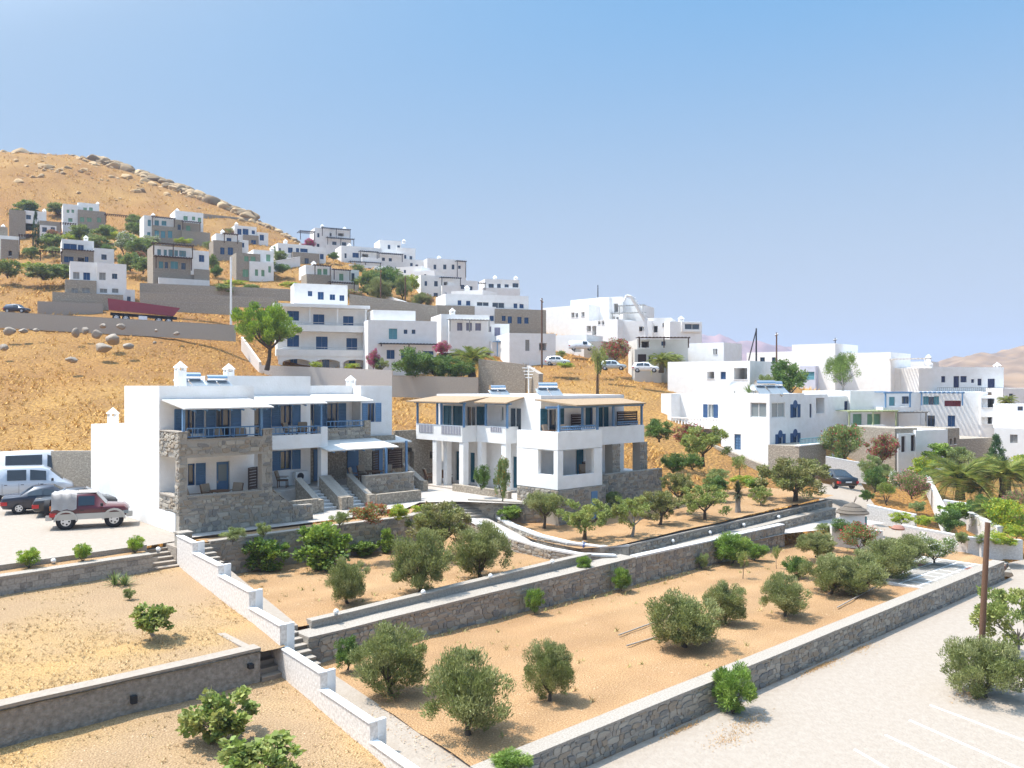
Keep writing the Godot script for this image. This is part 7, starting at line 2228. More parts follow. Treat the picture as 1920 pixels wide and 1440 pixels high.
	house("hillside_house", "broad stone house with teal doors on two pergola-shaded floors and a white right wing", Vector3(58.14, 25.09, -150.18), -10.5, [[-4.2, 2.6, -2.65, 6.02, -6, 0, "stone", [["t", -3.25, -2.55, 2.04, 3.25], ["w", -2.29, -1.77, 2.1, 3.22], ["t", -1.33, -0.09, 2.11, 3.41], ["w", 0.44, 1.16, 2.12, 3.25]]],
		[-3.97, 2.12, 4.12, 5.9, -0.35, 0.15, "white", [["t", -3.54, -2.93, 4.32, 5.33], ["t", -2.49, -1.97, 4.3, 5.33], ["t", -1.7, -0.82, 4.29, 5.41], ["t", -0.74, -0.12, 4.35, 5.38], ["t", 0.06, 1.22, 4.34, 5.38]]],
		[2, 5.09, 1.24, 5.6, -4.7, 0.3, "white", [["b", 3.35, 4.27, 3.63, 4.86]]],
		[2.5, 5.14, -2.59, 2.28, -3.5, 0.5, "stone", []],
		[-3.42, 5.03, -3.3, 0.32, 0.4, 1, "white", []]], [], [[-4.49, 2.05, 4.08, 6.2, 0, 1.8, "brown"], [-4.07, 1.87, 1.78, 4, 0, 1.8, "brown"]])
	house("hillside_house", "white house with three blue shuttered windows high on the slope under the ridge wall", Vector3(92.21, 40.57, -193.56), -12.5, [[-3.63, 1.51, -2.77, 4.34, -6.5, -0.5, "white", [["b", -3.01, -2.02, 2.16, 3.57], ["b", -1.77, -0.39, 2.29, 3.7], ["b", 0.37, 1.13, 2.58, 3.48]]],
		[1.64, 4.19, -2.78, 3.08, -5, 0, "white", [["b", 2.15, 3.17, 1.12, 2.54]]],
		[-1.72, 1.8, -3.07, 2.12, -3.6, 0.4, "stone", [["b", 0.03, 1.17, -0.01, 1.02]]]], [[-3, 4.04, 5.38, -1.7]], [])
	house("hillside_house", "square stone house with two pale blue windows and a dark roof pergola", Vector3(77.23, 33.44, -173.37), -12.5, [[-1.97, 2.52, 2.97, 5.35, -6, -1, "white", [["b", 0.2, 1.19, 3.46, 4.6]]],
		[-2.76, 3.12, -2.86, 3.68, -4.7, 0.3, "stone", [["b", -1.36, -0.5, 0.79, 2.25], ["b", 0.16, 1.25, 0.8, 2.38]]],
		[2.7, 4.59, 1.56, 4.29, -5.3, -0.3, "white", [["b", 2.92, 3.7, 2.67, 3.69]]]], [[-0.43, 5.05, 6.49, -2.2]], [[-0.64, 2.19, 3.25, 5.28, -1, 0.5, "brown"]])
	house("hillside_house", "stone and white house with mint green shutters on all its windows", Vector3(74.83, 27.62, -155.23), -12.5, [[-3.51, 1.02, -2.68, 4.54, -6, 0, "stone", [["v", -2.02, -1.21, 2.98, 4], ["v", -0.81, 0.1, 3.07, 4], ["v", -2.32, -1.21, -0.01, 1.43]]],
		[-0.07, 3.85, 2.83, 5.54, -7, -1, "white", [["v", 2.39, 3.22, 3.42, 4.78]]],
		[-1.1, 3.49, -2.88, 3.03, -3.6, 0.4, "white", [["v", -0.09, 0.51, 0.28, 1.51], ["v", 1.12, 1.74, 0.25, 1.49], ["v", 2.46, 2.97, 1.06, 2.31]]]], [[3.84, 5.24, 6.6, -2.2]], [])
	house("hillside_house", "white house with a stone front block and blue shutters beside a round dark bush", Vector3(91.31, 32.78, -167.25), -12.5, [[-4.94, 2.62, -2.64, 4.48, -6.5, -0.5, "white", [["b", -4.71, -4.26, 2.15, 3.41], ["b", -2.76, -1.72, 2.55, 3.71], ["b", -1.02, -0.32, 2.79, 3.72], ["b", -0.09, 1.56, 2.9, 3.71]]],
		[2.47, 5.71, -2.24, 4.37, -5.8, -0.8, "white", [["b", 4.39, 5.23, 1.72, 2.9]]],
		[-2.03, 3.83, -2.74, 2.65, -2.4, 0.6, "stone", [["w", 0.53, 1.46, 0.23, 1.5]]]], [[-3.01, 4.18, 5.66, -1.7]], [])
	house("hillside_house", "white house with pale green doors and wooden pergolas above the grey terrace walls", Vector3(83.4, 24.5, -140.6), -14.5, [[-5.09, -0.26, 2.2, 4.59, -5.5, -0.5, "white", [["v", -2.89, -2.09, 2.91, 4], ["v", -1.79, -0.98, 2.97, 4.07]]],
		[-5.1, -0.49, -2.67, 2.8, -3.7, 0.3, "stone", []],
		[-0.52, 5.06, -2.46, 4.18, -5.3, -0.3, "white", [["v", 1.21, 2.04, 2.02, 3.33], ["w", 3.59, 4.22, 1.95, 3.57]]]], [[-3.28, 4.29, 5.59, -1.7]], [[-3.82, -0.82, 2.64, 4.51, -0.4, 1.1, "brown"], [-0.25, 2.92, 1.95, 3.94, -0.2, 1.2, "brown"], [-1.13, 3.56, -0.11, 1.48, -0.2, 1.8, "brown"]])
	house("skyline_house", "tall white three-level house with dark pergola roofs standing on the ridge", Vector3(115.71, 40.99, -195.08), -17.5, [[-4.84, -0.97, -3.1, 6.3, -6, 0, "white", [["w", -4.15, -3.6, 3.88, 4.98], ["w", -4.29, -3.6, 1.26, 2.22]]],
		[-2.58, 4.74, 3.77, 6.85, -7.5, -1.5, "white", [["o", -1.89, -0.07, 4.6, 5.58], ["o", 1.62, 3.17, 4.85, 5.69]]],
		[-1.67, 4.8, 1.44, 4.23, -5.6, -0.6, "white", [["w", -0.14, 0.98, 2.2, 3.17], ["w", 2.39, 3.52, 2.23, 3.21]]],
		[-2.15, 5.13, -3.14, 2.14, -3.7, 0.3, "white", [["w", 0.77, 1.75, 0.04, 0.87]]]], [[-2.65, 6, 7.63, -1.2], [3.61, 6.55, 7.67, -2.7]], [[-3.05, 4.35, 4.25, 6.47, -1.4, 0.6, "dark"], [-1.87, 5.11, 1.97, 3.91, -0.5, 1.5, "dark"], [-9.09, -5.47, 2.49, 4.79, -1, 3, "dark"]])
	house("skyline_house", "long low white house with dark slatted shades above the green slope", Vector3(110.23, 33.88, -170.26), -17.5, [[-6.31, 3.35, -3.46, 5.15, -6, 0, "white", [["w", -5.56, -5.06, 2.29, 3.41], ["b", -3.68, -2.16, 2.57, 3.69], ["o", -1.4, 0.13, 2.83, 3.58]]],
		[2.87, 9.05, -2.98, 4.34, -5.6, -0.6, "white", [["w", 3.39, 4.31, 2.31, 3.07], ["w", 5.22, 6.01, 2.29, 3.06]]],
		[-1.78, 2.68, 0.85, 2.59, -0.6, 1.4, "white", []]], [[-4.13, 4.85, 6.02, -1.2]], [[-2.18, 1.88, 2.41, 4.03, 0, 1.5, "dark"], [-4.64, 2.56, -0.28, 1.45, 0.2, 1.8, "dark"], [2.2, 8.04, 2.02, 3.9, -0.5, 1.3, "dark"]])
	house("skyline_house", "white stepped tower house with a roof chimney on the ridge", Vector3(119.13, 33.91, -168.89), -20.5, [[-5.36, -0.13, -2.77, 7.54, -7, -1, "white", [["w", -3.41, -2.76, 5.47, 6.5], ["w", -1.05, -0.4, 5.61, 6.51]]],
		[-1.36, 3.25, -2.67, 5.87, -5.3, -0.3, "white", [["w", 0.34, 1, 3.28, 4.18], ["w", 1.79, 2.46, 3.1, 4]]],
		[0.18, 6.02, -3.16, 3.07, -4.7, 0.3, "white", [["w", 1.76, 2.43, 1.48, 2.25], ["w", 3.09, 3.75, 1.29, 1.93]]]], [[0.84, 7.24, 8.24, -2.2]], [])
	house("skyline_house", "low white roof house with four small windows behind rooftop greenery", Vector3(126.97, 32.62, -161.7), -22.5, [[-4.87, 4.81, -3.02, 4.35, -6, 0, "white", [["w", -3.3, -2.64, 1.79, 2.93], ["w", -0.93, -0.13, 1.9, 3.05], ["w", 1.2, 1.86, 1.99, 3.15], ["w", 2.8, 3.47, 2.19, 2.97]]],
		[-0.12, 3.23, -2.83, 3.8, -6, -1, "white", []]], [[-1.66, 4.05, 5.34, -1.2]], [[2.09, 4.36, -0.04, 3.93, 0, 1.5, "dark"]])
	house("hillside_house", "white house with a dark shade over its terrace beside pink oleander", Vector3(108.71, 24.5, -137.74), -22.5, [[-5.94, 1.02, -2.8, 4.6, -6, 0, "white", [["w", -5.16, -4.61, 2.43, 3.41], ["w", -3.15, -2.37, 2.41, 3.5], ["o", -1.13, -0.34, 2.71, 3.47], ["w", -3.27, -2.37, 0.12, 1.1]]],
		[0.8, 6.32, -2.56, 3.91, -5.4, -0.4, "white", [["w", 2.62, 3.43, 2.13, 3.01], ["w", 4.47, 5.16, 1.97, 2.75]]],
		[-1.83, 1.89, -2.84, 2.59, -0.7, 1.3, "white", [["w", -1.27, -0.82, 0.28, 1.03]]]], [], [[-2.02, 2.03, 2.45, 4.19, 0, 1.6, "dark"]])
	house("skyline_house", "small white house with two chimneys behind two thin cypresses", Vector3(126.79, 26.59, -141.53), -27.5, [[-4.02, 3.94, -2.86, 3.68, -6, 0, "white", [["w", -3.17, -1.96, 1.71, 2.65], ["w", -1.22, -0.37, 1.76, 2.71], ["w", 0.49, 1.47, 1.93, 2.64], ["w", 2.34, 3.7, 1.99, 2.94]]],
		[-4.69, 3.84, -3.18, 1.68, -3.2, 0.8, "white", []]], [[-1.42, 3.38, 4.73, -1.2], [3.4, 3.38, 4.77, -1.2]], [[-6.4, -4.37, 0.47, 2.57, 0, 2, "dark"]])
	house("hillside_house", "long white house with wide glazed openings over a stone lower floor", Vector3(93.32, 17.12, -107.09), -24.5, [[-7.59, 6.88, -1.94, 4.75, -7.6, -0.6, "white", [["b", -5.51, -4.88, 2.92, 3.71], ["b", -4.06, -3.33, 2.88, 3.67], ["p", -2.23, -0.1, 2.86, 3.57], ["p", 0.46, 2.61, 2.58, 3.56], ["b", 4.21, 4.87, 2.66, 3.47], ["b", 5.25, 6.02, 2.69, 3.41]]],
		[0.62, 9.68, -2.59, 2.41, -4.6, 0.4, "stone", [["b", 1.83, 2.48, 0.38, 1.27], ["b", 2.85, 3.6, 0.04, 1.2], ["b", 4.54, 5.3, -0.01, 1.15], ["b", 5.77, 6.53, 0.02, 1.09]]],
		[-9.32, -2.84, -2.13, 2.73, -2.7, 0.3, "stone", []],
		[-3, 0.87, -2.54, 2.7, -2.8, 0.2, "white", [["b", -0.52, 0.5, 0.34, 1.23]]]], [], [])
	house("hillside_house", "white house with lavender shutters and a pointed chimney behind the date palm", Vector3(82.35, 12.2, -98.15), -24.5, [[-5.02, 2.51, -0.55, 5.21, -7.6, -0.6, "white", []],
		[-3.99, 2.28, -0.58, 4.37, -1.8, 0.2, "white", [["l", -2.77, -1.95, 2.74, 3.93], ["l", -1.38, -0.47, 2.77, 3.97], ["l", 0.03, 0.94, 2.8, 3.92]]],
		[1.47, 5.43, -0.36, 3.91, -4.9, 0.1, "white", [["l", 1.72, 2.56, 2.67, 3.48], ["l", 3.06, 3.99, 2.06, 3.35]]],
		[2.31, 7.37, -4.25, 1.22, -2.8, 1.2, "white", [["w", 3.65, 4.66, -1.04, 0.01]]]], [[-3.01, 4.91, 6.31, -1.8]], [[-4.28, 1.83, 2.52, 4.33, 0.2, 1.7, "grey"], [2.53, 6.27, -1.09, 1.12, 1.2, 3.2, "blue"]])
	house("hillside_house", "low white flat-roofed house with a brown window beside the tall dark pole", Vector3(84.67, 10.51, -87.89), -27.5, [[-3.55, 3.36, -2.65, 3.73, -8, 0, "white", [["g", -1.19, -0.56, 1.21, 2.81], ["o", 0.88, 2, 1.31, 2.38]]]], [], [])
	house("hillside_house", "boxy white house with a recessed turquoise balcony door behind tall green shrubs", Vector3(69.74, 9.25, -98.86), -24.5, [[-4.86, 4.91, -2.65, 6.67, -8, 0, "white", [["t", -1.96, -0.76, 4.03, 5.52], ["w", 0.15, 0.68, 4.81, 5.41], ["w", 1.29, 1.83, 4.83, 5.43], ["b", -2.26, -1.13, 1.26, 2.53], ["b", -0.23, 0.68, 1.28, 2.48], ["b", 2.9, 4.44, 1.31, 2.44]]],
		[-3.89, 2.23, 6.72, 8.24, -7, -2, "white", []]], [], [[-3.31, 4.58, 2.95, 3.4, 0, 1.4, "dark"]])
	house("building_shell", "unfinished white concrete block with small square holes under the crane", Vector3(108.25, 15.25, -104.26), -84.5, [[-5.13, 5.13, -2.69, 5.43, -8, 0, "white", [["o", 1.31, 2.01, 3.38, 4.22], ["o", 2.25, 2.83, 3.34, 4.08], ["o", 3.53, 4.22, 3.36, 4.19]]],
		[-1.16, 7.24, -2.49, 6.76, -11, -3, "white", [["o", 3.12, 3.59, 5.06, 5.62], ["o", 4.05, 4.51, 5.01, 5.57]]]], [], [])
	house("building_shell", "unfinished white block with open doorways stepping down toward the parked truck", Vector3(106.73, 14.1, -94.8), -82.5, [[-3.14, 3.46, -2.68, 3.54, -7, 0, "white", [["o", -2.7, -1.83, 1.78, 2.67], ["o", -1.61, -0.75, 1.11, 2.63], ["o", -0.43, 0.11, 2.85, 3.42], ["o", 0.32, 0.85, 2.73, 3.42]]]], [], [])
	house("building_shell", "tall unfinished white block with dark slit windows and bare balconies", Vector3(112.6, 15.14, -97.56), -67.5, [[-2.63, 2.21, -2.68, 6.95, -8, 0, "white", [["o", -1.56, -1.26, 4.3, 5.88], ["o", 0.58, 1.35, 4.31, 5.79], ["o", 0.19, 0.77, 2.11, 3.59], ["o", 0.97, 1.45, 2, 3.47]]],
		[1.19, 5.23, -2.66, 5.59, -9, -2, "white", []]], [], [[0.36, 5.96, 2.83, 4.1, -1, 0.5, "grey"], [1.61, 5.96, 3.72, 5.36, -1, 0.5, "grey"]])
	house("hillside_house", "white cube houses row with small black windows above the bougainvillea", Vector3(110.71, 14, -88.44), -60.5, [[-4.6, 1.05, -2.65, 3.37, -6, 0, "white", [["o", -1.05, -0.44, 1.68, 2.47], ["o", -0.35, 0, 1.75, 2.37]]],
		[0.19, 4.03, -2.66, 3.87, -7, -1, "white", [["o", 1.16, 1.86, 1.52, 2.57], ["o", 2.64, 2.99, 2.37, 2.98], ["o", 3.08, 3.43, 2.36, 2.97]]]], [], [])
	house("arched_house", "weathered white house with arched openings and a brown roof edge above the parked cars", Vector3(90.12, 8.96, -69.33), -40.5, [[-3.17, 3.53, -2.64, 3.92, -7, 0, "cream", [["o", -2.61, -1.62, 2.8, 3.78], ["w", 0, 0.56, 3.08, 3.64], ["o", 0.28, 1.27, 0.14, 1.68]]],
		[-3.74, -0.25, -2.66, 2.54, -0.8, 1.2, "cream", [["o", -3.32, -2.2, 0.12, 1.91], ["w", -1.93, -1.3, 0.67, 1.64]]]], [], [[-3.29, 3.23, 2.72, 4.1, 0, 1.8, "brown"]])
	house("hillside_house", "white house with a glass railed roof terrace at the end of the ridge", Vector3(113.9, 13.9, -82.81), -32.5, [[-2.63, 2.83, -2.93, 3.19, -7, 0, "white", []],
		[-0.75, 2.52, 1.54, 3.09, -3.7, 0.3, "white", [["p", -0.21, 2.34, 1.89, 2.84]]]], [[-0.26, 2.89, 4.23, -1.2]], [])
	house("white_house", "long white house with a dark square window and terrace balustrade below the power poles", Vector3(86.3, 6.04, -59.27), -80.5, [[-5.52, 0, -3.66, 3.68, -8, 0, "white", []],
		[-0.64, 5.21, -2.98, 3.65, -6.6, 0.4, "white", [["o", -0.09, 0.8, 1.59, 2.41], ["b", 1.61, 2.27, 1.52, 2.4], ["o", 3.27, 4.89, 1.51, 2.82]]],
		[-8.89, -3.53, 2.4, 6.5, -18, -12, "white", [["o", -5.05, -4.82, 4.96, 5.68], ["o", -4.75, -4.44, 4.96, 5.67]]]], [], [])
	house("white_house", "great blank white house with a turquoise shuttered bay behind the pines", Vector3(118.33, 5.4, -65.19), -84.5, [[-10.13, -2.14, -3.5, 6.64, -10, -3, "white", [["w", -7.85, -7.04, 4.64, 5.83], ["w", -5.88, -5.26, 4.78, 5.79]]],
		[-1.25, 5.3, -3.38, 7.53, -9, 0, "white", []],
		[0.43, 2.78, -3.37, 4.28, -1, 1, "lavender", [["t", 0.55, 2.62, 2.23, 3.41]]]], [], [])
	house("white_house", "windowless white slab house with a roof aerial next to the round-crowned tree", Vector3(121.31, 5.05, -58.38), -82.5, [[-6.47, 5.2, -3.4, 6.5, -10, 0, "white", []],
		[3.59, 9.28, -3.34, 4.25, -10, -2, "white", [["o", 5.79, 6.16, 3.33, 3.95], ["o", 6.8, 7.23, 3.33, 3.86]]]], [], [[5.35, 10.04, 4.04, 5.53, -2, 1, "white"]])
	house("white_house", "white house with navy arched doors and a long railed balcony", Vector3(129.64, 5.09, -46.68), -24.5, [[-7.59, -4.88, -0.34, 4.15, -7.7, 0.3, "white", []],
		[-5.15, 8.09, -0.39, 4.35, -8, 0, "white", [["n", -3.35, -2.59, 2.13, 3.04], ["n", -1.16, -0.1, 1.37, 3.05], ["n", 0.1, 1.26, 2.14, 3.05], ["n", 2.04, 2.63, 2.06, 2.6], ["n", 3.22, 4, 1.68, 2.68], ["n", 5.09, 6.48, 1.21, 2.68]]],
		[3.56, 7.82, -7.25, 0.75, -5.4, 0.6, "white", [["n", 5.93, 6.92, -0.64, 0.36]]]], [[-4.75, 3.85, 5.24, -0.9], [8.2, 4.05, 5.05, -1.2]], [[-5.59, 6.91, 0.78, 1.38, 0, 1.6, "rail"]])
	house("white_house", "white house with a blue framed corner porch over a green shuttered ground floor", Vector3(94.39, 2.07, -42.36), -22.5, [[-3.69, 1.38, -3.18, 4.16, -8.5, -0.5, "white", [["v", -3.32, -2.07, 0.38, 1.62], ["v", -1.33, 0.55, 0.34, 1.59]]],
		[1.7, 6.99, -3.31, 4.01, -8, -1, "white", [["t", 2.24, 3.09, 2.45, 3.48], ["w", 4.09, 5.18, 2.67, 3.53]]],
		[-0.48, 3.82, 1.85, 2.38, -2.1, 0.9, "white", []],
		[-6.09, -1.35, -3.51, 0.52, 1.8, 2.2, "white", []]], [], [[-6.14, 0.37, 0.33, 2.05, -0.5, 2.1, "lime"], [-0.2, 3.41, 2.33, 4.04, -0.8, 1, "blue"], [1.71, 5.93, 0.15, 1.82, -0.8, 0.8, "grey"]])
	house("white_house", "broad white house with turquoise window shutters and a red recessed balcony", Vector3(102.41, 2.15, -37.73), -64.5, [[-3.18, 3.58, -4.36, 3.94, -8, 0, "white", [["t", -2.96, -2.4, 2.46, 3.44], ["w", -2.4, -1.85, 2.47, 3.38], ["t", -1.85, -1.31, 2.47, 3.45], ["r", -0.76, 0.92, 2.3, 2.97], ["w", -2.51, -1.74, -0.04, 1.24], ["b", -0.43, 0.32, 0, 1.27]]],
		[2.78, 4.35, -4.8, 3.54, -5.5, 0.5, "white", [["o", 2.9, 4.19, 2.23, 3.24], ["o", 2.9, 3.98, 0.38, 1.16]]]], [], [[-3.27, 0.98, 2.45, 3.95, 0, 1.5, "blue"]])
	house("stone_house", "low stone and white garden building with brown doors below the green shuttered house", Vector3(86.94, -0.24, -34.27), -17.5, [[-4.54, -1.49, -2.99, 2.95, -6, 0, "stone", [["d", -4.4, -4.18, 1.49, 1.95]]],
		[-2.07, 2.43, -3.19, 2.74, -5.7, 0.3, "white", []],
		[2.45, 4.39, -2.69, 2.82, -4.9, 0.1, "stone", [["o", 2.99, 3.3, 1.17, 1.76], ["o", 3.61, 3.92, 1.21, 1.85]]],
		[-4.34, -1.95, -2.97, 2.45, -0.1, 0.2, "white", [["d", -3.91, -3.34, 0.66, 2.2], ["d", -2.61, -2.07, 0.72, 2.27]]],
		[5.6, 10.98, -3.6, 1.61, -5, -1, "stone", []]], [], [])
	house("white_house", "low white house with a single grey door behind the palms at the village edge", Vector3(97.77, 0.79, -29.77), -72.5, [[-2.08, 2.62, 1.59, 3.99, -9.5, -1.5, "white", [["w", 0.16, 0.64, 3.43, 3.87]]],
		[-1.96, 2.55, -3.33, 1.69, -3.4, 0.6, "white", [["g", -0.53, 0.14, 0.14, 1.02]]]], [], [])
	house("hillside_house", "small white annex with a flat roof below the long low ridge house", Vector3(105.83, 31, -163.45), -20.5, [[-4.21, 3.91, -2.75, 2.75, -5, 0, "white", [["o", -3.37, -2.53, 1.17, 1.89], ["w", 0, 0.73, 1.34, 2.18]]],
		[1.08, 6.6, -2.99, 1.92, -3.4, 0.6, "white", [["w", 2.54, 3.15, 0.54, 1.27]]]], [], [])
	house("hillside_house", "white stepped terraces in front of the tower house", Vector3(110.98, 30.5, -153.29), -62.5, [[-4.34, 1.95, -2.92, 2.41, -5, 0, "white", [["w", -2.36, -1.83, 1.03, 1.74]]],
		[0.3, 5.45, -3.86, 1.2, -4.4, 0.6, "white", [["w", 2.89, 3.4, -0.21, 0.49]]]], [], [])
	house("hillside_house", "low white garage block with a grey door beside the unfinished houses", Vector3(96.21, 11.71, -88.16), -72.5, [[-5.47, 0, -2.45, 2.84, -6, 0, "white", [["g", -2.25, -0.9, 0.19, 1.83]]],
		[-0.21, 2.87, -2.7, 1.73, -4.5, 0.5, "greywall", []]], [], [])
	house("hillside_house", "narrow white house squeezed between the long house and the ridge", Vector3(97.57, 21.05, -120.82), -67.5, [[-1.55, 4.89, -2.85, 2.83, -6, 0, "white", [["w", 0.22, 0.77, 1.43, 2.11], ["w", 2.62, 3.17, 1.23, 1.91]]]], [[1.11, 2.53, 3.95, -1.2]], [])
	house("white_house", "white roof terrace house with a tall chimney behind the navy doors", Vector3(142.32, 7, -59.47), -77.5, [[-3.27, 3.58, -3.87, 3.67, -8, 0, "white", [["w", -0.81, -0.24, 1.75, 2.63]]]], [[3.07, 3.37, 4.87, -1.2]], [])
	house("white_house", "pale house with a railed terrace at the far right edge", Vector3(133.33, 4, -40.59), -30.5, [[-2.18, 4.86, -3.76, 2.4, -7, 0, "white", [["w", -1.14, -0.44, 0.75, 1.65]]]], [], [])

func build_planting() -> void:
	plant("olive", Vector3(15.57, -2.93, -22.65), 2.26, 2.55, "dense round olive tree nearest the white stairs, beside the middle stone wall")
	plant("olive", Vector3(15.35, -2.93, -18.58), 2.42, 2.59, "largest full olive tree with visible pale trunk on the lower bare terrace")
	plant("olive", Vector3(18.94, -2.93, -18.94), 1.94, 1.64, "narrow upright olive bush with split top standing alone on the lower terrace")
	plant("olive", Vector3(26.57, -2.93, -19.32), 2.34, 3.02, "broad dark olive thicket in the middle of the lower terrace")
	plant("olive", Vector3(30.3, -2.93, -19.98), 1.75, 1.85, "smaller olive tree touching the broad dark olive thicket")
	plant("olive", Vector3(33.12, -2.93, -18.93), 1.85, 2.09, "open yellow-green olive tree with short trunk between thicket and olive grove")
	plant("olive", Vector3(38.38, -2.93, -19.64), 1.91, 2.53, "silvery olive tree of the grove beside the round dark bush", "olive grove")
	plant("olive", Vector3(39.44, -2.93, -18.67), 2.16, 2.9, "largest silvery olive tree in the middle of the grove", "olive grove")
	plant("olive", Vector3(43.42, -2.93, -19.08), 2.02, 3.12, "silvery olive tree of the grove behind the lying pale pole", "olive grove")
	plant("olive", Vector3(47.08, -2.93, -19.68), 1.77, 2.61, "silvery olive tree at the edge of the paved patch", "olive grove")
	plant("olive", Vector3(44.76, -2.63, -23.69), 1.4, 2.15, "grey-green olive tree above the grove beside the sloping path")
	plant("reed_bush", Vector3(40.51, -2.83, -26.37), 1.7, 2.22, "tall bright green feathery bush against the sloping path wall")
	plant("reed_bush", Vector3(42.32, -2.83, -26.06), 0.98, 1.55, "lower bright green feathery bush joined to the tall one by the path")
	plant("reed_bush", Vector3(31.3, -2.83, -26.42), 1.14, 0.96, "small bright green bush below the path wall end")
	plant("reed_bush", Vector3(25.48, -2.83, -26.35), 1.12, 0.87, "small upright green bush at the foot of the middle wall")
	plant("reed_bush", Vector3(29.68, -1.88, -27.37), 0.82, 0.75, "yellow-green bush growing on the strip between the double walls")
	plant("shrub", Vector3(38.27, -2.83, -26.75), 0.87, 0.97, "pale shrub at the foot of the path wall")
	plant("shrub_dark", Vector3(40.04, -2.88, -22.36), 1.22, 1.47, "round dark green bush beside the olive grove")
	plant("sapling", Vector3(38.08, -2.93, -24.13), 1.44, 0.82, "thin young tree in front of the bright feathery bush")
	plant("sapling", Vector3(41.39, -2.93, -24.16), 1.23, 0.63, "thin young tree between the feathery bush and the grove")
	plant("shrub_dark", Vector3(15.73, -2.83, -25.56), 1.2, 1.14, "dark leafy laurel in the corner by the garden steps")
	plant("reed_bush", Vector3(23.94, -3.68, -15.46), 1.69, 1.59, "bright green willow-like bush on the concrete at the wall foot")
	plant("reed_bush", Vector3(14.72, -2.93, -16.1), 0.53, 1.15, "bright green bush spilling over the end of the lower wall")
	plant("olive", Vector3(18.24, -1.79, -29.65), 2.05, 1.84, "small clipped lollipop olive tree on the upper bare terrace")
	plant("olive", Vector3(21.27, -1.79, -29), 2.67, 2.64, "wide olive tree beside the clipped one on the upper terrace")
	plant("olive", Vector3(25.12, -1.79, -29.49), 2.52, 2.86, "dark olive tree nearest the small upper wall lamps")
	plant("orchard", Vector3(26.45, -1.79, -34.25), 3.11, 3.64, "spreading brownish tree in front of the courtyard steps")
	plant("vine_bush", Vector3(18.67, -1.79, -37.52), 1.75, 2.32, "green creeper bush hanging below the flower bed wall, near the steps")
	plant("vine_bush", Vector3(20.74, -1.79, -35.94), 2.43, 2.99, "largest green creeper bush climbing over the flower bed wall")
	plant("vine_bush", Vector3(23.98, -1.79, -37.43), 0.84, 1.7, "low bright green creeper spreading on the bare soil")
	plant("vine_bush", Vector3(25.16, -1.79, -37.1), 1.44, 1, "narrow dark creeper on the flower bed wall")
	plant("shrub", Vector3(16.51, -0.01, -36.4), 0.7, 1.19, "grey-green rounded shrub at the corner of the flower bed")
	plant("shrub", Vector3(18.02, 0.03, -36.52), 0.7, 0.88, "small shrub beside the pink flowers of the bed")
	plant("shrub", Vector3(21.87, 0.12, -36.27), 0.74, 1.09, "round pale shrub in front of the white house steps")
	plant("red_shrub", Vector3(23.14, 0.17, -35.55), 1.17, 2.04, "shrub with red and green leaves on the flower bed")
	plant("yellow_shrub", Vector3(24.79, 0.17, -35.61), 0.85, 1.51, "yellow flowering shrub beside the red leaved one")
	plant("yellow_shrub", Vector3(26.85, 0.17, -36.37), 0.52, 1.29, "low yellow-green grassy plants at the end of the flower bed")
	plant("fig", Vector3(10.12, -1.13, -28.29), 1.09, 1.52, "small open fig tree alone on the upper left terrace")
	plant("agave", Vector3(11.18, -0.98, -35.4), 0.73, 0.76, "spiky agave at the foot of the grey block wall", "spiky agaves by the block wall")
	plant("agave", Vector3(11.45, -0.98, -35.03), 0.66, 0.71, "spiky agave at the foot of the grey block wall", "spiky agaves by the block wall")
	plant("shrub", Vector3(10.98, -1.03, -33.13), 0.47, 0.52, "tiny leafy shrub in front of the agaves")
	plant("hedge", Vector3(8.59, -0.23, -37.28), 0.85, 1, "clipped bush with thin lower stems on the parking planter")
	plant("hedge", Vector3(10.52, -0.23, -37.14), 0.81, 0.82, "loose bright green bush in the middle of the parking planter")
	plant("hedge", Vector3(12.67, -0.23, -37.52), 0.79, 0.86, "neat square clipped bush at the planter end near the steps")
	plant("fig", Vector3(9.81, -2.78, -22.36), 1.66, 2.17, "large fig bush below the grey plastered terrace wall")
	plant("fig", Vector3(9.5, -2.88, -19.6), 1.37, 2.35, "fig bush at the lowest edge of the bare ground")
	plant("olive_tall", Vector3(34.26, -1.25, -34.68), 2.11, 2.56, "olive tree with slim trunk below the blue cellar door house")
	plant("orchard_light", Vector3(33.48, -1.25, -30.83), 2.14, 2.78, "yellow-green tree with forked leaning trunk beside the curved wall")
	plant("orchard_light", Vector3(35.81, -1.25, -29.55), 2.17, 2.24, "light green tree with one thin straight trunk on the orchard terrace")
	plant("orchard", Vector3(39.69, -1.25, -30.69), 2.14, 2.53, "bushy orchard tree with ivy on its trunk")
	plant("orchard_light", Vector3(42.94, -1.25, -29.79), 2.27, 2.93, "orchard tree with pale painted forked trunk")
	plant("dracaena", Vector3(46.56, -1.25, -29.85), 2.18, 1.27, "dark spiky topped dragon tree with thick pale trunk")
	plant("orchard_light", Vector3(49.88, -1.25, -30.2), 1.53, 1.68, "small young fruit tree beside the dragon tree")
	plant("orchard", Vector3(53.06, -1.25, -29.62), 3.6, 5.05, "big wide orchard tree overhanging the parked black hatchback")
	plant("orchard", Vector3(43.27, -0.63, -32.06), 2.19, 2.31, "orchard tree against the stone wall of the blue house")
	plant("shrub", Vector3(40.35, -0.63, -34.74), 1.08, 1.52, "shrub beside the stone retaining wall of the blue house")
	plant("shrub", Vector3(40.8, -0.63, -32.8), 0.99, 1.94, "loose shrub behind the orchard trees")
	plant("vine_bush", Vector3(33.8, -1.03, -37.11), 0.99, 1.57, "bright green bush behind the start of the curved wall")
	plant("shrub_dark", Vector3(34.43, 0.47, -40.42), 1.62, 1.13, "green shrub in front of the white columns")
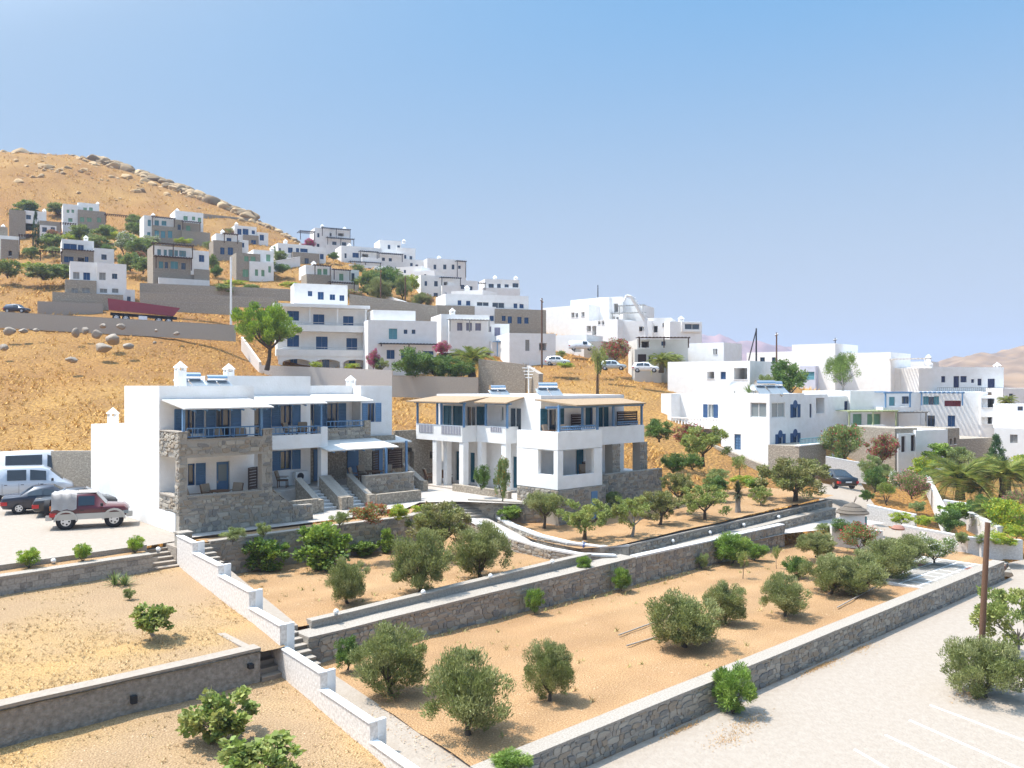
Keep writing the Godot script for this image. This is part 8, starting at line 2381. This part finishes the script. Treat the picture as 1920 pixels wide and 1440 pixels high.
	plant("orange_shrub", Vector3(32.62, 0.37, -36.42), 2.68, 1.1, "tall thin shrub with orange blossoms at the house front")
	plant("shrub_dark", Vector3(56.84, 2.28, -43.95), 1.9, 2.83, "dark green bush behind the blue house terrace")
	plant("bougainvillea_red", Vector3(59.16, 1.81, -42.9), 2.01, 2.95, "red bougainvillea beside the balustrade house")
	plant("orchard_light", Vector3(55.48, 0.7, -38.68), 3.11, 3.79, "leafy tree in front of the balustrade house")
	plant("shrub_dark", Vector3(46.9, 1.07, -35.1), 1.39, 2.01, "green bush between terrace and pool garden", "bushes by the pool garden")
	plant("shrub_dark", Vector3(49.94, 0.97, -35.62), 1.15, 1.87, "green bush between terrace and pool garden", "bushes by the pool garden")
	plant("sapling", Vector3(53.45, 0.07, -34.21), 1.8, 1.61, "fan-leaved young tree below the stone ramp")
	plant("shrub", Vector3(52.49, -0.03, -35.37), 1.02, 2, "pale shrub on the small wall behind the orchard", "low hedge behind the orchard")
	plant("yellow_shrub", Vector3(53.03, -0.23, -33.64), 0.85, 1.89, "bright yellow-green hedge behind the orchard")
	plant("bougainvillea_green", Vector3(76.52, -0.34, -37.85), 4.06, 4.18, "huge green bougainvillea with few red blooms over the white wall")
	plant("bougainvillea_red", Vector3(79.95, -0.42, -35.78), 2.87, 3.12, "dark red bougainvillea next to the stone garden building")
	plant("shrub", Vector3(72.91, -1.29, -33.56), 2.36, 2.31, "light green bush between the two bougainvilleas")
	plant("shrub_dark", Vector3(67.64, -1.62, -30.79), 2.18, 1.88, "upright dark bush beside the driveway")
	plant("yellow_shrub", Vector3(78.18, -1.24, -30.9), 2.02, 3.31, "yellow flowering bush beneath the stone garden building")
	plant("vine_bush", Vector3(84.87, -0.47, -32.37), 2.07, 3.35, "green leafy tree in front of the white garden building")
	plant("shrub", Vector3(83.74, -0.86, -30.15), 2.31, 2.95, "grey-green leafy tree beside the garden building stairs")
	plant("topiary", Vector3(61.97, -1.76, -27.31), 1.66, 1.55, "small round topiary bush on bare stems by the driveway")
	plant("oleander_pink", Vector3(67.4, -1.82, -27.76), 2.36, 2.64, "round oleander covered in pink flowers")
	plant("oleander_white", Vector3(70.84, -1.67, -30.03), 1.78, 2.01, "white flowering oleander behind the pink one")
	plant("date_palm", Vector3(71.84, -1.85, -25.86), 3.96, 6.13, "low feathery palm with yellowish fronds above the white wall")
	plant("date_palm", Vector3(74.48, -1.87, -23.44), 5.09, 5.28, "taller green palm behind the low feathery palm")
	plant("date_palm", Vector3(61.7, -2.28, -19.96), 2.52, 3.17, "small young palm below the two big ones")
	plant("conifer", Vector3(88.83, -0.61, -28.74), 2.85, 2.54, "dark pointed conifer behind the palms")
	plant("vine_bush", Vector3(60.52, -2.14, -22.13), 1.39, 2.29, "leafy green bush inside the white walled bed")
	plant("shrub_dark", Vector3(55.99, -2.21, -20.85), 1.49, 1.93, "dense dark bush below the white walled bed")
	plant("yellow_shrub", Vector3(59.5, -2.38, -18.72), 2.41, 3.04, "large bright yellow-green hedge beside the white parapet")
	plant("shrub_dark", Vector3(62.65, -2.2, -21.26), 1.85, 2.17, "dark green bush under the young palm")
	plant("oleander_red", Vector3(46.35, -2.23, -21.94), 1.63, 2.14, "oleander with red flowers in front of the little round hut")
	plant("oleander_white", Vector3(48.14, -2.63, -18.64), 1.65, 2.26, "wide oleander covered in white flowers beside the paved patch")
	plant("shrub", Vector3(53.18, -2.34, -19.09), 0.76, 1.06, "small grey shrub between the white edged beds")
	plant("yellow_shrub", Vector3(54.86, -2.48, -17.55), 0.89, 2.19, "low yellow flowering border by the stone edge")
	plant("shrub", Vector3(48.07, -1.93, -24.93), 0.71, 1.27, "pale green tuft beside the little round hut")
	plant("olive", Vector3(31.44, -3.68, -10.5), 2.11, 2.81, "olive tree growing around the foot of the leaning wooden pole")
	plant("orchard_light", Vector3(36.22, -3.68, -11.08), 2.83, 3.06, "orchard tree with white painted trunk on the concrete lot")
	plant("shrub", Vector3(61.14, -1.95, -24.82), 0.84, 1.49, "grey shrub at the foot of the pink oleander")
	plant("shrub_dark", Vector3(75.93, -1.49, -29.71), 1.35, 2.29, "dark bush between the oleander and the yellow bush")
	plant("vine_bush", Vector3(74.01, -1.78, -26.04), 1.99, 2.59, "leafy bush behind the low feathery palm")
	plant("shrub_dark", Vector3(80.34, -1.42, -26.75), 2.12, 2.77, "dark hedge between the two big palms")
	plant("yellow_shrub", Vector3(82.39, -1.43, -24.87), 2.59, 2.77, "yellow-green hedge behind the taller palm")
	plant("oleander_pink", Vector3(68, -2.16, -20.7), 1.76, 1.91, "faded pink oleander beside the young palm")
	plant("yellow_shrub", Vector3(56.59, -2.08, -22.47), 0.7, 1.58, "low yellow border above the plaza kerb")
	plant("yellow_shrub", Vector3(55.46, -1.96, -23.51), 0.8, 1.71, "low yellow-flowered border beside the topiary bush")
	plant("shrub", Vector3(73.06, -1.42, -32.33), 1.73, 1.83, "loose green bush behind the topiary")
	plant("shrub_dark", Vector3(61.67, -1.61, -28.67), 0.88, 1.18, "low bush at the corner of the driveway")
	plant("shrub", Vector3(54.05, -2.42, -18.29), 0.7, 1.25, "grey green tuft by the plaza kerb")
	plant("shrub_dark", Vector3(48.06, -1.8, -23.77), 0.96, 1.37, "glossy bush at the foot of the red oleander")
	plant("yellow_shrub", Vector3(58.22, -2.46, -17.72), 0.9, 1.64, "low hedge end beside the paved walk")
	plant("shrub", Vector3(58.28, -0.43, -33.4), 1.43, 2.4, "pale bush before the stone terrace of the balustrade house")
	plant("vine_bush", Vector3(52.54, -0.43, -32.15), 1.06, 1.85, "green bush below the stone ramp")
	plant("shrub_dark", Vector3(49.13, -0.43, -33.32), 1.29, 2.17, "dark hedge behind the orchard terrace wall")
	plant("umbrella_pine", Vector3(50.63, 9.03, -101.72), 7.94, 8.33, "flat-topped bright green pine beside the three-storey white house")
	plant("shrub_dark", Vector3(59.03, 7.47, -81.54), 4.08, 5.25, "tallest dark shrub of the hedge above the pale wall")
	plant("shrub_dark", Vector3(61.2, 7.47, -79.55), 3.06, 4.5, "middle shrub of the hedge above the pale wall")
	plant("shrub_dark", Vector3(63.04, 7.34, -77.87), 2.93, 4.12, "brownish shrub of the hedge beside the date palm")
	plant("date_palm", Vector3(65.39, 8.12, -78.43), 5.2, 5.74, "date palm with drooping fronds above the pale retaining wall")
	plant("bougainvillea_pink", Vector3(72.54, 11.1, -93.58), 2.11, 2.51, "bright pink bougainvillea behind the date palm")
	plant("bougainvillea_pink", Vector3(64.47, 9.15, -98.26), 2.96, 1.88, "dark pink climber at the corner of the three-storey house")
	plant("yellow_shrub", Vector3(59.2, 9.02, -104.44), 1.19, 2.19, "yellow-green bush before the white arches", "bushes before the arches")
	plant("yellow_shrub", Vector3(62.87, 9.02, -101.08), 0.9, 2.49, "yellow-green bush before the white arches", "bushes before the arches")
	plant("shrub", Vector3(65.22, 8.78, -97.57), 2, 2.9, "pale green bush at the end of the white arches")
	plant("cypress", Vector3(45.53, 33.57, -192.11), 7.91, 1.72, "tall narrow cypress on the left slope")
	plant("cypress", Vector3(200.19, 11.87, -223.46), 6.88, 1.69, "thin dark cypress before the small two-chimney house", "thin cypresses on the ridge")
	plant("cypress", Vector3(201.71, 11.4, -222.07), 4.59, 1.69, "thin dark cypress before the small two-chimney house", "thin cypresses on the ridge")
	plant("oleander_white", Vector3(59.18, 33.6, -181.77), 5.1, 4.57, "white flowering tree between the hillside houses")
	plant("olive", Vector3(51.02, 42.97, -227.23), 3.09, 5.56, "grey olive tree beside the cypress")
	plant("shrub_far", Vector3(55.87, 50.79, -245.57), 3.63, 6.84, "broad green shrub beside the low stone house behind the cypress", "green shrubs between the hillside houses")
	plant("shrub_far", Vector3(62.37, 50.97, -241.79), 2.81, 6.2, "rounded green shrub beside the low stone house behind the cypress", "green shrubs between the hillside houses")
	plant("shrub_far", Vector3(48.18, 34.28, -192.94), 3.79, 6.01, "broad green shrub below the low stone house behind the cypress", "green shrubs between the hillside houses")
	plant("shrub_far", Vector3(56.96, 38.47, -203.34), 3.84, 5.3, "rounded green shrub below the green shuttered cube house under the hilltop", "green shrubs between the hillside houses")
	plant("shrub_far", Vector3(61.21, 38.84, -200.53), 3.62, 5.91, "broad green shrub below the green shuttered cube house under the hilltop", "green shrubs between the hillside houses")
	plant("shrub_far", Vector3(55.59, 34.1, -186.15), 3.34, 4.92, "rounded green shrub beside the house with the dark balcony", "green shrubs between the hillside houses")
	plant("shrub_far", Vector3(72.61, 45.23, -216.13), 3.45, 4.23, "small green shrub beside the house with turquoise shutters", "green shrubs between the hillside houses")
	plant("shrub_far", Vector3(68.33, 40.91, -202.69), 3.24, 4.58, "rounded green shrub beside the house with turquoise shutters", "green shrubs between the hillside houses")
	plant("shrub_far", Vector3(60.42, 32.55, -177.38), 3.72, 5.36, "broad green shrub below the house with turquoise shutters", "green shrubs between the hillside houses")
	plant("shrub_far", Vector3(62.63, 33.32, -178.61), 3.55, 4.89, "rounded green shrub below the house with turquoise shutters", "green shrubs between the hillside houses")
	plant("shrub_far", Vector3(54.69, 27.94, -164.19), 3.63, 4.2, "rounded green shrub below the house with the dark balcony", "green shrubs between the hillside houses")
	plant("shrub_far", Vector3(55.79, 27.27, -161.01), 3.19, 4.4, "rounded green shrub beside the broad stone house with teal doors", "green shrubs between the hillside houses")
	plant("shrub_far", Vector3(42.89, 31.12, -183.68), 2.31, 3.85, "rounded green shrub below the low stone house behind the cypress", "green shrubs between the hillside houses")
	plant("shrub_far", Vector3(38.7, 24.46, -158.22), 2.73, 6.69, "broad green shrub below the rounded stone house at the hill's edge", "green shrubs between the hillside houses")
	plant("shrub_far", Vector3(41.76, 24.92, -158.68), 2.59, 4.99, "broad green shrub below the house with the dark balcony", "green shrubs between the hillside houses")
	plant("shrub_far", Vector3(34.1, 24.71, -161.35), 3.08, 4.88, "broad green shrub below the rounded stone house at the hill's edge", "green shrubs between the hillside houses")
	plant("shrub_far", Vector3(68.31, 28.41, -159.3), 3.55, 2.81, "small green shrub below the square stone house with roof pergola", "green shrubs between the hillside houses")
	plant("shrub_far", Vector3(84.58, 32.39, -163.93), 2.5, 3.34, "small green shrub beside the white house with the stone front block", "green shrubs between the hillside houses")
	plant("shrub_far", Vector3(59.9, 21.85, -134.46), 1.6, 4.8, "broad green shrub below the house with mint green shutters", "green shrubs between the hillside houses")
	plant("shrub_far", Vector3(64.23, 22.33, -134.83), 1.46, 3.35, "rounded green shrub below the house with mint green shutters", "green shrubs between the hillside houses")
	plant("shrub_dark", Vector3(52.87, 48.53, -241.81), 2.46, 4.01, "dark bush beside the low stone house behind the cypress", "garden bushes between the hillside houses")
	plant("yellow_shrub", Vector3(54.52, 37.7, -202.32), 2.13, 4.65, "yellowish bush below the green shuttered cube house under the hilltop", "garden bushes between the hillside houses")
	plant("shrub", Vector3(57.37, 37.05, -196.45), 2.57, 3.9, "grey-green bush below the green shuttered cube house under the hilltop", "garden bushes between the hillside houses")
	plant("yellow_shrub", Vector3(62.6, 38.62, -198.17), 2.16, 4.24, "yellowish bush below the green shuttered cube house under the hilltop", "garden bushes between the hillside houses")
	plant("shrub_dark", Vector3(56.49, 33.16, -182.07), 2.2, 3.23, "dark bush beside the house with the dark balcony", "garden bushes between the hillside houses")
	plant("yellow_shrub", Vector3(64.42, 36.38, -187.82), 2.09, 3.41, "yellowish bush below the house with turquoise shutters", "garden bushes between the hillside houses")
	plant("oleander_white", Vector3(67.51, 37.43, -189.33), 2.13, 3.47, "white flowering bush below the house with turquoise shutters", "garden bushes between the hillside houses")
	plant("shrub", Vector3(55.1, 29.33, -169.24), 2.48, 3.04, "grey-green bush beside the house with the dark balcony", "garden bushes between the hillside houses")
	plant("bougainvillea_red", Vector3(59.32, 31.07, -172.96), 2.14, 2.51, "dark red flowering bush below the house with turquoise shutters", "garden bushes between the hillside houses")
	plant("shrub_dark", Vector3(58.84, 28.37, -163.64), 2.25, 2.01, "dark bush beside the broad stone house with teal doors", "garden bushes between the hillside houses")
	plant("yellow_shrub", Vector3(73.58, 37.79, -187.03), 1.44, 4.69, "yellowish bush below the house with turquoise shutters", "garden bushes between the hillside houses")
	plant("shrub", Vector3(75.98, 35.81, -179.4), 2.11, 2.98, "grey-green bush beside the square stone house with roof pergola", "garden bushes between the hillside houses")
	plant("shrub_dark", Vector3(66.67, 26.9, -154.29), 2.43, 2.58, "dark bush below the square stone house with roof pergola", "garden bushes between the hillside houses")
	plant("yellow_shrub", Vector3(64.7, 24.13, -142), 1.04, 4.64, "yellowish bush below the house with mint green shutters", "garden bushes between the hillside houses")
	plant("shrub_dark", Vector3(87.57, 34.85, -170.95), 2.13, 3.01, "dark bush beside the white house with the stone front block", "garden bushes between the hillside houses")
	plant("shrub", Vector3(80.94, 30.79, -160.75), 1.55, 2.6, "grey-green bush beside the house with mint green shutters", "garden bushes between the hillside houses")
	plant("yellow_shrub", Vector3(39.76, 27.48, -170.28), 1.46, 3.81, "yellowish bush beside the rounded stone house at the hill's edge", "garden bushes between the hillside houses")
	plant("shrub_dark", Vector3(43.95, 25.49, -159.93), 1.69, 3.32, "dark bush below the house with the dark balcony", "garden bushes between the hillside houses")
	plant("shrub", Vector3(47.03, 32.23, -185.31), 2.15, 3.58, "grey-green bush below the low stone house behind the cypress", "garden bushes between the hillside houses")
	plant("bougainvillea_red", Vector3(55.04, 40.78, -215.95), 1.88, 3.19, "dark red flowering bush beside the low stone house behind the cypress", "garden bushes between the hillside houses")
	plant("yellow_shrub", Vector3(65.49, 38.9, -196.61), 1.69, 3.07, "yellowish bush beside the house with turquoise shutters", "garden bushes between the hillside houses")
	plant("shrub_dark", Vector3(57.08, 50.66, -244.46), 1.95, 4.1, "dark bush beside the low stone house behind the cypress", "garden bushes between the hillside houses")
	plant("shrub_far", Vector3(88.85, 24.02, -137.23), 4.73, 5.84, "broad green tree at the left end of the grove under the ridge houses")
	plant("shrub_dark", Vector3(94.1, 24.53, -137.84), 5.69, 6.4, "tall dark tree in the middle of the grove under the ridge houses")
	plant("shrub", Vector3(94.53, 23.38, -134.19), 4.57, 4.88, "pale tree at the right end of the grove under the ridge houses")
	plant("olive", Vector3(87.34, 22.05, -131.01), 4.36, 5.25, "grey olive in front of the grove under the ridge houses")
	plant("shrub_far", Vector3(96.63, 30.18, -152.88), 1.82, 3.12, "small shrub behind the grove, below the long low ridge house")
	plant("shrub_dark", Vector3(98.7, 34.47, -166.18), 1.93, 2.84, "dark shrub at the foot of the tall ridge house")
	plant("yellow_shrub", Vector3(100.44, 25.7, -139.63), 3.59, 4.27, "yellowish bush beyond the right end of the grove")
	plant("oleander_pink", Vector3(82.75, 22.42, -133.05), 1.96, 3.85, "dry pink bush beside the pale green door house")
	plant("olive", Vector3(93.27, 21.24, -126.67), 2.49, 3.52, "grey olive tree below the stepped tower house")
	plant("shrub", Vector3(83.84, 18.96, -121.2), 1.4, 4.01, "low scrub before the white garden wall")
	plant("shrub_dark", Vector3(80.78, 29.07, -155.47), 1.94, 3.6, "dark round bush beside the stone front block house")
	plant("yellow_shrub", Vector3(74.98, 24.45, -141.26), 1.18, 4.26, "low dry bush above the three-storey house")
	plant("shrub", Vector3(83.58, 9.05, -73.96), 1.84, 2.36, "olive coloured bush left of the crimson bougainvillea")
	plant("yellow_shrub", Vector3(80.11, 9.05, -77.15), 0.85, 2.77, "low green weeds beside the white parked car")
	plant("date_palm", Vector3(101.34, 28.65, -147.48), 2.82, 4.43, "palm rising from the grove under the ridge houses")
	plant("bougainvillea_pink", Vector3(110.31, 41.96, -197.86), 3.09, 4.68, "vivid magenta bougainvillea beside the tall ridge house")
	plant("oleander_pink", Vector3(94.76, 21.27, -126.39), 2.71, 2.36, "pink oleander below the dark shaded terrace")
	plant("oleander_pink", Vector3(88.71, 42.19, -197.04), 2.62, 3.85, "brownish pink bush above the square stone house")
	plant("shrub_far", Vector3(204.75, 10.34, -219.28), 6.5, 6.75, "dark green tree at the foot of the ridge fan palm", "trees on the ridge line")
	plant("shrub_far", Vector3(208.21, 9.08, -216.12), 5.16, 5.62, "low dark tree on the ridge line right of the fan palm", "trees on the ridge line")
	plant("shrub_far", Vector3(194.38, 13.5, -228.78), 3.25, 4.12, "small dark tree behind the small two-chimney house", "trees on the ridge line")
	plant("shrub_far", Vector3(187.47, 15.64, -235.12), 2.29, 7.5, "low rooftop greenery before the four-window roof house", "trees on the ridge line")
	plant("fan_palm", Vector3(206.55, 9.68, -217.64), 8.99, 3.75, "fan palm standing tall on the ridge")
	plant("bougainvillea_red", Vector3(86.5, 10.08, -74.01), 3.17, 4.24, "crimson bougainvillea trained over the arched house wall")
	plant("sapling", Vector3(64.52, 5.79, -57.52), 5.04, 2.15, "slim dark tree with a small crown on the dry field")
	plant("date_palm", Vector3(86.9, 8.73, -66.86), 3.58, 3.78, "palm beside the arched house", "palms beside the arched house")
	plant("date_palm", Vector3(88.96, 8.88, -66.33), 3.61, 2.73, "palm beside the arched house", "palms beside the arched house")
	plant("shrub", Vector3(83.29, 10.6, -81.02), 1.04, 1.74, "round bush beside the white parked car")
	plant("shrub_dark", Vector3(89.6, 5.62, -50.82), 4.37, 5.14, "dense pine behind the solar panels of the balustrade house")
	plant("shrub", Vector3(86.99, 5.27, -51.86), 3.09, 2.91, "yellowish pine beside the dense one")
	plant("shrub_dark", Vector3(89.08, 5.58, -55.36), 3.35, 1.64, "small dark tree between white houses")
	plant("round_tree", Vector3(98.05, 5.57, -48.5), 5.33, 4.46, "round-crowned leaning tree with bare trunk by the blank white house")
	plant("date_palm", Vector3(123.56, 3.33, -38.69), 4.28, 2.8, "palm behind the navy door house")
	plant("agave", Vector3(73.94, 6.02, -46.18), 1.29, 1.26, "spiky yucca on the roof edge of the balustrade house")
